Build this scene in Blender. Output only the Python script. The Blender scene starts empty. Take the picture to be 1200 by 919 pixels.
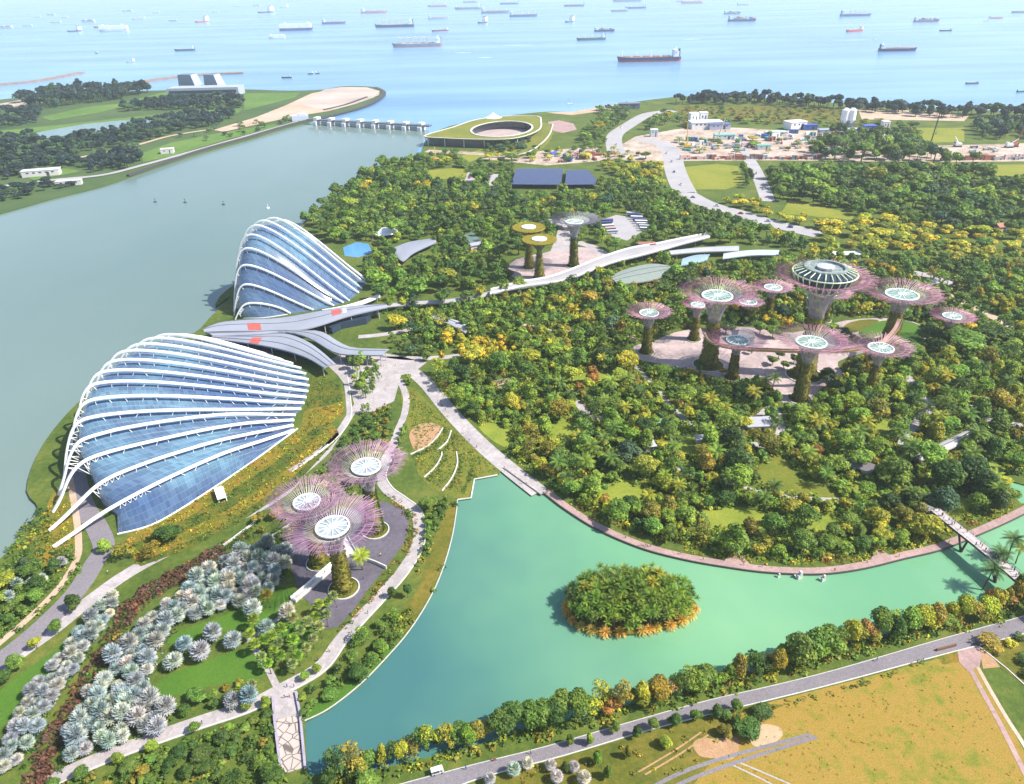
import bpy, bmesh, math, random
import numpy as np
from mathutils import Vector, Matrix, geometry
R_ = math.radians
random.seed(7); rng = np.random.default_rng(7)
SC = bpy.context.scene
COL = SC.collection

# ------------------------------------------------------------------ camera
CAM_H, FPX, PITCH, ROLL = 195.0, 850.0, R_(29.8), R_(-1.3)
_f = np.array([0, math.cos(PITCH), -math.sin(PITCH)])
_r0 = np.array([1.0, 0, 0]); _u0 = np.array([0, math.sin(PITCH), math.cos(PITCH)])
_r = math.cos(ROLL)*_r0 + math.sin(ROLL)*_u0
_u = -math.sin(ROLL)*_r0 + math.cos(ROLL)*_u0
cd = bpy.data.cameras.new('camera'); cam = bpy.data.objects.new('camera', cd); COL.objects.link(cam)
cd.sensor_width = 36.0; cd.lens = FPX/1200*36.0; cd.clip_start = 1.0; cd.clip_end = 120000
M = Matrix((( _r[0], _u[0], -_f[0], 0), (_r[1], _u[1], -_f[1], 0), (_r[2], _u[2], -_f[2], CAM_H), (0, 0, 0, 1)))
cam.matrix_world = M
SC.camera = cam
# ------------------------------------------------------------------ light
SUN_AZ, SUN_EL = R_(102), R_(48)           # azimuth clockwise from +Y
w = bpy.data.worlds.new('World'); SC.world = w; w.use_nodes = True
nt = w.node_tree; bgn = nt.nodes['Background']
sk = nt.nodes.new('ShaderNodeTexSky'); sk.sky_type = 'NISHITA'; sk.sun_disc = False
sk.sun_elevation = SUN_EL; sk.sun_rotation = SUN_AZ; sk.altitude = 100; sk.air_density = 1.0; sk.dust_density = 1.2; sk.ozone_density = 1.5
nt.links.new(sk.outputs[0], bgn.inputs[0]); bgn.inputs[1].default_value = 0.13
ld = bpy.data.lights.new('sun', 'SUN'); ld.energy = 5.0; ld.angle = R_(0.5); ld.color = (1.0, 0.95, 0.86)
sun = bpy.data.objects.new('sun', ld); COL.objects.link(sun)
sdir = Vector((math.sin(SUN_AZ)*math.cos(SUN_EL), math.cos(SUN_AZ)*math.cos(SUN_EL), math.sin(SUN_EL)))
sun.rotation_euler = sdir.to_track_quat('Z', 'Y').to_euler()
SC.view_settings.view_transform = 'Standard'; SC.view_settings.look = 'None'
SC.view_settings.exposure = 0.72; SC.view_settings.gamma = 1.0
HAZE = 0.00008
SC.render.engine = 'CYCLES'
cy = SC.cycles; cy.use_denoising = True; cy.max_bounces = 6; cy.diffuse_bounces = 2; cy.glossy_bounces = 3
cy.transmission_bounces = 3; cy.volume_bounces = 1; cy.transparent_max_bounces = 4; cy.caustics_reflective = False; cy.caustics_refractive = False

# ------------------------------------------------------------------ pixel <-> ground (surveying helper)
def G(x, y, z=0.0):
    d = _f*FPX + _r*(x-600) + _u*(459.5-y); k = (z-CAM_H)/d[2]
    return Vector((d[0]*k, d[1]*k, z))
def PX(p):
    v = np.array([p[0], p[1], p[2]-CAM_H]); k = v@_f
    return 600+FPX*(v@_r)/k, 459.5-FPX*(v@_u)/k
def height_to(bx, by, ty):
    b = G(bx, by); lo, hi = 0.0, 170.0
    for _ in range(40):
        m = (lo+hi)/2
        if PX((b.x, b.y, m))[1] > ty: lo = m
        else: hi = m
    return lo
def pxm(p):                                # photo pixels per metre at a point
    return FPX/float(np.array([p[0], p[1], p[2]-CAM_H])@_f)
def GP(pts, z=0.0): return [G(x, y, z) for x, y in pts]
def spline(pts, n=8, closed=False):
    P = [Vector(p) for p in pts]; out = []; N = len(P)
    for i in range(N if closed else N-1):
        if closed: a, b, c, d = P[i-1], P[i], P[(i+1) % N], P[(i+2) % N]
        else: a, b, c, d = P[max(i-1, 0)], P[i], P[i+1], P[min(i+2, N-1)]
        for k in range(n):
            t = k/n
            out.append(0.5*((2*b)+(c-a)*t+(2*a-5*b+4*c-d)*t*t+(3*b-a-3*c+d)*t**3))
    if not closed: out.append(P[-1])
    return out
def inpoly(x, y, poly):
    c = False; j = len(poly)-1
    for i in range(len(poly)):
        xi, yi = poly[i]; xj, yj = poly[j]
        if (yi > y) != (yj > y) and x < (xj-xi)*(y-yi)/(yj-yi)+xi: c = not c
        j = i
    return c

# ------------------------------------------------------------------ object helpers
def tag(o, label=None, cat=None, group=None, kind=None):
    if label: o['label'] = label
    if cat: o['category'] = cat
    if group: o['group'] = group
    if kind: o['kind'] = kind
    return o
def empty(name, loc, label=None, cat=None, group=None, rz=0.0):
    o = bpy.data.objects.new(name, None); COL.objects.link(o); o.location = loc; o.rotation_euler = (0, 0, rz)
    o.empty_display_size = 1.0
    return tag(o, label, cat, group)
class MB:
    """collects shapes in world (or local) coordinates and links them as one mesh object"""
    def __init__(s): s.v = []; s.f = []; s.m = []
    def add(s, v, f, m=0):
        b = len(s.v); s.v += [tuple(p) for p in v]; s.f += [[i+b for i in q] for q in f]; s.m += [m]*len(f); return s
    def box(s, c, size, rz=0.0, m=0, taper=1.0, rot=None):
        x, y, z = size[0]/2, size[1]/2, size[2]/2; c = Vector(c)
        P = [Vector((sx*x*(taper if sz > 0 else 1), sy*y*(taper if sz > 0 else 1), sz*z)) for sz in (-1, 1) for sx, sy in ((-1, -1), (1, -1), (1, 1), (-1, 1))]
        Q = rot if rot is not None else Matrix.Rotation(rz, 3, 'Z')
        return s.add([c+Q@p for p in P], [(3, 2, 1, 0), (4, 5, 6, 7), (0, 1, 5, 4), (1, 2, 6, 5), (2, 3, 7, 6), (3, 0, 4, 7)], m)
    def tube(s, path, r, n=6, m=0, cap=True, closed=False):
        P = [Vector(p) for p in path]; N = len(P); rr = r if hasattr(r, '__len__') else [r]*N; V = []; F = []
        for i in range(N):
            d = (P[(i+1) % N]-P[i-1]) if closed else (P[min(i+1, N-1)]-P[max(i-1, 0)])
            if d.length < 1e-9: d = Vector((0, 0, 1))
            d.normalize(); a = d.cross(Vector((0, 0, 1)))
            if a.length < 1e-3: a = d.cross(Vector((0, 1, 0)))
            a.normalize(); b = d.cross(a)
            for k in range(n):
                t = 2*math.pi*k/n; V.append(P[i]+(a*math.cos(t)+b*math.sin(t))*rr[i])
        for i in range(N if closed else N-1):
            j = (i+1) % N
            for k in range(n): F.append((i*n+k, i*n+(k+1) % n, j*n+(k+1) % n, j*n+k))
        if cap and not closed: F.append(tuple(range(n))[::-1]); F.append(tuple((N-1)*n+k for k in range(n)))
        return s.add(V, F, m)
    def strip(s, path, w, h, m=0, closed=False):      # rectangular section swept along a path, width horizontal
        P = [Vector(p) for p in path]; N = len(P); V = []; F = []
        for i in range(N):
            d = (P[(i+1) % N]-P[i-1]) if closed else (P[min(i+1, N-1)]-P[max(i-1, 0)])
            a = Vector((d.y, -d.x, 0)); a = a.normalized() if a.length > 1e-9 else Vector((1, 0, 0))
            up = a.cross(d); up = up.normalized() if up.length > 1e-9 else Vector((0, 0, 1))
            if up.z < 0 and abs(up.z) > .02: up = -up
            ww = w[i] if hasattr(w, '__len__') else w
            for sa, sb in ((-1, 0), (1, 0), (1, 1), (-1, 1)): V.append(P[i]+a*(sa*ww/2)+up*(sb*h))
        for i in range(N if closed else N-1):
            j = (i+1) % N
            for k in range(4): F.append((i*4+k, i*4+(k+1) % 4, j*4+(k+1) % 4, j*4+k))
        if not closed: F += [(0, 1, 2, 3), tuple((N-1)*4+k for k in (3, 2, 1, 0))]
        return s.add(V, F, m)
    def lathe(s, c, prof, n=24, m=0, cap=True):
        c = Vector(c); V = []; F = []
        for r, z in prof:
            for k in range(n): t = 2*math.pi*k/n; V.append(c+Vector((r*math.cos(t), r*math.sin(t), z)))
        for i in range(len(prof)-1):
            for k in range(n): F.append((i*n+k, i*n+(k+1) % n, (i+1)*n+(k+1) % n, (i+1)*n+k))
        if cap: F.append(tuple(range(n))[::-1]); F.append(tuple((len(prof)-1)*n+k for k in range(n)))
        return s.add(V, F, m)
    def prism(s, poly, z0, z1, m=0, holes=(), top=True, bottom=False):
        loops = [[Vector((p[0], p[1], 0)) for p in poly]]+[[Vector((p[0], p[1], 0)) for p in h] for h in holes]
        flat = [p for l in loops for p in l]; tris = geometry.tessellate_polygon(loops); n = len(flat)
        def up(t):
            a, b, c = (flat[i] for i in t); return (b-a).cross(c-a).z > 0
        V = [(p.x, p.y, z1) for p in flat]; F = [tuple(t) if up(t) else tuple(t)[::-1] for t in tris] if top else []
        if z0 is not None:
            V += [(p.x, p.y, z0) for p in flat]; o = 0
            for l in loops:
                k = len(l)
                for i in range(k): a, b = o+i, o+(i+1) % k; F.append((a, b, b+n, a+n))
                o += k
            if bottom: F += [tuple(i+n for i in t) for t in tris]
        return s.add(V, F, m)
    def build(s, name, mats, parent=None, smooth=False, local=False):
        me = bpy.data.meshes.new(name); off = Vector((0, 0, 0))
        if parent is not None and not local:
            p = parent
            while p is not None: off += p.location; p = p.parent
        me.from_pydata([(a-off.x, b-off.y, c-off.z) for a, b, c in s.v], [], s.f)
        for mt in (mats if isinstance(mats, (list, tuple)) else [mats]): me.materials.append(mt)
        me.polygons.foreach_set('material_index', s.m)
        if smooth: me.polygons.foreach_set('use_smooth', [True]*len(s.f))
        bm = bmesh.new(); bm.from_mesh(me); bmesh.ops.recalc_face_normals(bm, faces=bm.faces); bm.to_mesh(me); bm.free()
        me.update()
        o = bpy.data.objects.new(name, me); COL.objects.link(o)
        if parent is not None: o.parent = parent
        return o
def structure(name, mb, mat): return tag(mb.build(name, mat), kind='structure')
def copy_tree(o, parent=None):
    c = o.copy(); COL.objects.link(c); c.parent = parent
    for ch in list(o.children): copy_tree(ch, c)
    return c

# ------------------------------------------------------------------ materials
def new_mat(name):
    m = bpy.data.materials.new(name); m.use_nodes = True; return m, m.node_tree, m.node_tree.nodes['Principled BSDF']
def rgb(c): return (c[0], c[1], c[2], 1.0)
def noise(nt, scale, detail=3, rough=.55, vec=None, mapscale=None):
    n = nt.nodes.new('ShaderNodeTexNoise'); n.inputs['Scale'].default_value = scale; n.inputs['Detail'].default_value = detail; n.inputs['Roughness'].default_value = rough
    if vec is None:
        g = nt.nodes.new('ShaderNodeNewGeometry'); vec = g.outputs['Position']
    if mapscale:
        mp = nt.nodes.new('ShaderNodeMapping'); mp.inputs['Scale'].default_value = mapscale; nt.links.new(vec, mp.inputs[0]); vec = mp.outputs[0]
    nt.links.new(vec, n.inputs['Vector']); return n
def ramp(nt, fac, stops):
    r = nt.nodes.new('ShaderNodeValToRGB'); e = r.color_ramp.elements
    while len(e) < len(stops): e.new(.5)
    for el, (p, c) in zip(e, stops): el.position = p; el.color = rgb(c)
    nt.links.new(fac, r.inputs[0]); return r
def mixc(nt, fac, a, b, mode='MIX'):
    m = nt.nodes.new('ShaderNodeMix'); m.data_type = 'RGBA'; m.blend_type = mode
    for sock, v in ((m.inputs[0], fac), (m.inputs[6], a), (m.inputs[7], b)):
        if isinstance(v, (int, float)): sock.default_value = v
        elif isinstance(v, tuple): sock.default_value = rgb(v)
        else: nt.links.new(v, sock)
    return m.outputs[2]
def plain(name, c, rough=.6, var=.12, scale=.6, metal=0.0, spec=.4, fine=True):
    m, nt, b = new_mat(name); n = noise(nt, scale, 4)
    lo = tuple(x*(1-var) for x in c); hi = tuple(min(1, x*(1+var)) for x in c)
    r = ramp(nt, n.outputs[0], [(.3, lo), (.7, hi)]); nt.links.new(r.outputs[0], b.inputs['Base Color'])
    b.inputs['Roughness'].default_value = rough; b.inputs['Metallic'].default_value = metal; b.inputs['Specular IOR Level'].default_value = spec
    return m
def ground(name, stops, scale=.05, scale2=.6, rough=.9, bump=0.0):
    m, nt, b = new_mat(name)
    n1 = noise(nt, scale, 5, .6); n2 = noise(nt, scale2, 4, .65)
    mx = nt.nodes.new('ShaderNodeMath'); mx.operation = 'MULTIPLY_ADD'; mx.inputs[1].default_value = .45
    nt.links.new(n2.outputs[0], mx.inputs[0])
    m2 = nt.nodes.new('ShaderNodeMath'); m2.operation = 'MULTIPLY'; m2.inputs[1].default_value = .55
    nt.links.new(n1.outputs[0], m2.inputs[0]); nt.links.new(m2.outputs[0], mx.inputs[2])
    r = ramp(nt, mx.outputs[0], stops)
    n3 = noise(nt, max(2.2, scale2*3), 4, .7); g3 = ramp(nt, n3.outputs[0], [(.32, (.72, .74, .7)), (.62, (1.15, 1.12, 1.08))])
    nt.links.new(mixc(nt, 1.0, r.outputs[0], g3.outputs[0], 'MULTIPLY'), b.inputs['Base Color'])
    b.inputs['Roughness'].default_value = rough; b.inputs['Specular IOR Level'].default_value = .15
    if bump:
        bp = nt.nodes.new('ShaderNodeBump'); bp.inputs['Distance'].default_value = bump; nt.links.new(n2.outputs[0], bp.inputs['Height']); nt.links.new(bp.outputs[0], b.inputs['Normal'])
    return m
def paving(name, c, cell=1.6, joint=.82):
    m, nt, b = new_mat(name)
    n1 = noise(nt, .08, 4); n2 = noise(nt, 1.2, 3)
    v = nt.nodes.new('ShaderNodeTexVoronoi'); v.inputs['Scale'].default_value = 1/cell
    g = nt.nodes.new('ShaderNodeNewGeometry'); nt.links.new(g.outputs['Position'], v.inputs['Vector'])
    base = ramp(nt, n1.outputs[0], [(.3, tuple(x*.82 for x in c)), (.7, tuple(x*1.12 for x in c))])
    hs = ramp(nt, v.outputs['Color'], [(0, (joint,)*3), (1, (1.08,)*3)])
    o = mixc(nt, 1.0, base.outputs[0], hs.outputs[0], 'MULTIPLY')
    st = ramp(nt, n2.outputs[0], [(.35, (.86, .85, .84)), (.6, (1, 1, 1))])
    o = mixc(nt, 1.0, o, st.outputs[0], 'MULTIPLY')
    nt.links.new(o, b.inputs['Base Color']); b.inputs['Roughness'].default_value = .85; b.inputs['Specular IOR Level'].default_value = .2
    return m
def leafmat(name, use_obj, fixed=None, gloss=.45):
    """foliage: colour of the plant (object colour or per-plant attribute) varied leaf clump by leaf clump"""
    m, nt, b = new_mat(name)
    if fixed: base = None
    elif use_obj: oi = nt.nodes.new('ShaderNodeObjectInfo'); base = oi.outputs['Color']
    else: a = nt.nodes.new('ShaderNodeAttribute'); a.attribute_name = 'tint'; base = a.outputs['Color']
    lf = nt.nodes.new('ShaderNodeAttribute'); lf.attribute_name = 'leaf'
    r = ramp(nt, lf.outputs['Fac'], [(0, (.50, .58, .48)), (.5, (1, 1, 1)), (1, (1.75, 1.5, 1.0))])
    o = mixc(nt, 1.0, fixed if fixed else base, r.outputs[0], 'MULTIPLY')
    nt.links.new(o, b.inputs['Base Color']); b.inputs['Roughness'].default_value = gloss+.1; b.inputs['Specular IOR Level'].default_value = .25
    tr = nt.nodes.new('ShaderNodeBsdfTranslucent'); nt.links.new(o, tr.inputs[0])
    ms = nt.nodes.new('ShaderNodeMixShader'); ms.inputs[0].default_value = .3
    out = nt.nodes['Material Output']; nt.links.new(b.outputs[0], ms.inputs[1]); nt.links.new(tr.outputs[0], ms.inputs[2]); nt.links.new(ms.outputs[0], out.inputs[0])
    return m
def water(name, stops, scale, mapscale, rough, wave, wscale, spec=.5, gmix=None):
    m, nt, b = new_mat(name)
    n = noise(nt, scale, 4, .5, mapscale=mapscale); fac = n.outputs[0]
    r = ramp(nt, fac, stops); col = r.outputs[0]
    if gmix: col = gmix(nt, col)
    nt.links.new(col, b.inputs['Base Color']); b.inputs['Roughness'].default_value = rough; b.inputs['Specular IOR Level'].default_value = spec; b.inputs['IOR'].default_value = 1.33
    wn = noise(nt, wscale, 3, .6); bp = nt.nodes.new('ShaderNodeBump'); bp.inputs['Distance'].default_value = wave; bp.inputs['Strength'].default_value = 1
    nt.links.new(wn.outputs[0], bp.inputs['Height']); nt.links.new(bp.outputs[0], b.inputs['Normal'])
    return m
# ------------------------------------------------------------------ setting: water, land, roads
m_sea = water('sea_water', [(.25, (.085, .20, .36)), (.5, (.14, .29, .46)), (.75, (.22, .38, .54))], .004, (.35, 1.5, 1), .22, .5, .06)
m_bay = water('bay_water', [(.25, (.115, .175, .16)), (.75, (.17, .23, .21))], .004, (1, .6, 1), .16, .10, .12)
def _lake_shade(nt, col):     # cloud shade and sky reflection painted into lake colour, darker teal at left end
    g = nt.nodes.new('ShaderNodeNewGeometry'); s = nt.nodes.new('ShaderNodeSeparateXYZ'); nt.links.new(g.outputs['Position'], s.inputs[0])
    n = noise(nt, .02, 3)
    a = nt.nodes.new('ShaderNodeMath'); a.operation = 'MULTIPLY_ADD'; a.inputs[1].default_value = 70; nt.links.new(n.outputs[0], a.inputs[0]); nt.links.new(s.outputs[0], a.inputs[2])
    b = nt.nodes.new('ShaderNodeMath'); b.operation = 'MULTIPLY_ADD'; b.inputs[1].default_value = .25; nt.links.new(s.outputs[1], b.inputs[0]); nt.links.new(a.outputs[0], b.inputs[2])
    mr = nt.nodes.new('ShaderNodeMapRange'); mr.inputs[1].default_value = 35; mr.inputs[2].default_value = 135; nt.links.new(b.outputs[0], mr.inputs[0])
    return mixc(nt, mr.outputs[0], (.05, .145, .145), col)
m_lake = water('lake_water', [(.3, (.125, .305, .17)), (.7, (.175, .36, .20))], .018, None, .05, .025, .7, .5, _lake_shade)
m_land = ground('garden_ground', [(.32, (.04, .075, .015)), (.5, (.085, .125, .022)), (.66, (.16, .165, .035))], .04, .35, bump=.4)
m_lawn = ground('lawn', [(.35, (.05, .13, .015)), (.65, (.085, .17, .022))], .06, .8)
m_meadow = ground('dry_meadow', [(.36, (.13, .165, .022)), (.43, (.22, .19, .03)), (.49, (.30, .195, .045)), (.56, (.27, .19, .035)), (.65, (.16, .17, .024))], .02, .22)
m_scrub = ground('scrub_grass', [(.35, (.06, .085, .012)), (.5, (.12, .12, .018)), (.65, (.21, .155, .03))], .05, .5)
m_earth = ground('bare_earth', [(.35, (.33, .19, .10)), (.65, (.44, .28, .17))], .2, 1.0)
m_road = ground('asphalt', [(.3, (.16, .145, .17)), (.7, (.24, .22, .245))], .04, .7, .85)
m_roadl = ground('pale_asphalt', [(.3, (.30, .29, .32)), (.7, (.42, .40, .42))], .05, .8, .85)
m_pave = paving('pale_paving', (.42, .38, .38)); m_paved = paving('dark_paving', (.13, .115, .145), 1.2)
m_pink = paving('pink_paving', (.40, .27, .255), 1.0); m_plaza = paving('plaza_paving', (.46, .36, .35), 2.0)
m_kerb = plain('concrete_kerb', (.55, .53, .50), .8); m_conc = plain('concrete', (.45, .44, .43), .8)
m_dark = plain('dark_stone', (.06, .055, .055), .8)
m_site = ground('site_ground', [(.36, (.15, .17, .06)), (.43, (.33, .25, .20)), (.52, (.45, .36, .31)), (.64, (.56, .48, .44))], .04, .2)
m_sand = ground('sand_fill', [(.33, (.38, .25, .17)), (.5, (.48, .36, .28)), (.68, (.55, .46, .40))], .012, .08)
m_fair = ground('fairway_grass', [(.35, (.07, .15, .03)), (.65, (.14, .22, .045))], .012, .1)
m_bed_o = ground('orange_flower_bed', [(.34, (.07, .10, .014)), (.47, (.14, .14, .018)), (.57, (.25, .16, .022)), (.68, (.15, .085, .018))], .09, .7, bump=.5)
m_bed_g = ground('green_planting_bed', [(.36, (.035, .06, .01)), (.5, (.085, .11, .015)), (.62, (.17, .13, .02))], .1, .7, bump=.5)

sea = MB(); sea.prism([(-26000, -1500), (26000, -1500), (26000, 30000), (-26000, 30000)], None, -1.6); structure('sea', sea, m_sea)
bay_poly = [(-3000, -200), (-420, 90), (-205, 200), (-190, 262), (-200, 330), (-190, 480), (-160, 640)]+[tuple(p[:2]) for p in GP([(400, 240), (480, 190), (503, 153), (365, 143), (300, 150), (120, 200), (0, 235), (-300, 300)])]+[(-3000, 400)]
b = MB(); b.prism(bay_poly, None, -1.3); structure('reservoir_bay', b, m_bay)

shore = GP([(-160, 770), (-60, 690), (0, 655), (22, 628), (45, 597)])+[Vector(p+(0,)) for p in [(-218, 262), (-229, 290), (-234, 320), (-234, 350), (-229, 385), (-218, 412)]]+GP([(228, 390), (245, 373), (262, 356), (271, 346)])+[Vector(p+(0,)) for p in [(-205, 470), (-208, 490), (-204, 515), (-194, 540), (-180, 570)]]+GP([(355, 262), (382, 237), (415, 214), (440, 197), (468, 187), (492, 180), (497, 168), (506, 157), (530, 147), (560, 142), (600, 135), (640, 131), (672, 131), (700, 126), (740, 120), (770, 116), (800, 113), (850, 112), (900, 115), (1000, 122), (1100, 127), (1200, 131), (1500, 146), (2200, 250)])
shore = spline(shore, 3)
land_outer = shore+[Vector((1200, -100, 0)), Vector((-420, -100, 0)), Vector((-420, 120, 0))]
lake_px = [(357, 846), (385, 832), (420, 805), (450, 775), (480, 740), (505, 700), (520, 665), (530, 630), (535, 600), (536, 586), (552, 584), (556, 562), (583, 557), (590, 549), (633, 580), (642, 578), (665, 597), (700, 620), (750, 642), (800, 655), (850, 664), (900, 671), (960, 673), (1010, 667), (1060, 655), (1105, 644), (1150, 626), (1200, 603), (1270, 565), (1420, 487), (1490, 515), (1430, 600), (1310, 655), (1200, 694), (1150, 714), (1100, 728), (1000, 752), (920, 778), (850, 798), (760, 820), (700, 835), (620, 855), (560, 873), (500, 888), (430, 904), (380, 908), (360, 908)]
inlet_px = [(1178, 562), (1215, 572), (1222, 590), (1197, 590), (1184, 578)]
lake = GP(lake_px); inlet = GP(inlet_px)
b = MB(); b.prism(land_outer, -3, 0, holes=[lake, inlet]); structure('garden_ground', b, m_land)
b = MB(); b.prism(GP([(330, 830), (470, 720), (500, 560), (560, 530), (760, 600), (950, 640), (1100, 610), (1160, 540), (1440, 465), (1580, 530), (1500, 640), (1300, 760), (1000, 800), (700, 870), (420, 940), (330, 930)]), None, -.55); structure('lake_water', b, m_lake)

def sheet(name, pts, mat, z=.04, n=0, world=False, thick=None):
    P = pts if world else GP(pts, 0)
    if n: P = spline(P, n, True)
    b = MB(); b.prism(P, None if thick is None else z-thick, z); return structure(name, b, mat)
PATHS_PX = []      # clearings where no tree stands: (pixel polygon)
def clear(poly, grow=0): PATHS_PX.append(poly)
def path(name, pts, wid, mat, z=.06, kerb=None, clr=True, h=.0):
    P = spline(GP(pts), 6); N = len(P); L = []; Rr = []
    for i, p in enumerate(P):
        d = P[min(i+1, N-1)]-P[max(i-1, 0)]; a = Vector((d.y, -d.x, 0)).normalized(); ww = wid if not hasattr(wid, '__len__') else wid[0]+(wid[1]-wid[0])*i/(N-1)
        L.append(p-a*ww/2); Rr.append(p+a*ww/2)
    b = MB(); V = [(p.x, p.y, z) for p in L]+[(p.x, p.y, z) for p in Rr]
    b.add(V, [(i, i+1, N+i+1, N+i) for i in range(N-1)]); o = structure(name, b, mat)
    if kerb:
        for side in kerb:
            k = MB(); k.strip([Vector((p.x, p.y, 0)) for p in (L if side == 'l' else Rr)], .5, .28); structure('kerb', k, m_kerb)
    if clr: clear([PX(p) for p in L]+[PX(p) for p in Rr[::-1]])
    return o
# southern lakeside road, meadow beyond it
road_up = [(1430, 648), (1330, 682), (1260, 704), (1200, 722), (1100, 750), (980, 785), (900, 805), (830, 821), (740, 846), (640, 875), (560, 895), (470, 919), (400, 938)]
road_lo = [(1430, 668), (1330, 703), (1260, 725), (1200, 743), (1110, 766), (980, 801), (900, 821), (845, 834), (760, 856), (660, 886), (570, 910), (500, 935), (430, 955)]
sheet('lakeside_road', road_up+road_lo[::-1], m_road, .08); clear(road_up+road_lo[::-1])
k = MB(); k.strip(spline(GP(road_lo), 4), .3, .2); structure('kerb', k, m_kerb)
k = MB(); k.strip(spline([p for p in GP(road_up)], 4), .25, .16); structure('kerb', k, m_conc)
sheet('meadow', [(890, 826), (980, 803), (1110, 769), (1135, 760), (1200, 880), (1420, 1000), (1200, 1250), (700, 1250), (760, 960), (800, 900), (830, 850)], m_meadow, .05)
sheet('meadow_scrub', [(560, 915), (660, 888), (760, 858), (846, 836), (895, 825), (920, 826), (870, 850), (845, 880), (800, 935), (700, 1100), (500, 1050)], m_scrub, .06)
sheet('meadow_scrub', [(1140, 758), (1200, 741), (1400, 690), (1500, 900), (1260, 850), (1200, 803)], m_scrub, .055)
sheet('earth_patch', [(812, 872), (822, 865), (838, 866), (862, 864), (866, 876), (858, 890), (838, 889), (820, 886)], m_earth, .09, 4)
sheet('earth_patch', [(880, 858), (893, 849), (912, 852), (917, 862), (905, 872), (888, 876), (878, 868)], plain('pale_sand', (.42, .31, .19), .9), .09, 4)
path('gravel_track', [(760, 925), (800, 905), (850, 888), (905, 873), (950, 861)], 1.1, m_road, .10)
path('gravel_track', [(778, 928), (815, 911), (865, 893), (915, 877), (957, 864)], 1.1, m_road, .10)
path('worn_track', [(748, 905), (790, 880), (822, 858)], .5, m_earth, .085); path('worn_track', [(756, 908), (798, 883), (832, 860)], .5, m_earth, .085); path('worn_track', [(862, 892), (900, 908), (950, 930)], .45, m_roadl, .085); path('worn_track', [(855, 895), (890, 912), (930, 932)], .45, m_roadl, .085)
path('dirt_track', [(1136, 782), (1152, 812), (1170, 845), (1188, 880), (1215, 935)], 1.5, m_pink, .10)
path('dirt_track', [(1144, 779), (1160, 808), (1180, 842), (1198, 870), (1225, 915)], 1.2, m_sand, .10)
sheet('track_apron', [(1122, 764), (1146, 756), (1150, 768), (1148, 781), (1134, 787), (1124, 776)], m_pink, .11)
sheet('earth_patch', [(1097, 768), (1121, 762), (1124, 776), (1105, 779)], m_bed_o, .09)
sheet('earth_patch', [(1147, 758), (1160, 766), (1172, 782), (1152, 784), (1149, 770)], m_earth, .085)
# north bank
path('garden_path', [(-20, 800), (20, 768), (62, 738), (105, 704), (150, 672), (200, 645), (250, 620), (300, 597), (335, 575), (350, 557), (372, 538), (385, 525)], (6.5, 5), m_pave)
path('bayside_road', [(-40, 810), (0, 775), (45, 738), (88, 695), (112, 658), (122, 640), (112, 615), (100, 596), (92, 572), (88, 545)], 8, m_road, .07)
path('bayside_walk', [(-40, 788), (-2, 755), (30, 728), (68, 690), (90, 655), (92, 632), (90, 610), (86, 585), (82, 560)], 2.6, m_sand, .09)
path('lakeside_path', [(-30, 960), (20, 935), (70, 910), (140, 880), (230, 848), (290, 828), (330, 808), (375, 782), (398, 752), (420, 727), (447, 698), (470, 672), (487, 645), (492, 622), (487, 600), (470, 586), (455, 575), (446, 560), (450, 545), (458, 528)], 5, m_pave, .08, kerb='r')
path('garden_path', [(458, 528), (466, 505), (474, 485), (476, 465), (468, 445)], 3.5, m_pave, .08)
path('garden_path', [(385, 525), (402, 500), (415, 480), (430, 462), (450, 448)], 4, m_pave, .075)
path('dome_path', [(400, 425), (405, 445), (408, 468), (408, 490), (395, 510), (372, 530), (340, 552)], 2.6, m_pave, .09, kerb='l')
path('quay_promenade', [(478, 432), (500, 450), (530, 486), (565, 522), (600, 552), (632, 577)], 8.5, m_pave, .12)
sheet('entrance_plaza', [(380, 425), (400, 415), (440, 418), (470, 418), (500, 425), (486, 436), (470, 440), (462, 470), (440, 482), (418, 485), (412, 462), (396, 440)], m_pave, .1)
clear([(380, 425), (440, 415), (500, 425), (486, 436), (470, 440), (466, 470), (440, 482), (418, 485), (400, 445)])
sheet('silver_garden_plaza', [(336, 650), (345, 622), (370, 606), (420, 592), (450, 588), (474, 598), (480, 615), (474, 636), (455, 662), (432, 690), (412, 718), (396, 735), (380, 738), (372, 715), (355, 700), (343, 672)], m_paved, .11)
clear([(336, 650), (345, 622), (370, 606), (420, 592), (450, 588), (474, 598), (480, 615), (474, 636), (455, 662), (432, 690), (412, 718), (396, 735), (380, 738), (372, 715), (355, 700), (343, 672)])
path('lawn_path', [(292, 748), (300, 762), (313, 782), (322, 800), (328, 812)], 2.2, m_pave, .1)
path('lawn_path', [(345, 700), (330, 722), (312, 735), (296, 748)], 1.6, m_pave, .1)
for nm, pts in (('garden_lawn', [(180, 812), (196, 792), (240, 775), (292, 758), (302, 765), (312, 785), (298, 797), (250, 803), (210, 815)]),
                ('garden_lawn', [(196, 752), (215, 738), (262, 722), (305, 700), (338, 690), (350, 700), (338, 722), (372, 735), (350, 760), (318, 745), (292, 740), (255, 742), (215, 758)])):
    sheet(nm, pts, m_lawn, .05, 4); clear(pts)
sheet('verge_lawn', [(0, 810), (60, 765), (110, 722), (130, 718), (90, 760), (50, 800), (15, 840), (-10, 860)], m_lawn, .045, 3)
sheet('verge_lawn', [(490, 690), (505, 640), (528, 590), (534, 600), (527, 640), (515, 672), (500, 704), (480, 735), (465, 745), (472, 715)], m_scrub, .045, 3)
clear([(485, 690), (505, 640), (528, 590), (534, 600), (527, 640), (515, 672), (500, 704), (482, 735)])
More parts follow.
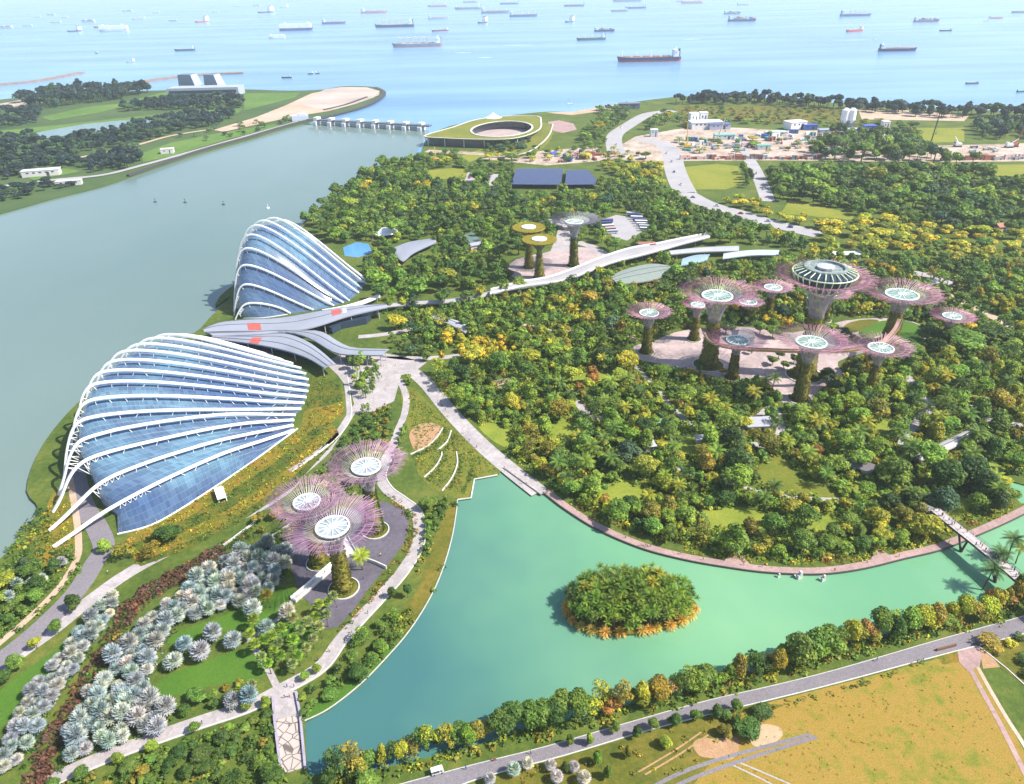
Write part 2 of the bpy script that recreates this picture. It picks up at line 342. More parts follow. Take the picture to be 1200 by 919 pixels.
sheet('shore_bank', [(357, 846), (385, 832), (420, 805), (450, 775), (468, 755), (450, 760), (420, 790), (390, 815), (360, 830)], m_lawn, .045)
# dome flower slope: stripes of orange and green planting
slope = [((150, 628), (190, 606), (250, 572), (300, 540), (352, 504)), ((152, 640), (200, 618), (262, 582), (318, 545), (372, 500)), ((155, 650), (208, 628), (270, 596), (330, 555), (388, 496)), ((160, 660), (215, 638), (278, 605), (338, 565), (396, 505)), ((165, 664), (225, 642), (288, 608), (345, 570), (398, 512))]
for i in range(4):
    sheet('flower_bed', list(slope[i])+list(slope[i+1])[::-1], [m_bed_o, m_bed_g, m_bed_o, m_bed_g][i], .06+.01*i, 0)
sheet('flower_bed', [(352, 504), (372, 500), (388, 496), (402, 486), (402, 472), (370, 478), (356, 482)], m_bed_o, .105)
sheet('flower_bed', [(356, 482), (370, 478), (402, 470), (398, 452), (378, 440), (366, 440), (362, 460)], m_bed_g, .1)
sheet('flower_bed', [(42, 640), (52, 600), (66, 575), (84, 590), (88, 612), (88, 640), (72, 660), (45, 662)], m_bed_o, .05, 3)
clear([(150, 640), (190, 606), (250, 572), (300, 540), (352, 504), (356, 440), (400, 450), (402, 490), (385, 505), (330, 552), (262, 598), (180, 640)])
# terraced green slope above the lake
terr = [(470, 452), (486, 455), (520, 490), (560, 528), (584, 549), (584, 556), (556, 561), (549, 585), (530, 584), (505, 572), (490, 556), (484, 530), (476, 500), (470, 470)]
sheet('terraced_lawn', terr, ground('terrace_planting', [(.35, (.08, .11, .015)), (.5, (.14, .16, .025)), (.65, (.21, .18, .035))], .12, .9, bump=.5), .07)
clear([(x, y) for x, y in terr])
sheet('sandy_clearing', [(482, 520), (480, 508), (490, 498), (508, 496), (518, 503), (512, 514), (500, 523), (488, 528)], m_earth, .1, 4)
for pts in ([(481, 533), (500, 524), (512, 513), (519, 502)], [(513, 528), (524, 518), (529, 505)], [(497, 560), (510, 548), (517, 536), (518, 530)], [(518, 576), (530, 560), (536, 544), (535, 530)]):
    k = MB(); k.strip(spline(GP(pts), 6), .55, .5); structure('kerb', k, m_kerb)
# lakefront promenade round the woodland
prom = spline(GP([(636, 577), (662, 597), (700, 620.5), (750, 642), (800, 655.5), (850, 664.5), (900, 671), (960, 673), (1010, 667), (1060, 655), (1105, 644), (1150, 626), (1200, 603), (1270, 565), (1420, 487)]), 6)
b = MB(); N = len(prom); inn = []
for i, p in enumerate(prom):
    d = prom[min(i+1, N-1)]-prom[max(i-1, 0)]; a = Vector((-d.y, d.x, 0)).normalized(); inn.append(p+a*3.4)
V = [(p.x, p.y, .14) for p in prom]+[(p.x, p.y, .14) for p in inn]+[(p.x, p.y, -1.0) for p in prom]
b.add(V, [(i, i+1, N+i+1, N+i) for i in range(N-1)]+[(i, 2*N+i, 2*N+i+1, i+1) for i in range(N-1)]); structure('lakefront_promenade', b, m_pink)
clear([PX(p) for p in prom]+[PX(p) for p in inn[::-1]])
k = MB(); k.strip([p+Vector((0, 0, -.1)) for p in prom], .5, .34); structure('kerb', k, m_dark)
sheet('quay_end', [(618, 566), (628, 561), (640, 575), (634, 581)], m_pave, .13)
sheet('promenade_landing', [(846, 661), (858, 646), (866, 648), (884, 667)], m_pink, .16); sheet('promenade_landing', [(1018, 664), (1024, 646), (1032, 644), (1048, 655)], m_pink, .16)
path('garden_path', [(858, 646), (868, 637), (878, 632)], 1.6, m_pave, .1)
bank_px = [(357, 845), (385, 831), (420, 804), (450, 774), (480, 739), (505, 699), (520, 664), (530, 629), (535, 599), (536, 586)]
k = MB(); k.strip(spline(GP(bank_px), 5), .4, .2); structure('kerb', k, m_conc)
k = MB(); k.strip(GP([(536, 586), (552, 584), (556, 562), (583, 557)]), .6, .35); structure('kerb', k, m_kerb)
k = MB(); k.strip(GP([(590, 549), (633, 580), (641, 578)]), .6, .3); structure('kerb', k, m_dark)
# grove plaza and inner paths
grove = [(762, 402), (790, 390), (830, 384), (880, 384), (930, 390), (990, 376), (1050, 373), (1080, 382), (1086, 396), (1060, 408), (1020, 412), (982, 424), (988, 440), (962, 455), (946, 474), (920, 474), (908, 458), (892, 442), (862, 447), (830, 440), (800, 432), (770, 426), (748, 421), (738, 411), (748, 404)]
sheet('grove_plaza', grove, m_plaza, .08, 3); clear(grove)
sheet('grove_lawn', [(1010, 384), (1035, 376), (1065, 377), (1083, 386), (1080, 400), (1055, 404), (1025, 402), (1008, 394)], m_lawn, .12, 4)
sheet('grove_lawn', [(992, 380), (1010, 375), (1030, 376), (1012, 386), (1000, 390), (988, 388)], m_scrub, .13, 4)
for pts, wd, mt in (([(1058, 522), (1066, 505), (1078, 490), (1090, 476), (1080, 462), (1062, 440)], 5, m_pave), ([(1140, 474), (1155, 488), (1172, 496), (1210, 498)], 4.5, m_pave),
                    ([(785, 545), (812, 556), (850, 566), (900, 578), (940, 584), (990, 586)], 2.4, m_pave), ([(675, 470), (690, 485), (705, 492)], 5, m_pave), ([(868, 505), (885, 492), (905, 478), (915, 500), (905, 522), (880, 520)], 4, m_pave),
                    ([(740, 425), (768, 455), (790, 480), (812, 500)], 3, m_pave), ([(440, 415), (480, 420), (530, 418), (560, 410)], 5, m_pave), ([(420, 395), (450, 392), (490, 385), (520, 380), (550, 385)], 5, m_pave), ([(600, 378), (660, 388), (720, 385), (745, 400)], 3, m_sand),
                    ([(1000, 330), (1060, 335), (1110, 345), (1140, 360), (1190, 385)], 7, m_sand), ([(1070, 320), (1100, 325), (1120, 335)], 10, m_pave)):
    path('garden_path', pts, wd, mt, .1)
oval = [(893, 543), (912, 531), (928, 540), (934, 558), (962, 570), (1000, 578), (975, 585), (920, 577), (885, 566)]
sheet('oval_lawn', oval, ground('rough_lawn', [(.35, (.09, .13, .015)), (.65, (.19, .19, .03))], .07, .6), .05, 3); clear(oval)
m_lime = ground('bright_grass', [(.35, (.13, .19, .025)), (.65, (.26, .28, .04))], .09, .7)
for pts in ([(700, 577), (730, 562), (760, 575), (748, 592), (716, 590)], [(815, 602), (865, 594), (908, 606), (885, 622), (836, 620)], [(985, 556), (1012, 572), (1040, 578), (1074, 566), (1066, 575), (1036, 586), (1005, 580)], [(1095, 585), (1125, 580), (1140, 600), (1112, 612)], [(560, 500), (580, 492), (600, 510), (590, 524)], [(640, 440), (700, 436), (742, 440), (740, 447), (690, 446), (642, 449)], [(640, 500), (665, 490), (680, 505), (660, 520)], [(1140, 540), (1180, 548), (1170, 556), (1140, 556)], [(930, 610), (975, 600), (1000, 612), (960, 622)], [(790, 520), (815, 512), (822, 530), (798, 536)], [(1020, 500), (1045, 488), (1052, 502), (1030, 515)]):
    sheet('garden_clearing', pts, m_lime, .07, 3); clear(pts)
# golden garden
sheet('golden_plaza', [(595, 318), (605, 304), (640, 296), (665, 290), (700, 292), (720, 305), (690, 318), (660, 330), (620, 335)], m_plaza, .08, 2); clear([(595, 318), (605, 300), (640, 290), (665, 285), (700, 290), (720, 305), (690, 318), (660, 330), (620, 335)])
path('garden_path', [(655, 295), (662, 275), (664, 262)], 14, m_pave, .09)
path('garden_path', [(722, 304), (705, 296), (690, 288), (676, 284)], 9, m_pave, .095)
# coach park, roads to the barrage
sheet('coach_park', [(705, 258), (722, 252), (745, 256), (760, 262), (752, 272), (735, 282), (718, 278)], m_roadl, .08); clear([(700, 258), (722, 250), (750, 254), (764, 262), (756, 274), (735, 284), (714, 280)])
path('main_road', [(745, 163), (770, 167), (785, 176), (790, 195), (795, 210), (803, 226)], 24, m_roadl, .1)
path('main_road', [(803, 226), (830, 240), (865, 250), (905, 262), (960, 275)], 20, m_roadl, .1)
path('main_road', [(722, 180), (720, 160), (735, 148), (760, 134), (790, 130)], 22, m_roadl, .09)
path('site_road', [(868, 172), (880, 190), (888, 205), (895, 222), (900, 236)], 14, m_roadl, .09)
path('main_road', [(500, 177), (560, 180), (640, 182), (720, 183), (800, 183), (900, 186), (1000, 186), (1100, 184), (1200, 182)], 16, m_site, .08)
path('site_road', [(1042, 155), (1060, 165), (1078, 178)], 14, m_roadl, .1)
sheet('construction_ground', [(700, 186), (745, 160), (790, 152), (830, 148), (920, 153), (1030, 153), (1055, 165), (1095, 171), (1200, 168), (1260, 170), (1260, 189), (1090, 190), (900, 188), (750, 189)], m_site, .06); clear([(700, 188), (745, 160), (790, 143), (920, 146), (1040, 150), (1090, 166), (1260, 162), (1260, 192), (900, 192)])
sheet('construction_ground', [(560, 186), (620, 178), (700, 172), (712, 188), (640, 194)], m_site, .055)
for pts in ([(800, 196), (840, 192), (865, 195), (872, 215), (850, 222), (808, 222)], [(1165, 193), (1260, 193), (1280, 208), (1165, 207)], [(1058, 150), (1130, 150), (1130, 166), (1075, 168)], [(925, 235), (1000, 250), (1000, 258), (915, 250)], [(540, 183), (566, 174), (572, 182), (550, 190)], [(500, 200), (540, 196), (550, 206), (505, 212)]):
    sheet('open_field', pts, ground('field_grass', [(.35, (.15, .19, .02)), (.65, (.26, .25, .04))], .02, .2), .05); clear(pts)
sheet('coast_grass', [(790, 127), (900, 124), (990, 130), (1010, 145), (900, 142), (800, 140)], m_scrub, .04); sheet('dry_coast_grass', [(1005, 128), (1080, 130), (1135, 136), (1130, 142), (1010, 140)], m_sand, .05)
clear([(790, 125), (900, 122), (1140, 134), (1130, 144), (900, 142), (800, 140)])
sheet('sandy_shore', [(640, 132), (672, 131), (700, 126), (740, 120), (738, 124), (700, 131), (670, 135)], m_sand, .05)
# far shore across the bay
ME = [(-300, 330), (0, 250), (60, 233), (120, 218), (170, 201), (230, 181), (290, 164), (335, 150), (362, 143), (376, 138), (400, 132.5), (420, 127), (440, 118), (449, 110), (445, 104), (430, 101.5), (400, 101.5), (380, 105), (340, 106.5), (290, 105), (240, 105), (200, 106), (150, 107), (100, 109), (50, 111), (0, 117), (-300, 145)]
b = MB(); b.prism(spline(GP(ME), 3, True), -3, .3); structure('far_shore_ground', b, ground('far_shore_grass', [(.35, (.045, .09, .03)), (.65, (.09, .13, .045))], .006, .04))
for pts in ([(-60, 168), (0, 154), (80, 146), (160, 137), (240, 129), (285, 127), (280, 133), (180, 141), (100, 150), (0, 159), (-60, 174)], [(48, 138), (100, 126), (140, 122), (196, 107.5), (199, 111), (160, 120), (120, 132), (60, 142)],
            [(165, 181), (200, 168), (250, 158), (320, 146), (330, 148), (260, 166), (200, 184), (168, 191)], [(40, 178), (60, 168), (110, 160), (160, 150), (165, 153), (110, 166), (60, 180)], [(286, 110), (352, 109), (345, 115), (300, 127), (286, 130)], [(20, 204), (80, 198), (95, 202), (40, 212)]):
    sheet('fairway', pts, m_fair, .7)
sheet('water_channel', [(42, 156), (100, 146), (160, 140), (200, 135), (238, 131), (238, 133), (190, 142), (140, 150), (96, 158), (50, 163)], m_bay, .8)
sheet('sand_fill', [(250, 153), (300, 138), (335, 124), (365, 110), (395, 104), (430, 103.5), (445, 107), (444, 112), (418, 122), (385, 131), (345, 137), (300, 147), (262, 155)], m_sand, .75)
sheet('reclaimed_sand', [(380, 105.5), (400, 102.5), (430, 103), (444, 107), (438, 115), (415, 123), (395, 128), (370, 128), (352, 122)], plain('pale_reclaimed_sand', (.46, .36, .31), .9, .25, .01), .82)
path('far_road', [(-20, 222), (60, 212), (120, 206), (165, 195), (230, 177), (290, 160), (350, 143)], 9, m_roadl, .9, clr=False)
path('far_road', [(85, 187), (120, 180), (160, 171), (200, 160), (250, 152)], 8, m_sand, .9, clr=False)
sheet('site_yard', [(0, 122), (30, 117), (52, 115), (50, 121), (0, 128)], m_site, .8)
k = MB(); k.strip(spline(GP([(150, 207), (230, 179), (290, 162), (335, 148.5), (362, 141.5)], .5), 4), 4, 2.2); structure('sea_wall', k, m_dark)
for pts in ([(-60, 107), (0, 100), (40, 96), (70, 91), (95, 86)], [(158, 98), (200, 92), (240, 88), (285, 86)]):
    k = MB(); k.strip(spline(GP(pts, -1.7), 5), 22, 3.0); structure('breakwater', k, ground('breakwater_rock', [(.35, (.20, .14, .13)), (.65, (.36, .27, .25))], .05, .3))
k = MB(); k.strip(spline(GP([(375, 139), (400, 133), (425, 126), (443, 117), (450, 109), (440, 103)], -.5), 5), 8, 1.6); structure('breakwater', k, m_dark)
k = MB(); k.strip(spline(GP([(380, 129), (405, 123), (430, 114)], .8), 5), 5, 1.2); structure('breakwater', k, m_dark)
# ------------------------------------------------------------------ the two glass conservatories
m_white = plain('white_steel', (.80, .80, .80), .45, .04)
m_steel = plain('grey_steel', (.42, .43, .45), .45)
def glass_mat():
    m, nt, b = new_mat('dome_glass')
    uv = nt.nodes.new('ShaderNodeUVMap')
    br = nt.nodes.new('ShaderNodeTexBrick'); br.offset = 0; br.inputs['Scale'].default_value = 1; br.inputs['Mortar Size'].default_value = .022; br.inputs['Brick Width'].default_value = 1.9; br.inputs['Row Height'].default_value = 1.5
    br.inputs['Color1'].default_value = (.06, .10, .175, 1); br.inputs['Color2'].default_value = (.10, .165, .26, 1); br.inputs['Mortar'].default_value = (.22, .27, .33, 1); br.inputs['Bias'].default_value = -.3
    nt.links.new(uv.outputs[0], br.inputs['Vector'])
    n = noise(nt, .03, 1); r = ramp(nt, n.outputs[0], [(.32, (.7, .78, .95)), (.5, (1, 1, 1)), (.68, (1.4, 1.6, 1.35))])
    o = mixc(nt, 1.0, br.outputs[0], r.outputs[0], 'MULTIPLY'); nt.links.new(o, b.inputs['Base Color'])
    b.inputs['Roughness'].default_value = .10; b.inputs['Specular IOR Level'].default_value = .85
    return m
m_glass = glass_mat()
PROF = [(0, 0), (.02, .17), (.045, .40), (.075, .63), (.105, .82), (.135, .94), (.165, .99), (.195, 1.0), (.24, .985), (.30, .94), (.37, .87), (.45, .775), (.54, .655), (.64, .515), (.74, .37), (.84, .225), (.93, .10), (1, .0)]
def dome(name, label, L, Rr, Hs, apex, special, rib_w, inset, skirt_near, base_c, close):
    root = empty(name, base_c, label, 'conservatory')
    curves = []
    for i, (l, r, h) in enumerate(zip(L, Rr, Hs)):
        l = Vector((l[0], l[1], 0)); r = Vector((r[0], r[1], 0)); pf = special.get(i)
        pts = []
        if pf:
            P = spline([Vector((s, z, 0)) for s, z in pf], 4)
            pts = [l.lerp(r, p.x)+Vector((0, 0, max(p.y, 0))) for p in P]
        else:
            sa = apex[i]
            for s, z in PROF:
                s2 = s/.195*sa if s < .195 else sa+(s-.195)/(1-.195)*(1-sa)
                pts.append(l.lerp(r, s2)+Vector((0, 0, z*h)))
            pts = spline(pts, 2)
        curves.append((l, r, h, pts))
        b = MB(); b.strip(pts, rib_w, rib_w*.75); b.build('rib', m_white, root)
    # glass shell lofted under the ribs
    K = 40; rows = []
    def sample(pts, t):     # by arc length
        d = [0]
        for a, c in zip(pts, pts[1:]): d.append(d[-1]+(c-a).length)
        x = t*d[-1]
        for k in range(len(pts)-1):
            if d[k+1] >= x: return pts[k].lerp(pts[k+1], (x-d[k])/max(1e-6, d[k+1]-d[k]))
        return pts[-1]
    def under(c, i):
        l, r, h, pts = c; dirn = (r-l); W = dirn.length; dirn.normalize(); out = []
        n0 = inset[i] if hasattr(inset, '__len__') else inset
        # keep the part of the rib past the foot, drop it below and start with a glass wall
        body = [p-Vector((0, 0, 2.0+.02*h)) for p in pts if (p-l).dot(dirn) > n0*1.0]
        body = [p for p in body if p.z > .3] or [pts[len(pts)//2]]
        foot = Vector((body[0].x, body[0].y, 0)); end = r-dirn*.5
        full = [foot+dirn*(-.2), foot.lerp(body[0], .5)]+body+[end]
        return [sample(full, k/K) for k in range(K+1)]
    for i, c in enumerate(curves): rows.append(under(c, i))
    sk = spline([Vector((x, y, .1)) for x, y in skirt_near], 6); rows.insert(0, [sample(sk, k/K) for k in range(K+1)])
    cl = spline([Vector((x, y, .1)) for x, y in close], 6); rows.append([sample(cl, k/K) for k in range(K+1)])
    # densify between ribs
    me = bpy.data.meshes.new('glass_shell'); V = [p for r in rows for p in r]; F = []; n = K+1
    for i in range(len(rows)-1):
        for k in range(K): F.append((i*n+k, i*n+k+1, (i+1)*n+k+1, (i+1)*n+k))
    me.from_pydata([tuple(v-Vector(base_c)) for v in V], [], F); me.materials.append(m_glass)
    uvl = me.uv_layers.new(name='UVMap'); arc = []
    for r in rows:
        d = [0]
        for a, c in zip(r, r[1:]): d.append(d[-1]+(c-a).length)
        arc.append(d)
    for p in me.polygons:
        for li, vi in zip(p.loop_indices, p.vertices):
            i, k = divmod(vi, n); uvl.data[li].uv = (arc[min(i+0, len(rows)-1)][k], i*6.0)
    me.polygons.foreach_set('use_smooth', [True]*len(F)); me.update()
    g = bpy.data.objects.new('glass_shell', me); COL.objects.link(g); g.parent = root
    # ground frame round the near edge of the glass
    b = MB(); b.strip([p+Vector((0, 0, .1)) for p in sk], .5, .5); b.build('base_frame', m_white, root)
    # struts between rib and glass, zigzag truss near the foot
    for i, c in enumerate(curves):
        b = MB(); l, r, h, pts = c; row = rows[i+1]
        Ls = sum((q-p).length for p, q in zip(pts, pts[1:])); ns = max(3, int(Ls/7))
        for q in range(1, ns):
            k = int(q/ns*K); p0 = row[k]; p1 = min(pts, key=lambda p: (p-p0).length)
            # exact foot of the strut on the rib
            if p0.z > 1.0 and .4 < (p1-p0).length < 7: b.tube([p0, p1], .16, 4)
        zz = []
        for k in range(2, 9): zz.append(row[k])
        for a, k in zip(zz, range(len(zz)-1)):
            p1 = min(pts, key=lambda p: (p-(zz[k]+zz[k+1])/2-Vector((0, 0, 1))).length)
            if a.z > .5 and (p1-a).length < 9: b.tube([zz[k], p1], .13, 4); b.tube([p1, zz[k+1]], .13, 4)
        if b.f: b.build('strut', m_white, root)
    return root
Lc = [(-185, 223.3), (-192, 233.6), (-197, 246), (-201, 258), (-205, 270), (-208.5, 282), (-211.5, 294), (-214, 306), (-216, 318), (-217, 330), (-217, 342), (-216, 354), (-214, 366), (-211, 378), (-206, 390)]
Rc = [(-109.2, 306.4), (-111, 311), (-112, 316), (-112.5, 321), (-111, 327), (-110.7, 333), (-111, 339), (-111.5, 345.5), (-112.5, 352), (-114.5, 359), (-117.5, 366), (-122, 373), (-128, 379), (-135, 384), (-143, 390)]
sp = {0: [(0, 0), (.08, 1.9), (.17, 4.3), (.25, 5.4), (.34, 6.1), (.45, 6.4), (.59, 6.1), (.70, 5.2), (.83, 2.9), (1, 0)],
      1: [(0, 0), (.06, 3.2), (.12, 7.0), (.19, 11.0), (.26, 12.6), (.37, 12.4), (.48, 11.4), (.65, 8.9), (.79, 5.6), (1, 0)],
      2: [(0, 0), (.042, 5.4), (.083, 12.0), (.126, 16.6), (.177, 18.5), (.255, 18.3), (.36, 16.9), (.50, 14.6), (.65, 11.6), (.81, 7.2), (1, 0)],
      3: [(0, 0), (.043, 8.1), (.076, 15.2), (.113, 20.5), (.15, 22.6), (.23, 22.6), (.31, 21.8), (.47, 18.8), (.64, 14.6), (.77, 10.0), (1, 0)]}
s_near = [G(138, 627)[:2], G(185, 613)[:2], G(250, 573)[:2], G(300, 539)[:2], G(330, 517)[:2], G(349, 503)[:2]]
dome('glass_conservatory', 'low wide glass dome under fanned white ribs, nearest conservatory to the viewer', Lc, Rc,
     [6.4, 12.6, 18.5, 22.6, 26.4, 29.4, 31.9, 32.3, 32.2, 31.8, 30, 28, 25, 20, 14], [.2, .2, .18, .16, .155, .165, .165, .17, .19, .2, .22, .24, .26, .28, .3], sp, 1.25,
     [24, 21, 17, 13, 11, 9, 8, 8, 8, 8, 8, 8, 8, 8, 8], s_near, (-150, 300, 0), [(-196, 398), (-185, 408), (-165, 408), (-150, 398), (-146, 393)])
Lf = [(-183, 446), (-186, 453), (-188.5, 460), (-190.5, 468), (-192, 476), (-192.5, 485), (-192, 494), (-190, 503), (-187, 511), (-182, 519)]
Rf = [(-148.8, 453.6), (-134.3, 458.5), (-121.7, 465.2), (-116.2, 470.1), (-112.7, 473.7), (-108.5, 487.7), (-107.4, 495.8), (-106.6, 505.9), (-108, 514), (-112, 522)]
dome('glass_conservatory', 'tall steep glass dome with curved white ribs, behind the grey swooping roofs', Lf, Rf, [10, 21.2, 32.2, 41.2, 48.2, 51.4, 52, 51, 47, 38], [.33, .23, .21, .23, .26, .26, .28, .31, .33, .35],
     {0: [(0, 0), (.10, 5.6), (.21, 9.4), (.37, 10.1), (.64, 7.7), (.86, 4), (1, 0)]}, 1.15, [3, 3.5, 4, 5, 6, 7, 8, 9, 10, 11], [(-179, 447.5), (-165, 447), (-150, 452)], (-150, 480, 0), [(-170, 522), (-150, 534), (-130, 534), (-116, 526)])

# ------------------------------------------------------------------ swooping grey roofs between the conservatories
m_roof = plain('grey_metal_roof', (.27, .285, .335), .45, .1, .05, spec=.4); m_seam = plain('roof_seam', (.10, .10, .13), .6)
m_red = plain('red_panel', (.48, .10, .08), .6); m_gl2 = plain('dark_glazing', (.03, .045, .08), .15, spec=.7)
def roof(label, up, lo, z, seams, panels=(), posts=(), th=.8, name='canopy_roof', mat=None, zf=None):
    """sheet between an upper and a lower pixel edge, gently arched, on posts"""
    A = spline([Vector((x, y, 0)) for x, y in up], 4); Bq = spline([Vector((x, y, 0)) for x, y in lo], 4); N = 24
    def at(P, t):
        d = [0]
        for a, c in zip(P, P[1:]): d.append(d[-1]+(c-a).length)
        x = t*d[-1]
        for k in range(len(P)-1):
            if d[k+1] >= x-1e-9: return P[k].lerp(P[k+1], (x-d[k])/max(1e-9, d[k+1]-d[k]))
        return P[-1]
    zz = zf or (lambda t, s: z)
    def pt(t, s, dz=0):
        p = at(A, t).lerp(at(Bq, t), s); h = zz(t, s); q = G(p.x, p.y, h); q.z += dz+math.sin(s*math.pi)*.9; return q
    c = pt(.5, .5); root = empty(name, (c.x, c.y, 0), label, 'roof'); S = 6
    b = MB(); V = [pt(i/N, j/S) for i in range(N+1) for j in range(S+1)]; n = len(V); V += [v-Vector((0, 0, th)) for v in V]; F = []
    for i in range(N):
        for j in range(S): a = i*(S+1)+j; F += [(a, a+1, a+S+2, a+S+1), (n+a, n+a+S+1, n+a+S+2, n+a+1)]
        a = i*(S+1); F += [(a, a+S+1, n+a+S+1, n+a), (a+S, n+a+S, n+a+2*S+1, a+2*S+1)]
    for j in range(S): F += [(j, n+j, n+j+1, j+1), (N*(S+1)+j, N*(S+1)+j+1, n+N*(S+1)+j+1, n+N*(S+1)+j)]
    b.add(V, F); b.build('roof_sheet', mat or m_roof, root)
    sm = MB()
    for s in seams: sm.strip([pt(i/N, s, .03) for i in range(N+1)], .45, .12)
    if sm.f: sm.build('roof_seam', m_seam, root)
    for t0, t1, s0, s1, mt in panels:
        pb = MB(); V = [pt(t0+(t1-t0)*i/4, s0+(s1-s0)*j/3, .12) for i in range(5) for j in range(4)]
        pb.add(V, [(i*4+j, i*4+j+1, i*4+j+5, i*4+j+4) for i in range(4) for j in range(3)]); pb.build('roof_panel', mt, root)
    for t, s in posts:
        q = pt(t, s); pb = MB(); pb.tube([(q.x, q.y, 0), (q.x, q.y, q.z-th)], .28, 6); pb.build('post', m_steel, root)
    return root, pt
roof('grey roof swooping from bay edge past the tall glass dome, red panel at each end', [(238, 386), (256, 378), (290, 374.5), (330, 372), (376, 364), (415, 358.5), (453, 356.5)], [(239, 389), (262, 388), (300, 388), (340, 388), (368, 383), (402, 372), (425, 366), (454, 360)], 8,
     [.02, .5], [(.24, .31, .45, .95, m_red), (.70, .75, .2, .7, m_red), (.76, .78, .2, .7, m_white)], [(.1, .9), (.3, .95), (.5, .95), (.65, .9), (.8, .9), (.95, .8)])
roof('grey roof curving in an S towards the plaza, between two other grey roofs', [(240, 390), (300, 388.5), (345, 388), (375, 388), (396, 400), (412, 407), (435, 408.5), (456, 409)], [(250, 394), (300, 392), (335, 389.5), (362, 396), (388, 411), (402, 415), (425, 416), (449, 416)], 7.4,
     [.5], [], [(.75, .9), (.9, .9), (.98, .9), (.98, .1)])
roof('grey roof ending in a pointed tongue beside the low dome, red panel in its middle', [(250, 394.5), (300, 393), (334, 391), (358, 399), (376, 411), (394, 427)], [(248, 397), (275, 400), (310, 405), (340, 412), (362, 420), (380, 431)], 6.8,
     [.3, .72], [(.32, .40, .45, .98, m_red)], [(.3, .9), (.5, .9), (.7, .9), (.97, .9)])
roof('narrow white roof strip tucked against foot of the tall dome', [(376, 363), (400, 359), (425, 352), (443, 344.5)], [(380, 366), (402, 362), (427, 355), (446, 347)], 4.5, [], [], [(.3, .5), (.7, .5), (.95, .5)], mat=m_white)
b = MB()
for pts, z1 in (([(250, 402), (300, 402), (340, 406), (375, 420), (385, 428), (365, 424), (335, 415), (300, 408), (265, 403)], 4.5), ([(375, 384), (420, 370), (445, 366), (430, 380), (400, 386), (390, 392)], 4.2), ([(405, 420), (415, 418), (416, 424), (407, 426)], 3.5)):
    b.prism(GP(pts), 0, z1)
tag(b.build('visitor_hall', m_gl2), 'dark glazed hall running beneath the grey swooping roofs', 'building')

# ------------------------------------------------------------------ supertrees
m_rodw = plain('pale_rod', (.50, .42, .44), .5); m_rodp = plain('magenta_rod', (.46, .22, .29), .5, .3, .4); m_rodv = plain('violet_rod', (.37, .20, .31), .5, .3, .4); m_rodg = plain('grey_rod', (.16, .15, .18), .5)
m_rodk = plain('pink_rod', (.50, .27, .33), .5, .3, .4)
def trunkmat():
    m, nt, b = new_mat('planted_trunk'); n = noise(nt, .9, 5, .7, mapscale=(1, 1, .35)); r = ramp(nt, n.outputs[0], [(.30, (.05, .08, .012)), (.44, (.12, .15, .02)), (.54, (.26, .23, .03)), (.64, (.32, .19, .035)), (.74, (.20, .10, .06))])
    nt.links.new(r.outputs[0], b.inputs['Base Color']); b.inputs['Roughness'].default_value = .9
    bp = nt.nodes.new('ShaderNodeBump'); bp.inputs['Distance'].default_value = .5; nt.links.new(n.outputs[0], bp.inputs['Height']); nt.links.new(bp.outputs[0], b.inputs['Normal']); return m
m_trunkp = trunkmat()
m_discg = plain('disc_glass', (.30, .36, .40), .4, .3, .5, spec=.2); m_discm = plain('disc_green_glass', (.20, .32, .26), .45, .4, .6, spec=.2); m_discw = plain('disc_white', (.68, .70, .72), .4, .1)
m_gold = ground('golden_canopy_planting', [(.35, (.11, .115, .012)), (.55, (.24, .19, .02)), (.7, (.33, .22, .02))], .4, 1.5, bump=.4)
m_ringw = plain('ring_white', (.82, .83, .82), .4, .03)
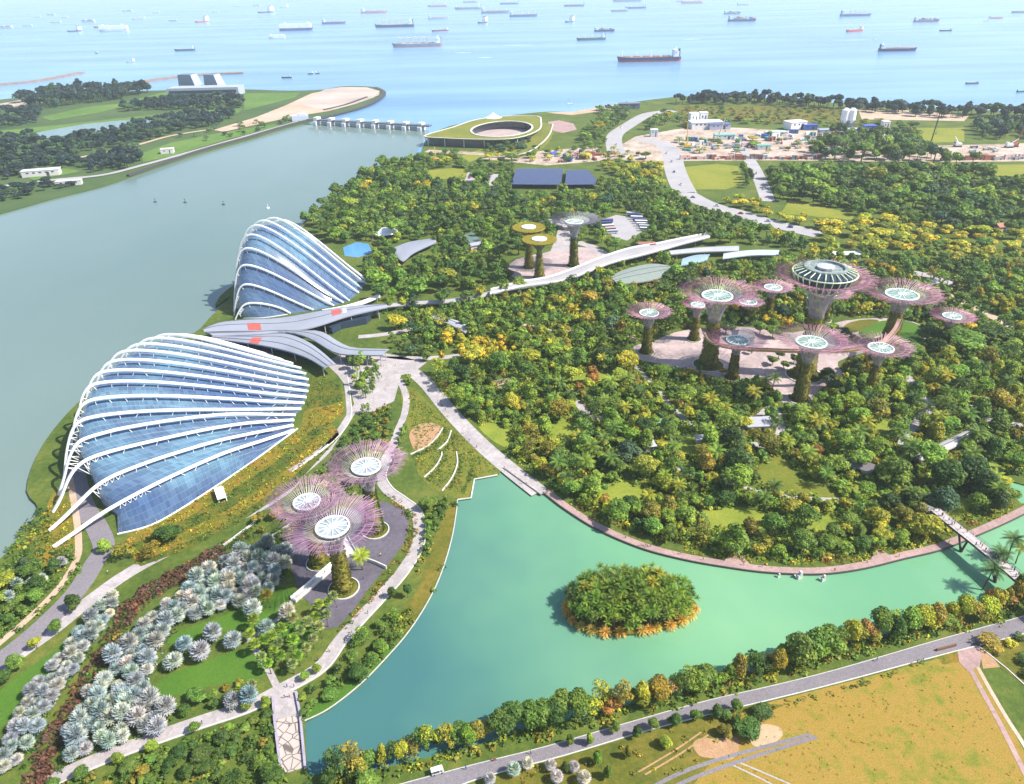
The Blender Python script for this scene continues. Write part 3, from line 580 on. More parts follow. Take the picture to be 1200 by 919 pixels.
def supertree(label, base, top_y, hw, disc, kind, tr=None, n=40, group=None, planter=True, top_x=None):
    B = G(*base); H = height_to(base[0], base[1], top_y); zt = H*.985; sc = pxm((B.x, B.y, H)); Rr = hw/sc; rd = disc/sc; rt = tr/sc if tr else Rr*.16
    root = empty('supertree', B, label, 'tree tower', group); loc = Vector((B.x, B.y, 0))
    rim = H; lowz = H*(.60 if kind != 'gold' else .8); neck = rt*.82
    b = MB(); pr = [(rt*1.35, 0), (rt*1.18, H*.08), (rt*1.02, H*.22), (rt*.9, H*.4), (neck, H*.58), (neck*.98, H*.66)]
    if kind == 'gold': pr = [(rt*1.5, 0), (rt*1.3, H*.1), (rt*1.0, H*.3), (rt*.8, H*.55), (rt*.75, H*.8), (rt*.9, H*.9)]
    b.lathe(loc, pr, 20); b.build('trunk', m_trunkp, root, smooth=True)
    # leafy planting growing on the trunk
    nq = int(800 if H < 33 else 1300); V = []; F = []
    for i in range(nq):
        z = random.random()**1.3*H*.62; k = 0
        while k < len(pr)-2 and pr[k+1][1] < z: k += 1
        f = (z-pr[k][1])/max(.01, pr[k+1][1]-pr[k][1]); r = pr[k][0]+(pr[k+1][0]-pr[k][0])*min(1, f); a = random.random()*6.283
        c = loc+Vector((math.cos(a)*(r+.15), math.sin(a)*(r+.15), z)); s = random.uniform(.4, 1.15); t = Vector((-math.sin(a), math.cos(a), 0)); u = Vector((math.cos(a)*.6, math.sin(a)*.6, random.uniform(.2, 1))).normalized()
        j = len(V); V += [c-t*s*.5, c+t*s*.5, c+t*s*.35+u*s, c-t*s*.35+u*s]; F.append((j, j+1, j+2, j+3))
    b = MB(); b.add(V, F); b.build('trunk_planting', m_trunkp2 if random.random() < .5 else m_trunkp3, root)
    # pale steel core flaring into the canopy
    if kind == 'gold':
        b = MB(); b.lathe(loc, [(rt*.9, H*.86), (Rr*.5, H*.93), (Rr*.97, H*.965), (Rr, H*.985), (Rr*.97, H), (Rr*.4, H*.992)], 40); b.build('canopy_planting', m_gold, root, smooth=False)
        b = MB(); b.lathe(loc, [(rd, H*.992), (rd, H*1.012), (rd*.45, H*1.015), (rd*.42, H*.995)], 32); b.build('canopy_disc', m_discw, root)
        b = MB()
        for k in range(28):
            a = k/28*6.283; d = Vector((math.cos(a), math.sin(a), 0)); b.tube([loc+d*rt*.8+Vector((0, 0, H*.74)), loc+d*Rr*.45+Vector((0, 0, H*.90)), loc+d*Rr*.98+Vector((0, 0, H*.958))], .14, 4)
        b.build('canopy_branch', m_rodg, root)
    else:
        outer = {'silver': m_rodv, 'grove': m_rodp, 'pink': m_rodk, 'grey': m_rodg}[kind]; bi = MB(); bo = MB()
        def prof(t):   # radius, height
            return neck*1.02+(Rr-neck)*(t**2.1*.86+.14*t), lowz+(rim*1.0-lowz)*(1-max(0.0, 1-t)**1.9)
        def rod(a0, a1, t0, t1, r, mb, k=4):
            P = []
            for q in range(k+1):
                f = q/k; t = t0+(t1-t0)*f; a = a0+(a1-a0)*f; rr, zz = prof(t); P.append(loc+Vector((math.cos(a)*rr, math.sin(a)*rr, zz)))
            mb.tube(P, r, 3, cap=False)
        n = int(n*1.3); da = 6.2832/n; rs = max(.085, .205/max(sc, 1.2))
        for k in range(n):
            a = k*da; rod(a, a, 0, .52, rs, bi, 6)
            for s in (-1, 1):
                a1 = a+s*da*.25+random.uniform(-.15, .15)*da; rod(a, a1, .50, .74, rs*.9, bi if kind != 'pink' else bo, 3)
                for s2 in (-1, 1): rod(a1, a1+s2*da*random.uniform(.08, .2), .72, random.uniform(.93, 1.06), rs*.85, bo, 3)
        # woven diagonals around the neck and outer hoops
        for t in (.30, .5): 
            rr, zz = prof(t); bi.tube([loc+Vector((math.cos(q/40*6.2832)*rr, math.sin(q/40*6.2832)*rr, zz)) for q in range(40)], rs*.8, 3, closed=True)
        for t in (.82, .93):
            rr, zz = prof(t); bo.tube([loc+Vector((math.cos(q/48*6.2832)*rr, math.sin(q/48*6.2832)*rr, zz)) for q in range(48)], rs*.7, 3, closed=True)
        for k in range(0, n, 2):
            for s in (-1, 1): rod(k*da, k*da+s*da*5, .02, .55, rs*.6, bi, 5)
        bi.build('inner_branch', m_rodw if kind != 'grey' else m_steel, root); bo.build('outer_branch', outer, root)
        zd = prof(.55)[1]+.3
        if kind == 'tallest': pass
        ring = MB(); ring.lathe(loc, [(rd*.98, zd), (rd*1.03, zd+.15), (rd*1.03, zd+.75), (rd*.94, zd+.8), (rd*.92, zd+.2)], 40, cap=False); ro = ring.build('canopy_ring', m_ringw, root)
        ds = MB(); ds.lathe(loc, [(rd*.93, zd+.1), (rd*.93, zd+.35), (rd*.3, zd+.6)], 40); do = ds.build('canopy_disc', m_discg if kind == 'silver' else m_discm, root)
        sp_ = MB()
        for k in range(14):
            a = k/14*6.2832; d = Vector((math.cos(a), math.sin(a), 0)); sp_.strip([loc+d*rd*.22+Vector((0, 0, zd+.66)), loc+d*rd*.95+Vector((0, 0, zd+.5))], .22, .2)
        sp_.lathe(loc, [(rd*.24, zd+.5), (rd*.24, zd+1.0), (rd*.05, zd+1.2)], 12); sp_.build('disc_spoke', m_white, do)
        cg = MB()
        for k in range(18):
            a = k/18*6.2832; d = Vector((math.cos(a), math.sin(a), 0)); cg.tube([loc+d*neck*.95+Vector((0, 0, H*.62)), loc+d*rd*.9+Vector((0, 0, zd+.1))], rs*.8, 3, cap=False)
        cg.build('core_frame', m_rodw, root)
    if planter:
        rp = rt*2.3; b = MB(); b.lathe(loc, [(rp, 0), (rp, .55), (rp*.93, .55), (rp*.93, .2)], 36, cap=False); p = b.build('planter_ring', m_kerb, root)
        b = MB(); b.lathe(loc, [(rp*.93, .18), (rp*.7, .5), (rt*1.2, .9)], 24); b.build('planter_bed', m_bed_g, p)
    return root, B, H, Rr, rd
m_trunkp2 = plain('trunk_fern', (.10, .15, .02), .8, .5, .7); m_trunkp3 = plain('trunk_bromeliad', (.26, .23, .035), .8, .5, .7)
GRV = 'supertrees in the paved grove'; SIL = 'supertrees beside the silver palm garden'; GOL = 'supertrees beside the raised promenade'
supertree('violet supertree in front of its two neighbours, trunk in full view on dark paving', (403, 690), 612, 56, 19.5, 'silver', 8.5, 46, SIL)
supertree('violet supertree set back towards the terraced green slope, alone on its side', (440, 622), 541, 46, 17, 'silver', 7.5, 42, SIL)
supertree('violet supertree partly hidden behind its front neighbour, nearest the flower slope', (374, 660), 583, 45, 15.5, 'silver', 7, 40, SIL)
supertree('large supertree at the grove edge whose thick trunk carries one walkway end', (830, 428), 340, 45, 17.5, 'grove', 8.5, 44, GRV)
supertree('pink supertree standing alone in front of the walkway, tall slim golden trunk', (937, 468), 396, 43, 17, 'grove', 6.5, 40, GRV)
supertree('small dark-trunked supertree before the thick-trunked one, beside the plaza', (858, 443), 396, 33, 13, 'grove', 4.5, 34, GRV)
supertree('pink supertree with slanting orange poles beside its trunk, nearest the round lawn', (1018, 463), 404, 35, 14, 'pink', 4.5, 34, GRV)
supertree('large supertree rising behind the round lawn, other end of the walkway', (1042, 402), 341, 44, 18, 'grove', 8, 42, GRV)
supertree('small outlying supertree among dark trees past the round lawn', (1106, 402), 369, 25, 10, 'grove', 3.5, 36, GRV)
supertree('lone supertree with golden trunk on its own paved circle, nearest the domes', (757, 413), 364, 26, 11, 'pink', 4.5, 36, GRV)
supertree('smallest pale supertree, between the thick-trunked and tallest ones', (873, 378), 353, 18, 10, 'pink', 3, 32, GRV)
supertree('small supertree just left of the tallest one with dark slender trunk', (900, 372), 335, 23, 10, 'pink', 3.5, 34, GRV)
supertree('small supertree peeping out behind the tallest one, towards the round lawn', (966, 376), 342, 24, 9, 'pink', 3.5, 34, GRV)
supertree('small supertree mostly hidden behind the thick-trunked supertree', (813, 398), 355, 18, 8, 'grove', 4, 32, GRV)
r_, B_, H_, Rr_, rd_ = supertree('tallest supertree with dark glazed rooftop bowl ringed by pale green ribs', (942, 440), 322, 56, 26, 'grove', 10, 52, GRV)
sc_ = pxm((B_.x, B_.y, H_)); loc = Vector((B_.x, B_.y, 0)); b = MB()
b.lathe(loc, [(7, H_*.86), (13, H_*.93), (14.2, H_+1.5), (11, H_+3.4), (10.4, H_+3.2)], 40); bar = b.build('rooftop_bar', m_gl2, r_)
b = MB(); b.lathe(loc, [(10.6, H_+3.2), (10.6, H_+4.4), (9.2, H_+4.5), (8.8, H_+3.4), (0.2, H_+3.2)], 40); b.build('roof_terrace', plain('terrace_grey', (.22, .26, .25), .7, .4, .5), bar)
b = MB()
for k in range(26):
    a = k/26*6.2832; d = Vector((math.cos(a), math.sin(a), 0)); b.tube([loc+d*9+Vector((0, 0, H_*.86)), loc+d*13.6+Vector((0, 0, H_*.925)), loc+d*15.8+Vector((0, 0, H_+1.2)), loc+d*15.2+Vector((0, 0, H_+2.4)), loc+d*10.6+Vector((0, 0, H_+3.8))], .3, 5)
b.tube([loc+Vector((math.cos(q/48*6.2832)*15.8, math.sin(q/48*6.2832)*15.8, H_+1.4)) for q in range(48)], .4, 5, closed=True)
b.build('roof_rib', plain('pale_green_steel', (.60, .68, .45), .5), r_)
b = MB(); b.lathe(loc+Vector((0, 0, 0)), [(4.5, H_+3.6), (4.5, H_+4.6), (0.3, H_+5.0)], 10); b.build('roof_pavilion', m_steel, bar)
supertree('nearer golden-topped supertree with flat planted disc, beside raised promenade', (632, 326), 280, 21, 9, 'gold', 4, 0, GOL)
supertree('farther golden-topped supertree with flat planted disc, half behind its twin', (620, 314), 266, 20, 8.5, 'gold', 3.8, 0, GOL)
supertree('grey wire-topped supertree, tallest of three beside the raised promenade', (672, 312), 256, 29, 10, 'grey', 4.2, 44, GOL)
# aerial walkway
sw = spline([G(x, y, 22) for x, y in [(824, 385), (831, 399), (845, 406), (870, 410), (900, 411.5), (930, 412.5), (984, 412.5), (1010, 409), (1034, 402), (1048, 389), (1055, 375)]], 5)
root = empty('aerial_walkway', sw[len(sw)//2]*1.0, 'thin pinkish aerial walkway arcing between two large supertrees', 'walkway'); root.location.z = 0
b = MB(); b.strip(sw, 2.4, .35); b.build('deck', m_pink, root)
for s in (-1, 1):
    b = MB(); pts = []
    for i, p in enumerate(sw):
        d = sw[min(i+1, len(sw)-1)]-sw[max(i-1, 0)]; a = Vector((d.y, -d.x, 0)).normalized(); pts.append(p+a*s*1.25)
    b.strip(pts, .1, 1.2); b.build('railing', plain('bronze_rail', (.42, .25, .12), .5), root)
for i, (a, c) in enumerate((((1013, 405), (1024, 462)), ((1027, 405), (1024, 464)))):
    b = MB(); q = G(*c); p = G(a[0], a[1], 26); b.tube([q, p], .45, 6); tag(b.build('slanting_pole', plain('orange_steel', (.42, .17, .06), .5)), ['orange slanting pole against the pink supertree trunk, longer lean', 'orange slanting pole against the pink supertree trunk, steeper one'][i], 'pole', 'orange poles by the pink supertree')

# ------------------------------------------------------------------ bridges and raised promenade
up = [(575, 340), (610, 331), (640, 326), (665, 318), (708, 301), (740, 291), (770, 286), (798, 280), (830, 274)]; lo = [(574, 345), (608, 337), (645, 332), (668, 327), (714, 309), (745, 301), (772, 294), (800, 286), (832, 278)]
root, pt = roof('pale raised promenade crossing the woodland between golden supertrees and far roofs', up, lo, 7, [], [], [(t, .5) for t in (.08, .2, .32, .45, .58, .7, .82, .94)], th=.9, name='raised_promenade', mat=m_roadl); root['category'] = 'bridge'
for s in (0, 1):
    b = MB(); b.strip([pt(i/24, s, 0) for i in range(25)], .35, 1.2); b.build('parapet', m_white, root)
b = MB(); q = G(757, 296, 0); b.box((q.x, q.y, 4), (14, 6, 8)); tag(b.build('lift_house', plain('brick_red', (.30, .12, .09), .8)), 'small red brick lift house under the raised promenade', 'building')
root, pt = roof('low curved walkway running from the dome roofs to the woodland', [(400, 362), (440, 357), (490, 353), (530, 350), (575, 341)], [(402, 366), (442, 361), (492, 356.5), (532, 354), (576, 346)], 4, [], [], [(t, .5) for t in (.15, .4, .65, .9)], th=.6, name='raised_walkway', mat=m_roadl); root['category'] = 'bridge'
# dragonfly-lake footbridge
dk = spline([G(x, y, 7) for x, y in [(1096, 597), (1122, 618), (1148, 638.5), (1175, 661), (1205, 687), (1240, 716)]], 5)
root = empty('footbridge', (dk[8].x, dk[8].y, 0), 'long white-decked footbridge crowded with people over the green lake', 'bridge')
b = MB(); b.strip([p-Vector((0, 0, .5)) for p in dk], 4.2, .5); b.build('deck', plain('pale_deck', (.46, .40, .39), .8), root)
for s in (-1, 1):
    pts = []
    for i, p in enumerate(dk):
        d = dk[min(i+1, len(dk)-1)]-dk[max(i-1, 0)]; a = Vector((d.y, -d.x, 0)).normalized(); pts.append(p+a*s*2.15)
    b = MB(); b.tube([p+Vector((0, 0, 1.15)) for p in pts], .06, 4); b.tube([p+Vector((0, 0, .6)) for p in pts], .035, 4); b.strip([p-Vector((0, 0, .75)) for p in pts], .25, .75)
    for p in pts[::2]: b.tube([p, p+Vector((0, 0, 1.15))], .05, 4)
    b.build('railing', m_dark, root)
for bx, by, tops in ((1126, 647, ((1123, 619), (1137, 629))), (1166, 683, ((1160, 648), (1172, 658)))):
    q = G(bx, by, -.6)
    for t in tops:
        p = G(t[0], t[1], 6.4); b = MB(); b.tube([q, p], [.5, .35], 8); b.build('support_leg', m_dark, root)
b = MB(); p = dk[0]; b.box((p.x-1.5, p.y+1.5, 3.2), (3.6, 4.6, 6.4), .7); b.build('abutment', plain('weathered_concrete', (.2, .19, .18), .9), root)
# small paved bridge with crazy-paved deck
def hexmat():
    m, nt, b = new_mat('crazy_paving'); g = nt.nodes.new('ShaderNodeNewGeometry'); v = nt.nodes.new('ShaderNodeTexVoronoi'); v.feature = 'DISTANCE_TO_EDGE'; v.inputs['Scale'].default_value = .38; nt.links.new(g.outputs['Position'], v.inputs[0])
    r = ramp(nt, v.outputs['Distance'], [(.0, (.12, .10, .09)), (.035, (.14, .12, .10)), (.055, (.44, .37, .33)), (1, (.5, .42, .37))]); nt.links.new(r.outputs[0], b.inputs['Base Color']); b.inputs['Roughness'].default_value = .85; return m
c = G(340, 850); root = empty('garden_bridge', (c.x, c.y, 0), 'short garden bridge with crazy-paved deck and violet-grey parapets', 'bridge')
b = MB(); b.prism(GP([(322, 845), (351, 838), (357, 900), (330, 908)]), -1.2, .35); b.build('deck', hexmat(), root)
b = MB(); b.prism(GP([(318, 816), (336, 808), (349, 812), (351, 838), (322, 845)]), -.6, .34); b.build('approach', m_pave, root)
m_par = plain('violet_parapet', (.34, .30, .38), .7)
for pts in ([(320, 818), (322, 845), (330, 909)], [(347, 812), (352, 838), (358, 901)]):
    b = MB(); b.strip(GP(pts, .3), .7, .9); b.build('parapet', m_par, root)
clear([(316, 808), (350, 804), (362, 912), (326, 916)])
# plaza ramps by the silver garden supertrees
for lab, pts, wd, z in (('white glass-sided ramp climbing across dark supertree plaza', [(344, 705), (362, 690), (382, 672), (396, 660)], 2.6, .8), ('white ramp behind the front violet supertree trunk', [(398, 624), (404, 637), (412, 652)], 4.0, 1.4), ('thin white wall edging the dark plaza beside lakeside path', [(406, 651), (425, 656), (440, 661), (453, 667)], .5, 1.6)):
    P = spline(GP(pts), 4); root = empty('plaza_ramp', (P[0].x, P[0].y, 0), lab, 'ramp')
    b = MB(); b.strip(P, wd, z); b.build('deck', m_kerb, root)
    if wd > 1:
        for s in (-1, 1):
            q = []
            for i, p in enumerate(P):
                d = P[min(i+1, len(P)-1)]-P[max(i-1, 0)]; a = Vector((d.y, -d.x, 0)).normalized(); q.append(p+a*s*wd/2+Vector((0, 0, z)))
            b = MB(); b.strip(q, .12, 1.0); b.build('side_panel', m_white, root)
# long low planter walls seen between path and flower slope
for i, pts in enumerate(([(300, 640), (330, 622), (345, 612)], [(262, 640), (300, 612)], [(355, 545), (385, 522)])):
    P = GP(pts); b = MB(); b.strip(P, .5, .8); tag(b.build('garden_wall', m_kerb), ['low pale wall between main path and violet supertrees', 'low pale wall along garden path below flower slope', 'short pale wall at top end of the flower slope'][i], 'wall')
q = G(259, 583); b = MB(); b.box((q.x, q.y, 2.5), (3.5, 9, .5), .5); b.box((q.x-1.5, q.y, 1.2), (.4, 8.5, 2.4), .5); b.box((q.x+1.5, q.y+1, 1.2), (.4, 8.5, 2.4), .5); tag(b.build('portal_frame', m_white), 'white portal frame standing on the orange flower slope', 'frame')
# ------------------------------------------------------------------ tidal barrage and its green-roofed hall
A, Bq = G(362, 144.5), G(505, 152.5); root = empty('barrage_bridge', (A.x, A.y, 0), 'long low barrage bridge on pale piers closing off the bay', 'bridge')
b = MB(); b.strip([A+Vector((0, 0, 5)), Bq+Vector((0, 0, 5))], 9, 1.8); b.build('deck', plain('dark_deck', (.13, .13, .16), .8), root)
dv = (Bq-A).normalized(); nv = Vector((dv.y, -dv.x, 0))
for i in range(8):
    p = A.lerp(Bq, (i+.6)/8.2); rz = math.atan2(dv.y, dv.x)
    b = MB(); b.box((p.x, p.y, 1.2), (6, 16, 5.4), rz); b.box((p.x-nv.x*1, p.y-nv.y*1, 6.2), (7, 11, 7), rz); b.build('pier', plain('pale_pier', (.68, .66, .66), .8), root)
for i in range(7):
    p = A.lerp(Bq, (i+1.1)/8.2); b = MB(); b.box((p.x, p.y, 1.2), (13, 1.2, 5), math.atan2(dv.y, dv.x)); b.build('sluice_gate', m_steel, root)
b = MB(); q = G(352, 141); b.box((q.x, q.y, 4), (26, 14, 8), .3); b.box((q.x+4, q.y, 9), (12, 9, 2.4), .3); b.build('control_house', plain('pale_blue_wall', (.50, .55, .66), .7), root)
root = empty('green_roofed_hall', tuple(G(570, 160)), 'waterside hall with sloping grass roof and oval open courtyard', 'building')
m_grroof = ground('grass_roof', [(.35, (.13, .16, .025)), (.65, (.22, .21, .04))], .03, .3); ZR = 11.0
outer = spline([G(x, y, ZR) for x, y in [(497, 159.5), (530, 149.5), (560, 140), (600, 136), (630, 136.5), (634, 143), (632, 152), (614, 160), (590, 163.5), (555, 163.5), (520, 162)]], 3, True)
oval = [G(588+36*math.cos(t), 151.5+9*math.sin(t)-(.06*36*math.cos(t)), ZR) for t in [k/30*6.2832 for k in range(30)]]
b = MB(); b.prism(outer, ZR-1.4, ZR, holes=[oval]); rf = b.build('roof', m_grroof, root)
b = MB(); b.strip([p+Vector((0, 0, .02)) for p in outer+[outer[0]]], 2.2, .6); b.build('roof_edge', m_kerb, rf)
b = MB(); b.strip([p+Vector((0, 0, .02)) for p in oval+[oval[0]]], 2.6, .7); b.build('courtyard_rim', m_kerb, rf)
cc = sum(outer, Vector())/len(outer); wl = [cc.lerp(p, .955) for p in outer]
b = MB(); b.strip([Vector((p.x, p.y, 0)) for p in wl+[wl[0]]], .6, ZR-1.5); b.build('glass_wall', m_gl2, root)
oc = sum(oval, Vector())/len(oval); b = MB(); b.strip([oc.lerp(Vector((p.x, p.y, oc.z)), 1.12)-Vector((0, 0, ZR)) for p in oval+[oval[0]]], .6, ZR-1.5); b.build('courtyard_wall', m_gl2, root)
b = MB(); b.prism([oc.lerp(p, 1.1) for p in oval], None, .12); b.build('courtyard_floor', m_plaza, root)
for k in range(0, len(outer), 2):
    p = cc.lerp(outer[k], .985); b = MB(); b.tube([(p.x, p.y, 0), (p.x, p.y, ZR-1.4)], .45, 6); b.build('column', m_white, root)
rp = [((634, 143), (652, 146)), ((633, 150), (648, 158)), ((624, 158), (638, 169)), ((606, 165), (622, 179)), ((585, 172), (600, 183)), ((566, 178), (575, 185))]
hz = [ZR, ZR*.82, ZR*.6, ZR*.36, ZR*.15, .1]; b = MB(); I = [G(a[0][0], a[0][1], h) for a, h in zip(rp, hz)]; O = [G(a[1][0]-4, a[1][1], h) for a, h in zip(rp, hz)]
I = spline(I, 4); O = spline(O, 4); N = len(I); V = I+O+[Vector((p.x, p.y, 0)) for p in I]+[Vector((p.x, p.y, 0)) for p in O]
b.add(V, [(i, i+1, N+i+1, N+i) for i in range(N-1)]+[(i, 2*N+i, 2*N+i+1, i+1) for i in range(N-1)]+[(N+i, N+i+1, 3*N+i+1, 3*N+i) for i in range(N-1)]); b.build('grass_ramp', m_grroof, root)
b = MB(); b.strip(O, 1.6, .9); b.build('ramp_edge', m_kerb, root)
p = G(578, 138, ZR); b = MB(); b.lathe((p.x, p.y, ZR), [(13, 0), (13, .3), (7, 3.0), (.6, 7)], 8); b.build('roof_tent', m_white, root)
q = G(660, 147); b = MB(); b.prism(GP([(642, 143), (655, 141), (672, 145), (676, 152), (660, 156), (645, 153)]), None, .1); structure('forecourt', b, m_pink)
clear([(490, 172), (500, 150), (560, 134), (640, 132), (680, 143), (676, 160), (640, 172), (600, 186), (545, 186), (560, 176)])
# ------------------------------------------------------------------ twin slab towers on the far shore
root = empty('office_block', tuple(G(240, 109)), 'pale podium block with two slanted slab towers on far shore', 'building'); q = G(243, 110.5); m_tw = plain('blue_grey_cladding', (.13, .18, .25), .5); m_tw2 = plain('pale_end_wall', (.36, .40, .46), .6)
for (x0, x1) in ((211, 231), (241, 258)):
    a = G(x0, 109, 0); c = G(x1, 109, 0); h = height_to(x0, 109, 88); W = (c-a).length
    b = MB(); m0 = (a+c)/2; V = [(a.x, a.y, 8), (c.x, c.y, 8), (c.x+6, c.y+28, 8), (a.x+6, a.y+28, 8), (a.x+2, a.y+2, h), (c.x-7, c.y+2, h), (c.x-3, c.y+26, h), (a.x+4, a.y+26, h)]
    b.add(V, [(0, 1, 5, 4), (2, 3, 7, 6), (4, 5, 6, 7), (3, 0, 4, 7)]); b.add(V, [(1, 2, 6, 5)], 1); t = b.build('tower', [m_tw, m_tw2], root)
    b = MB()
    for k in range(8):
        f = (k+.7)/9; z = 8+(h-8)*f; b.box(((a.x+c.x)/2-2.5*f, a.y+2*f-.5, z), (W*(.9-.15*f), .6, 1.6), math.atan2(c.y-a.y, c.x-a.x))
    b.build('window_band', m_gl2, t)
a, c = G(202, 112.5), G(284, 110.5); b = MB(); mid = (a+c)/2; b.box((mid.x, mid.y, 8), ((c-a).length, 40, 16), math.atan2(c.y-a.y, c.x-a.x)); po = b.build('podium', m_tw2, root)
b = MB(); b.box((mid.x, mid.y-20.4, 9), ((c-a).length*.94, .8, 5), math.atan2(c.y-a.y, c.x-a.x)); b.build('window_band', m_gl2, po)
# ------------------------------------------------------------------ ships in the roads
_pm = {}
def paint(c):
    k = tuple(round(x, 3) for x in c)
    if k not in _pm: _pm[k] = plain('ship_paint', k, .55, .1, .05)
    return _pm[k]
NAVY = (.025, .04, .13); BLUE = (.06, .12, .28); GREY = (.22, .25, .32); RED = (.50, .07, .06); PINK = (.55, .25, .27); WHITE = (.80, .80, .80); DARK = (.03, .04, .05); GREEN = (.05, .16, .15); BUFF = (.55, .42, .3)
def ship(label, x, y, lpx, hull, kind='bulk', house=1, rot=0, boot=None, seg=None):
    """x, y: waterline middle in the photograph; house +1: bridge at the right-hand end"""
    c = G(x, y, -1.6); sc = pxm(c); Lr = lpx/sc; L = Lr/max(.35, abs(math.cos(R_(rot)))); Wd = L*.155 if kind != 'tug' else L*.3
    fb = L*.055+1.5
    if kind == 'carrier': fb = L*.06+2
    root = empty('cargo_ship' if kind not in ('tug', 'boat', 'barge') else ('work_boat' if kind != 'barge' else 'barge'), c, label, 'ship' if kind not in ('tug', 'boat', 'barge') else ('boat' if kind != 'barge' else 'barge'), 'ships at anchor offshore', R_(rot))
    # local: +x = right-hand end; hull outline with bow away from the bridge
    s = house; bow = -s; st = []
    n = 7; lv = [(-.0, .9), (.35, .97), (1.0, 1.0)]
    V = []; F = []
    outl = [(-.5, .55), (-.46, .85), (-.30, 1), (.25, 1), (.40, .72), (.47, .3), (.5, .02)]
    for zf, k in lv:
        for sd in (1, -1):
            for (u, wv) in (outl if sd == 1 else outl[::-1]):
                rake = .03*zf*max(0, (u-.2)/.3); sheer = fb*(.28*max(0, (u-.3)/.2)**2 if zf == 1 else 0)
                V.append(((u*(.965+.0*k)+rake)*L*bow, sd*wv*Wd/2*(k if abs(u) < .45 else k), zf*fb+sheer))
    m = 14
    for i in range(2):
        for k in range(m): a = i*m+k; bq = i*m+(k+1) % m; F.append((a, bq, bq+m, a+m))
    b = MB(); b.add(V, F[:m], 1 if boot else 0); b.add(V, F[m:], 0); b.add(V, [tuple(2*m+k for k in range(m))], 2)
    b.build('hull', [paint(hull), paint(boot or hull), paint((.30, .16, .13) if kind in ('bulk', 'tanker') else (.35, .36, .38))], root, local=True)
    hx = s*L*.40
    if kind == 'carrier':
        b = MB(); b.box((0, 0, fb+L*.055), (L*.93, Wd*.98, L*.11)); b.build('cargo_block', paint(WHITE), root, local=True)
        b = MB(); b.box((-s*L*.36, 0, fb+L*.125), (L*.09, Wd*.95, L*.03)); b.box((s*L*.3, 0, fb+L*.13), (L*.05, Wd*.3, L*.04)); b.build('bridge_house', paint(WHITE), root, local=True)
        return root
    hh = L*(.10 if kind != 'tug' else .3)
    b = MB(); b.box((hx, 0, fb+hh*.38), (L*(.09 if kind != 'tug' else .3), Wd*.82, hh*.76)); b.box((hx-s*L*.01, 0, fb+hh*.86), (L*.055, Wd*1.0, hh*.22)); b.tube([(hx, 0, fb+hh*.9), (hx, 0, fb+hh*1.45)], L*.004+.25, 5); hs = b.build('bridge_house', paint(WHITE), root, local=True)
    b = MB(); b.box((hx-s*L*.03, 0, fb+hh*.87), (L*.018, Wd*.9, hh*.1)); b.build('bridge_windows', m_gl2, hs, local=True)
    b = MB(); b.box((hx+s*L*.055, 0, fb+hh*.55), (L*.03, Wd*.3, hh*1.1), taper=.8); b.build('funnel', paint(hull if hull != WHITE else BUFF), root, local=True)
    if kind in ('bulk', 'crane'):
        for k in range(5):
            b = MB(); b.box((-s*L*(.36-.155*k), 0, fb+L*.009), (L*.10, Wd*.6, L*.018)); b.build('hatch_cover', paint((.36, .2, .15) if boot else (.4, .42, .44)), root, local=True)
    if kind == 'crane':
        for k in range(4):
            x0 = -s*L*(.285-.155*k); b = MB(); b.box((x0, 0, fb+L*.05), (L*.016, L*.016, L*.10)); b.tube([(x0, 0, fb+L*.09), (x0-s*L*.10, 0, fb+L*.12)], L*.006, 4); b.tube([(x0, 0, fb+L*.10), (x0, 0, fb+L*.145)], L*.004, 4); b.build('deck_crane', paint(BUFF), root, local=True)
    elif kind == 'bulk':
        for k in range(3): b = MB(); xx = -s*L*(.43-.3*k*.75); b.tube([(xx, 0, fb), (xx, 0, fb+L*(.1 if k == 0 else .085))], L*.006, 5); b.build('mast', paint(WHITE), root, local=True)
    elif kind == 'tanker':
        b = MB(); b.box((-s*L*.05, 0, fb+L*.012), (L*.72, Wd*.10, L*.016)); b.build('deck_pipes', paint((.5, .2, .18)), root, local=True)
        for k in range(2): b = MB(); xx = -s*L*(.05+.36*k); b.tube([(xx, 0, fb), (xx, 0, fb+L*.07)], L*.005, 5); b.build('mast', paint(WHITE), root, local=True)
    elif kind == 'box':
        cs = [(.45, .12, .10), (.12, .2, .42), (.6, .6, .58), (.5, .32, .12), (.2, .38, .25)]
        for k in range(7): b = MB(); b.box((-s*L*(.40-.105*k), 0, fb+L*.022*(1+k % 3*.5)), (L*.092, Wd*.85, L*.044*(1+k % 3*.5))); b.build('container_stack', paint(cs[k % 5]), root, local=True)
    elif kind == 'barge': pass
    return root
T = 'tanker'
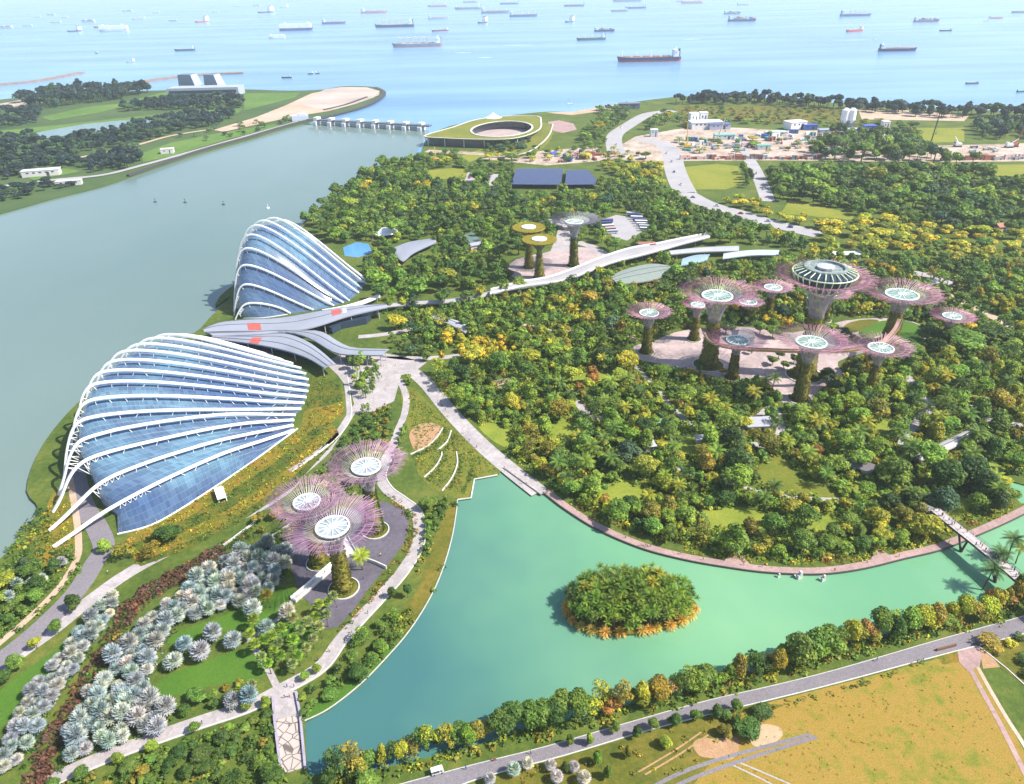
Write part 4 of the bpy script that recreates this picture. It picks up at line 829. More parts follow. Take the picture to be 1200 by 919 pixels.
SH = [
 ('navy bulk carrier with red boot stripe, largest ship and nearest the green-roofed hall', 761, 72, 75, NAVY, 'bulk', 1, 0, RED),
 ('grey geared freighter with four buff deck cranes, bridge at right', 490, 55, 59, GREY, 'crane', 1, 4, PINK),
 ('dark blue geared freighter beyond the grey crane ship, slightly smaller', 463, 32, 46, NAVY, 'crane', 1, 3, None),
 ('navy tanker with bridge at its left end, low bare deck, nearest right-hand coast', 1051, 60, 44, NAVY, T, -1, -3, None),
 ('bright red coaster with tall white bridge, angled away', 1001, 37, 25, RED, 'bulk', 1, 28, None),
 ('blue-grey freighter directly beyond the bright red coaster', 1002, 19, 36, BLUE, 'crane', -1, -3, None),
 ('dark blue container ship with white bridge at left, overlapping a grey ship', 869, 25, 33, NAVY, 'box', -1, -3, None),
 ('grey ship overlapped by dark blue container ship', 858, 16.5, 20, GREY, 'box', -1, 0, None),
 ('container ship with white stacks and purple-blue hull between red coaster and pink ship', 1085, 26, 29, (.10, .10, .30), 'box', -1, -6, PINK),
 ('pale pink tanker with white deck house, right of the white-stacked container ship', 1167, 22, 17, PINK, T, -1, 0, None),
 ('grey-blue ship cut by the right edge of the view', 1197, 15, 24, GREY, 'bulk', 1, 0, None),
 ('small white tender beside the pale pink tanker', 1156, 25, 7, WHITE, 'tug', 1, 0, None),
 ('low dark barge below the white-stacked container ship', 1108, 36.5, 15, DARK, 'barge', 1, 0, None),
 ('small grey patrol boat with white cabin close to the right-hand tree coast', 1139, 98.5, 16, (.12, .16, .2), 'boat', 1, 0, None),
 ('small dark boat at right edge beyond the coast trees', 1197, 108, 13, (.05, .12, .13), 'boat', -1, 8, None),
 ('red and white tanker at top edge, right of centre', 811, 4, 26, PINK, T, 1, 0, None),
 ('small white freighter at top edge above dark blue container ship', 871, 6, 15, (.5, .55, .6), 'bulk', -1, 3, None),
 ('pink ship at top edge, left of red and white tanker', 797, 2, 10, PINK, 'bulk', 1, 0, None),
 ('pale grey freighter at top edge directly above navy bulk carrier', 735, 2, 34, GREY, 'bulk', 1, 0, None),
 ('blue freighter in the far pair above the overlapping grey freighters, longer one', 745, 10, 25, BLUE, 'bulk', 1, 3, None),
 ('pale freighter in the far pair, shorter and nearer one', 726, 13.5, 20, GREY, T, 1, 4, None),
 ('dark green freighter with white bridge at right, overlapping another freighter', 693, 47, 35, GREEN, 'bulk', 1, 6, None),
 ('navy freighter behind the dark green freighter', 708, 37, 24, NAVY, 'box', -1, -5, None),
 ('dark ship seen end-on, alone between far freighters', 667, 26, 9, (.10, .13, .25), 'tug', 1, 60, None),
 ('pale blue freighter above the end-on ship', 673, 7.5, 24, BLUE, T, 1, -3, None),
 ('long pale tanker just left of bluish freighter it touches', 580, 15.5, 33, GREY, T, -1, 0, None),
 ('bluish-grey freighter touching the long pale tanker', 613, 19.5, 33, (.10, .16, .32), 'bulk', -1, 0, None),
 ('white-housed tug seen end-on below the long pale tanker', 565, 27, 8, (.06, .08, .12), 'tug', 1, 65, None),
 ('thin grey freighter at top of view above the white-housed tug', 549, 11, 32, GREY, 'bulk', 1, 0, None),
 ('faint blue freighter at top edge above long pale tanker', 597, 5, 22, BLUE, T, 1, 0, None),
 ('faint short freighter at top edge left of the faint blue one', 551, 3, 17, GREY, T, 1, 0, None),
 ('pale slim tanker between geared freighter and thin grey freighter', 514, 22.5, 25, (.5, .52, .58), T, -1, 3, None),
 ('angled freighter with white upperworks and pink stripe beside grey crane ship', 516, 37, 19, NAVY, 'bulk', 1, 30, PINK),
 ('pale pink freighter at top edge among the central group', 513, 8, 24, PINK, 'crane', 1, -5, None),
 ('pink-hulled freighter with large white bridge at left, left of centre', 438, 15.5, 31, PINK, T, -1, 0, None),
 ('purple-hulled freighter with white bridge at left, beside dark-hulled car carrier', 391, 28, 28, (.14, .12, .34), T, -1, 0, None),
 ('white car carrier with dark hull line, larger of the two boxy white ships', 347, 36, 39, (.10, .10, .25), 'carrier', -1, 3, None),
 ('small bright white boxy ferry below the dark-lined car carrier', 325, 45, 19, WHITE, 'carrier', 1, 4, None),
 ('ship seen nearly end-on with dark hull, above the white ferry', 311, 15, 13, NAVY, 'tug', 1, 50, None),
 ('white car carrier, all white, beside small red freighter', 134, 37, 34, (.70, .71, .73), 'carrier', 1, 4, None),
 ('small red freighter just beyond all-white car carrier', 119, 32.5, 18, RED, T, 1, 0, None),
 ('white freighter beyond the small red freighter', 104, 26, 17, (.6, .6, .62), 'box', 1, -5, None),
 ('navy ship with white bridge seen end-on, left of all-white car carrier', 87, 37, 9, NAVY, 'tug', 1, 55, None),
 ('slim white freighter at left, above the end-on navy ship', 66, 27, 13, (.6, .62, .64), T, 1, 0, None),
 ('white ship cluster member at left edge, nearer one', 8, 33, 15, (.65, .66, .68), 'box', 1, 0, None),
 ('short pale ship right of the left-edge white ship', 33, 31, 11, (.6, .6, .65), 'bulk', 1, 0, None),
 ('faint pale ship far off at left, leftmost of its far trio', 44, 20.5, 8, (.6, .6, .6), 'bulk', 1, 0, None),
 ('faint pale ship far off at left, middle of its far trio', 60, 18, 10, (.6, .6, .6), 'box', 1, 0, None),
 ('faint pale ship far off at left, rightmost of its far trio', 76, 21, 8, (.6, .6, .6), 'bulk', 1, 0, None),
 ('white ship with pale stacks far off above white car carrier', 150, 14, 13, (.62, .62, .62), 'box', 1, 0, None),
 ('white freighter angled, right of all-white car carrier', 163, 23, 15, (.55, .58, .62), 'bulk', 1, 12, None),
 ('faint pale ship between angled white freighter and far slim one', 183, 15.5, 9, (.6, .6, .62), 'bulk', 1, 0, None),
 ('slim pale freighter with dark waterline, left of red and dark end-on ship', 203, 25, 11, (.42, .45, .5), T, 1, -3, None),
 ('red and dark ship seen end-on, alone in the left half', 236, 26, 9, RED, 'tug', 1, 60, None),
 ('faint ship above and right of the red and dark end-on ship', 253, 15, 9, (.6, .6, .62), 'bulk', 1, 5, None),
 ('very faint ship near top edge, left of small top pair', 278, 7.5, 7, (.6, .6, .62), 'bulk', 1, 0, None),
 ('pale ship near top edge beside the dark end-on hull', 301, 7, 9, (.6, .6, .62), 'box', 1, 0, None),
 ('faint ship at top edge above dark-lined car carrier', 333, 9, 8, (.45, .48, .55), 'tug', 1, 30, None),
 ('dark work boat with white cabin amidst open water above far slab towers', 217, 59.5, 24, (.08, .12, .16), 'boat', 1, 4, None),
 ('small grey launch seen end-on above the rubble breakwater', 153, 73, 6, (.3, .36, .36), 'tug', 1, 50, None),
 ('tiny dark launch on open water left of the work boat', 113, 62.5, 4, DARK, 'tug', 1, 0, None),
 ('low dark barge off the sandy point', 336, 91.5, 12, DARK, 'barge', 1, 0, None),
 ('dark tug left one of a pair off the sandy point', 364, 87, 6, DARK, 'tug', 1, 10, None),
 ('dark tug right one of a pair off the sandy point', 372, 86.5, 5, DARK, 'tug', -1, 0, None),
 ('fast white boat drawing a wake, left of the navy tanker', 1025, 47, 4, WHITE, 'boat', 1, 0, None),
]
for s in SH: ship(*s)
m_foam = plain('wake_foam', (.75, .80, .82), .9, .1, .02)
for x0, x1, y in ((975, 1023, 47), (590, 625, 53), (560, 577, 67.5), (798, 822, 46), (533, 552, 62)):
    P = [G(x0+(x1-x0)*k/6, y+.15*math.sin(k), -1.5) for k in range(7)]; b = MB(); b.strip(P, [1.5, 4, 6, 7, 6, 4, 1], .06); tag(b.build('wake_foam', m_foam), kind='structure')
for i, (x, y) in enumerate(((182, 237), (217, 237.5), (262, 240), (314, 244))):
    c = G(x, y, -1.3); root = empty('mooring_buoy', c, ['dark mooring buoy on the bay, leftmost of the four', 'dark mooring buoy on the bay, second from the far shore', 'dark mooring buoy on the bay, third, left of pale buoy', 'pale mooring buoy on the bay nearest the tall glass dome'][i], 'buoy', 'buoys in the bay')
    b = MB(); b.lathe((0, 0, 0), [(1.5, -.4), (1.7, .3), (1.2, .9), (.25, 1.2)], 10); b.build('float', paint(DARK if i < 3 else WHITE), root, local=True)
    b = MB(); b.tube([(0, 0, .9), (0, 0, 3.4)], .18, 5); b.box((0, 0, 3.4), (.7, .7, .7)); b.build('marker_mast', paint(DARK if i < 3 else WHITE), root, local=True)
c = G(668, 122, -1.6); root = empty('sailing_boat', c, 'small sailing boat off the sandy shore beyond green-roofed hall', 'boat'); b = MB(); b.box((0, 0, .5), (9, 2.6, 1.4), taper=1.1); b.build('hull', paint(WHITE), root, local=True); b = MB(); b.tube([(0, 0, 1), (0, 0, 13)], .15, 4); b.add([(0, .05, 2), (-4.5, .05, 2), (0, .05, 12.5), (0, -.05, 2), (-4.5, -.05, 2), (0, -.05, 12.5)], [(0, 1, 2), (3, 5, 4), (0, 3, 4, 1), (1, 4, 5, 2), (2, 5, 3, 0)]); b.build('sail', paint((.5, .55, .6)), root, local=True)

# ------------------------------------------------------------------ vehicles
m_tyre = plain('tyre', (.02, .02, .02), .8)
def vehicle(name, label, cat, px, rz, L, W, Hh, col, group=None, z=.12, cabin=True, win=True, loc=None):
    c = loc or G(*px); root = empty(name, (c[0], c[1], z), label, cat, group, rz); P = paint(col)
    b = MB(); b.box((0, 0, .35+Hh*.3), (L, W, Hh*.6) if cabin else (L, W, Hh*.6), taper=.96)
    if not cabin: b = MB(); b.box((0, 0, .4+(Hh-.4)/2), (L, W, Hh-.4), taper=.95)
    b.build('body', P, root, local=True)
    if cabin: b = MB(); b.box((-L*.05, 0, .35+Hh*.6+Hh*.18), (L*.55, W*.88, Hh*.36), taper=.78); b.build('cabin', m_gl2, root, local=True)
    elif win: b = MB(); b.box((0, 0, Hh*.68), (L*.97, W*1.01, Hh*.26)); b.build('window_band', m_gl2, root, local=True)
    for sx in (-1, 1):
        for sy in (-1, 1):
            b = MB(); r = .34 if L < 7 else .5; b.tube([(sx*L*.32, sy*(W/2-.12), r), (sx*L*.32, sy*(W/2+.05), r)], r, 8); b.build('wheel', m_tyre, root, local=True)
    return root
ccol = {'white': (.75, .75, .75), 'purple': (.15, .12, .28), 'pink': (.55, .3, .32), 'dark blue': (.05, .08, .22), 'grey': (.35, .36, .38), 'red': (.45, .05, .05), 'silver': (.5, .52, .54), 'black': (.03, .03, .03), 'yellow': (.55, .38, .04), 'green': (.06, .25, .18), 'orange': (.55, .22, .04), 'blue': (.06, .14, .42)}
ordn = ['first', 'second', 'third', 'fourth', 'fifth', 'sixth', 'seventh', 'eighth', 'ninth', 'tenth', 'eleventh', 'twelfth', 'thirteenth', 'fourteenth', 'fifteenth', 'sixteenth', 'seventeenth', 'eighteenth', 'nineteenth', 'twentieth']+['twenty-'+q for q in ('first', 'second', 'third', 'fourth', 'fifth', 'sixth', 'seventh', 'eighth', 'ninth')]+['thirtieth']
# coaches
cp = [((741, 253), 'white'), ((744, 255), 'dark blue'), ((746, 257.5), 'white'), ((749, 260), 'purple'), ((751, 262.5), 'white'), ((753, 265.5), 'white'), ((756, 268), 'silver'), ((757, 271), 'white')]
for i, (p, c) in enumerate(cp): vehicle('coach', f'{c} coach, {ordn[i]} from the far end of the right-hand row in the coach park', 'coach', p, R_(-12), 11.5, 2.5, 3.3, ccol[c], 'coaches in the coach park', cabin=False)
for i, (p, c) in enumerate([((711, 261), 'purple'), ((710, 264), 'dark blue'), ((712, 267.5), 'white'), ((714, 271), 'pink'), ((716, 274), 'silver')]): vehicle('coach', f'{c} coach, {ordn[i]} from the far end of the left-hand row in the coach park', 'coach', p, R_(8), 11.5, 2.5, 3.3, ccol[c], 'coaches in the coach park', cabin=False)
for i, (p, c, a) in enumerate([((781, 180), 'white', 75), ((787, 190), 'silver', 80), ((790, 202), 'dark blue', 82), ((798, 217), 'white', 70), ((812, 232), 'grey', -20), ((840, 242), 'white', -12), ((868, 251), 'red', -12), ((900, 260), 'silver', -14), ((926, 267), 'dark blue', -12), ((895, 222), 'white', 70), ((886, 204), 'silver', 70), ((728, 150), 'white', 60), ((722, 170), 'silver', 85), ((640, 182), 'white', 0), ((590, 181), 'silver', 0)]):
    vehicle('parked_car' if False else 'car', f'{c} car on the far road, ' + ['on the ramp near the site', 'midway down the ramp', 'low on the ramp, dark', 'at foot of the ramp', 'just past the ramp bend', 'between ramp and yellow trees', 'by the yellow trees, red one', 'past the yellow trees', 'nearest the tree tunnel', 'on the site road, lower', 'on the site road, upper', 'on the barrage road bend', 'where barrage road straightens', 'before the grass-roofed hall, right', 'before the grass-roofed hall, left'][i], 'car', p, R_(a), 4.6, 1.9, 1.6, ccol[c], 'cars on the far roads')
for i, (p, c, a) in enumerate([((550.5, 209), 'red', 60), ((553, 206), 'white', 60), ((556, 203), 'silver', 60), ((572, 212), 'white', 60), ((575, 207), 'grey', 60)]): vehicle('car', f'{c} parked car, {ordn[i]} from left in the small car park by the solar roofs', 'car', p, R_(a), 4.6, 1.9, 1.6, ccol[c], 'cars parked by the solar roofs')
for pts in ([(544, 214), (548, 202), (560, 202), (556, 214)], [(567, 218), (578, 204), (586, 204), (576, 220)]): sheet('car_park', pts, m_roadl, .09); clear(pts)
# electric buggy and cyclists on the lakeside road
c = G(513, 906); dd = G(560, 892)-c; rz = math.atan2(dd.y, dd.x); root = empty('electric_buggy', (c.x, c.y, .09), 'white-roofed electric buggy on the lakeside road near the bottom', 'buggy', None, rz)
b = MB(); b.box((0, 0, .5), (3.4, 1.4, .5)); b.box((1.3, 0, .95), (.5, 1.35, .5), taper=.8); b.build('body', paint((.5, .5, .5)), root, local=True)
b = MB(); b.box((-.2, 0, 2.05), (3.4, 1.5, .14), taper=.95); b.build('roof', m_white, root, local=True)
for sx in (-1.5, -.3, 1.2):
    b = MB(); [b.tube([(sx, s*.66, .7), (sx, s*.66, 2.0)], .04, 4) for s in (-1, 1)]; b.build('roof_post', m_dark, root, local=True)
for sx in (-.8, .2): b = MB(); b.box((sx, 0, .95), (.5, 1.2, .35)); b.box((sx-.28, 0, 1.3), (.12, 1.2, .6)); b.build('seat', m_dark, root, local=True)
for sx in (-1.1, 1.1):
    for sy in (-.65, .65): b = MB(); b.tube([(sx, sy-.1, .28), (sx, sy+.1, .28)], .28, 10); b.build('wheel', m_tyre, root, local=True)
# ------------------------------------------------------------------ people
def person_mesh(pose):
    me = bpy.data.meshes.new('person'); bm = bmesh.new(); P = []; E_ = []
    def v(x, y, z, r): P.append((x, y, z, r)); return len(P)-1
    st = .16 if pose == 'walk' else 0.0
    hip = v(0, 0, .95, .15); w1 = v(0, 0, 1.15, .14); ch = v(0, 0, 1.36, .16); nk = v(0, 0, 1.52, .065); hd = v(0, .02, 1.66, .105); tp = v(0, .01, 1.74, .07)
    for a, c in ((hip, w1), (w1, ch), (ch, nk), (nk, hd), (hd, tp)): E_.append((a, c))
    for s in (-1, 1):
        if pose == 'ride': pts = [(s*.11, .02, .9, .095), (s*.13, .38, .80 if s > 0 else .66, .07), (s*.12, .22, .42 if s > 0 else .28, .05), (s*.12, .34, .38 if s > 0 else .24, .045)]; arm = [(s*.2, .05, 1.42, .06), (s*.24, .25, 1.22, .045), (s*.2, .48, 1.12, .04), (s*.2, .55, 1.1, .035)]
        else: pts = [(s*.1, 0, .86, .095), (s*.11, s*st*.6+.02, .48, .065), (s*.11, s*st*1.3-.02, .09, .045), (s*.12, s*st*1.3+.13, .045, .045)]; arm = [(s*.2, 0, 1.42, .06), (s*.25, -s*st*.6, 1.14, .045), (s*.25, -s*st*1.0+.05, .90, .038), (s*.245, -s*st*1.0+.08, .80, .035)]
        pr = hip
        for q in pts: i = v(*q); E_.append((pr, i)); pr = i
        pr = ch
        for q in arm: i = v(*q); E_.append((pr, i)); pr = i
    vs = [bm.verts.new(p[:3]) for p in P]; [bm.edges.new((vs[a], vs[c])) for a, c in E_]; bm.to_mesh(me); bm.free()
    o = bpy.data.objects.new('person_build', me); COL.objects.link(o); mo = o.modifiers.new('skin', 'SKIN'); sv = me.skin_vertices[0].data
    for i, p in enumerate(P): sv[i].radius = (p[3], p[3])
    sv[0].use_root = True; sb = o.modifiers.new('sub', 'SUBSURF'); sb.levels = 1
    dg = bpy.context.evaluated_depsgraph_get(); dg.update(); m2 = bpy.data.meshes.new_from_object(o.evaluated_get(dg)); bpy.data.objects.remove(o)
    skin = plain('skin', (.42, .25, .17), .6); shirt, nt, bs = new_mat('shirt'); oi = nt.nodes.new('ShaderNodeObjectInfo'); nt.links.new(oi.outputs['Color'], bs.inputs['Base Color']); tr = plain('trousers', (.05, .06, .10), .8); hair = plain('hair', (.02, .015, .012), .6)
    m2.materials.clear(); [m2.materials.append(q) for q in (skin, shirt, tr, hair)]
    for p in m2.polygons:
        z = p.center.z; p.material_index = 2 if (z < .98 and abs(p.center.x) < .2 and z > .1) else (1 if .98 <= z < 1.5 and abs(p.center.x) < .32 else (3 if z > 1.68 or (z > 1.6 and p.center.y < -.02) else 0)); p.use_smooth = True
        if z < .98 and abs(p.center.x) >= .2: p.material_index = 0
        if z < .09: p.material_index = 3
    m2.name = 'person'; return m2
PM = {k: person_mesh(k) for k in ('stand', 'walk', 'ride')}
scol = {'red': (.6, .06, .06), 'white': (.8, .8, .8), 'pink': (.75, .35, .4), 'black': (.03, .03, .04), 'blue': (.08, .15, .5), 'yellow': (.75, .55, .08), 'grey': (.35, .35, .37), 'green': (.1, .35, .15), 'orange': (.75, .28, .05), 'navy': (.04, .06, .2)}
def person(label, loc, col, pose='walk', rz=0, group=None):
    o = bpy.data.objects.new('person', PM[pose]); COL.objects.link(o); o.location = loc; o.rotation_euler = (0, 0, rz); o.color = (*scol[col], 1); return tag(o, label, 'person', group)
cl = list(scol); rr = random.Random(3); cnt = {}; dl = [0]
for a, c in zip(dk, dk[1:]): dl.append(dl[-1]+(c-a).length)
us = sorted([rr.uniform(.01, .27) for _ in range(15)]+[rr.uniform(.38, .62) for _ in range(12)]+[rr.uniform(.62, .8) for _ in range(13)])
for i, u in enumerate(us):
    x = u*dl[-1]; k = max(j for j in range(len(dk)-1) if dl[j] <= x); p = dk[k].lerp(dk[k+1], (x-dl[k])/max(.01, dl[k+1]-dl[k])); d = (dk[k+1]-dk[k]).normalized(); a = Vector((d.y, -d.x, 0)); p = p+a*rr.uniform(-1.7, 1.7)
    c = rr.choice(cl); cnt[c] = cnt.get(c, 0)+1
    person(f'person in {c} top on the footbridge, {ordn[cnt[c]-1]} in {c} from its woodland end', (p.x, p.y, p.z), c, rr.choice(['walk', 'walk', 'stand']), rr.uniform(0, 6.28), 'people on the footbridge')
for lab, px, c, z in (('person in black walking on quay promenade, nearer the plaza', (517.5, 476), 'black', .12), ('person in navy walking on quay promenade, further down', (522, 481), 'navy', .12), ('person in black standing at head of garden bridge, left one', (334, 819), 'black', .35), ('person in orange standing at head of garden bridge, right one', (340, 818), 'orange', .35), ('person in grey on the lakeside path above garden bridge', (345, 806), 'grey', .35),
                      ('person in red on the white plaza ramp', (381, 674), 'red', .8), ('person in navy on the main path by the small trees, upper', (81, 719), 'navy', .1), ('person in black on the main path by the small trees, lower', (39, 760), 'black', .1), ('person in white on the main path beside the bayside road fork', (127, 672), 'white', .1), ('person in blue walking beside the buggy on the lakeside road', (546, 902), 'blue', .09), ('person in grey at the verge beyond the cyclist', (622, 884), 'grey', .09), ('person in pink on bayside path beside the bins', (80, 716), 'pink', .1), ('person in blue walking alone far along the lakeside road', (1027, 775), 'blue', .09)):
    g = G(*px); person(lab, (g.x, g.y, z), c, 'walk', rr.uniform(0, 6.28))
vis = []
for zn, zl, n in (([(750, 406), (800, 395), (880, 392), (985, 380), (980, 420), (940, 465), (905, 440), (840, 436), (770, 424)], 'paved grove', 26), ([(600, 318), (640, 298), (690, 296), (690, 312), (640, 328)], 'golden supertree plaza', 9), ([(400, 432), (470, 424), (462, 462), (424, 476)], 'entrance plaza', 12), ([(484, 438), (500, 454), (565, 526), (628, 572), (620, 574), (555, 528), (492, 456)], 'quay promenade', 10), ([(660, 596), (750, 642), (850, 664), (960, 673), (1060, 655), (1150, 626), (1150, 622), (1060, 650), (960, 668), (850, 660), (750, 638)], 'lakefront promenade', 14), ([(360, 690), (380, 630), (450, 600), (470, 620), (430, 680), (390, 720)], 'dark supertree plaza', 9), ([(230, 850), (330, 810), (400, 752), (470, 674), (474, 676), (402, 756), (332, 814), (232, 854)], 'lakeside path', 9)):
    L_ = []
    while len(L_) < n:
        x, y = rr.uniform(min(p[0] for p in zn), max(p[0] for p in zn)), rr.uniform(min(p[1] for p in zn), max(p[1] for p in zn))
        if inpoly(x, y, zn): L_.append((x, y, rr.choice(cl)))
    ct_ = {}
    for x, y, c in sorted(L_):
        ct_[c] = ct_.get(c, 0)+1; g = G(x, y); person(f'person in {c} top on the {zl}, {ordn[ct_[c]-1]} in {c} from left', (g.x, g.y, .13), c, rr.choice(['walk', 'walk', 'stand']), rr.uniform(0, 6.28), 'visitors on the '+zl)
def bicycle(label, px, rz):
    g = G(*px); root = empty('bicycle', (g.x, g.y, .09), label, 'bicycle', None, rz)
    for y in (-.5, .5): b = MB(); b.tube([(0, y+.33*math.cos(t), .33+.33*math.sin(t)) for t in [k/14*6.2832 for k in range(14)]], .03, 4, closed=True); b.build('wheel', m_tyre, root, local=True)
    b = MB(); [b.tube([p, q], .025, 4) for p, q in (((0, -.5, .33), (0, -.15, .8)), ((0, -.15, .8), (0, .35, .85)), ((0, .35, .85), (0, 0, .3)), ((0, 0, .3), (0, -.15, .8)), ((0, -.5, .33), (0, 0, .3)), ((0, .5, .33), (0, .36, 1.0)))]; b.tube([(-.25, .38, 1.02), (.25, .38, 1.02)], .025, 4); b.build('frame', paint(RED), root, local=True)
    b = MB(); b.box((0, -.18, .88), (.14, .26, .07)); b.build('saddle', m_dark, root, local=True)
    return root
c = G(579.5, 892); d = (G(640, 873)-c); rz = math.atan2(d.y, d.x)-math.pi/2
bicycle('red-framed bicycle being ridden along the lakeside road', (579.5, 892), rz); person('person in red top cycling on the lakeside road', (c.x, c.y, .09), 'red', 'ride', rz)
# sculptures standing in the lake
for lab, x, y, s in (('pale blocky sculpture rising from the lake, middle of three', 936, 677, 1.5), ('dark sculpture low in the lake, left of the pale one', 912, 676, .8), ('dark humped sculpture in the lake, right of the pale one', 964, 680, 1.2)):
    g = G(x, y, -.55); b = MB(); m_ = m_kerb if 'pale' in lab else m_dark
    b.box((g.x, g.y, g.z+.5*s), (1.6*s, 1.2*s, 1.2*s), .4, taper=.8); b.box((g.x+.3*s, g.y, g.z+1.5*s), (.8*s, .9*s, 1.1*s), .2, taper=.7); b.tube([(g.x-.6*s, g.y, g.z+.4*s), (g.x-1.3*s, g.y, g.z+1.0*s)], [.35*s, .15*s], 6); tag(b.build('lake_sculpture', m_), lab, 'sculpture', 'sculptures in the lake')
# wooden gate rail and boom gear at the dirt track
a, c = G(1097, 763), G(1120, 757); b = MB(); b.strip([a, c], .5, 1.0); tag(b.build('timber_fence', plain('weathered_timber', (.16, .08, .05), .9)), 'short dark timber fence beside the dirt track apron', 'fence')
g = G(1145, 756); b = MB(); b.box((g.x, g.y, .6), (1.0, 1.0, 1.2), .3); b.tube([(g.x, g.y, 1.0), (g.x+2.6, g.y-1.4, 2.6)], .12, 5); b.tube([(g.x-1, g.y+.3, .2), (g.x-1.4, g.y+1.0, 2.2)], .1, 5); tag(b.build('barrier_post', m_dark), 'dark barrier gear where the pale kerb line meets the road', 'barrier')
b = MB(); b.strip(GP([(1147, 758), (1160, 768), (1180, 784), (1204, 806), (1230, 830)]), .35, .25); tag(b.build('boundary_rail', m_kerb), 'long white rail dividing meadow from bushy corner', 'rail')
# ------------------------------------------------------------------ small garden buildings
m_roofg = plain('grey_tile_roof', (.20, .18, .19), .8, .2, 1.5); m_roofp = plain('pale_roof', (.38, .38, .42), .6); m_roofgr = plain('green_roof', (.14, .30, .14), .6); m_wall = plain('pale_wall', (.58, .54, .50), .8)
def pavilion(label, px, size, rz, h, roofm, kind='gable', wall=True, name='garden_pavilion'):
    g = G(*px); root = empty(name, (g.x, g.y, 0), label, 'pavilion', None, rz); L, W = size
    b = MB()
    if wall: b.box((0, 0, h/2), (L*.86, W*.8, h)); b.build('wall', m_wall, root, local=True)
    else:
        for sx in (-1, 1):
            for sy in (-1, 1): b = MB(); b.tube([(sx*L*.44, sy*W*.42, 0), (sx*L*.44, sy*W*.42, h)], .16, 6); b.build('post', m_steel, root, local=True)
    b = MB(); rh = W*.28
    if kind == 'gable': b.add([(-L/2, -W/2, h), (L/2, -W/2, h), (L/2, W/2, h), (-L/2, W/2, h), (-L/2, 0, h+rh), (L/2, 0, h+rh)], [(0, 1, 5, 4), (2, 3, 4, 5), (0, 4, 3), (1, 2, 5), (3, 2, 1, 0)])
    elif kind == 'hip': b.add([(-L/2, -W/2, h), (L/2, -W/2, h), (L/2, W/2, h), (-L/2, W/2, h), (-L*.22, 0, h+rh), (L*.22, 0, h+rh)], [(0, 1, 5, 4), (2, 3, 4, 5), (0, 4, 3), (1, 2, 5), (3, 2, 1, 0)])
    elif kind == 'flat': b.box((0, 0, h+.25), (L, W, .5))
    else: b.lathe((0, 0, h), [(L/2, 0), (L*.4, h*.35), (L*.2, h*.6), (.2, h*.7)], 20)
    b.build('roof', roofm, root, local=True); cx = [PX(root.location+Vector((dx*L*.4, dy*W*.4, h*.6))) for dx, dy in ((-1, -1), (1, -1), (1, 1), (-1, 1))]; clear(cx)
    if wall and kind != 'dome': b = MB(); b.box((0, -W*.4-.02, h*.4), (L*.2, .12, h*.75)); b.build('door', m_dark, root, local=True)
    return root
pavilion('dark grey gable-roofed hut in the palms beyond the oval lawn', (1007, 551), (11, 7.5), -.65, 3, m_roofg)
pavilion('pale flat-roofed pavilion with paved court north of the oval lawn', (888, 501), (14, 9), .05, 3, m_roofp, 'flat'); pavilion('green-roofed shelter in woodland behind the lone supertree path', (768, 499), (10, 4.5), -.05, 3, m_roofgr)
pavilion('small grey pavilion beside green-roofed shelter', (761, 526), (6, 6), .2, 3, m_roofp, 'hip'); pavilion('long low grey pavilion left of the big dark tree', (827, 519), (11, 4.5), 0, 2.8, m_roofp, 'flat')
pavilion('rusty-roofed hut deep in the woodland above the quay', (590, 452), (9, 6), .3, 2.6, plain('rust_roof', (.40, .25, .21), .8), 'hip'); pavilion('white domed tent among far trees behind the tall glass dome', (452, 277), (22, 22), 0, 4, m_white, 'dome', False)
pavilion('grey pavilion with pitched roof inside the supertree grove', (870, 400), (13, 11), .1, 5, m_roofg, 'hip'); pavilion('small hut with red-brown roof at right among far trees', (1172, 271), (14, 9), .3, 5, plain('terracotta_roof', (.35, .16, .11), .8), 'gable')
pavilion('white low service block beyond the tallest supertree', (992, 303), (22, 8), 0, 4, m_white, 'flat'); pavilion('pale house with hip roof at edge of the right-hand woods', (1135, 222), (14, 9), .4, 5, m_roofp, 'hip'); pavilion('pale square kiosk at the woodland clearing right of the round lawn', (1092, 335), (8, 8), .2, 3, m_roofp, 'flat')
pavilion('wide pale shelter at far side of the golden supertrees', (650, 268), (24, 14), .1, 5, m_roofp, 'hip', False); pavilion('white roof at foot of the grey wire-topped supertree', (560, 290), (18, 7), .5, 3, m_roofp, 'flat')
roof('curved pale canopy roof in the trees behind the tall glass dome', [(462, 290), (478, 284), (495, 281), (511, 279)], [(463, 298), (472, 306), (485, 296), (511, 284)], 5, [], [], [(.2, .5), (.5, .5), (.8, .5)], name='curved_canopy')
for lab, u_, l_, mt in (('long pale roof right of the raised promenade, upper one', [(783, 294), (820, 290), (866, 288)], [(786, 298), (822, 295), (866, 294)], m_roofp), ('blue-grey roof below the long pale roof', [(800, 303), (815, 299), (832, 298)], [(798, 311), (816, 308), (829, 304)], plain('blue_roof', (.26, .36, .42), .5)), ('pale blue roof in front of the yellow trees, left of white block', [(848, 297), (880, 293), (913, 293)], [(847, 303), (880, 299), (913, 299)], plain('pale_blue_roof', (.42, .50, .56), .5))):
    roof(lab, u_, l_, 5, [], [], [(t, s) for t in (.1, .5, .9) for s in (.15, .85)], name='low_roof', mat=mt)
roof('flat grey-green netted nursery roof beside the raised promenade', [(712, 325), (735, 315), (765, 309), (790, 313)], [(724, 333), (748, 331), (772, 326), (790, 316)], 3.5, [.3, .6], [], [(t, s) for t in (.1, .5, .9) for s in (.1, .9)], name='nursery_roof', mat=plain('shade_net', (.22, .26, .23), .8))
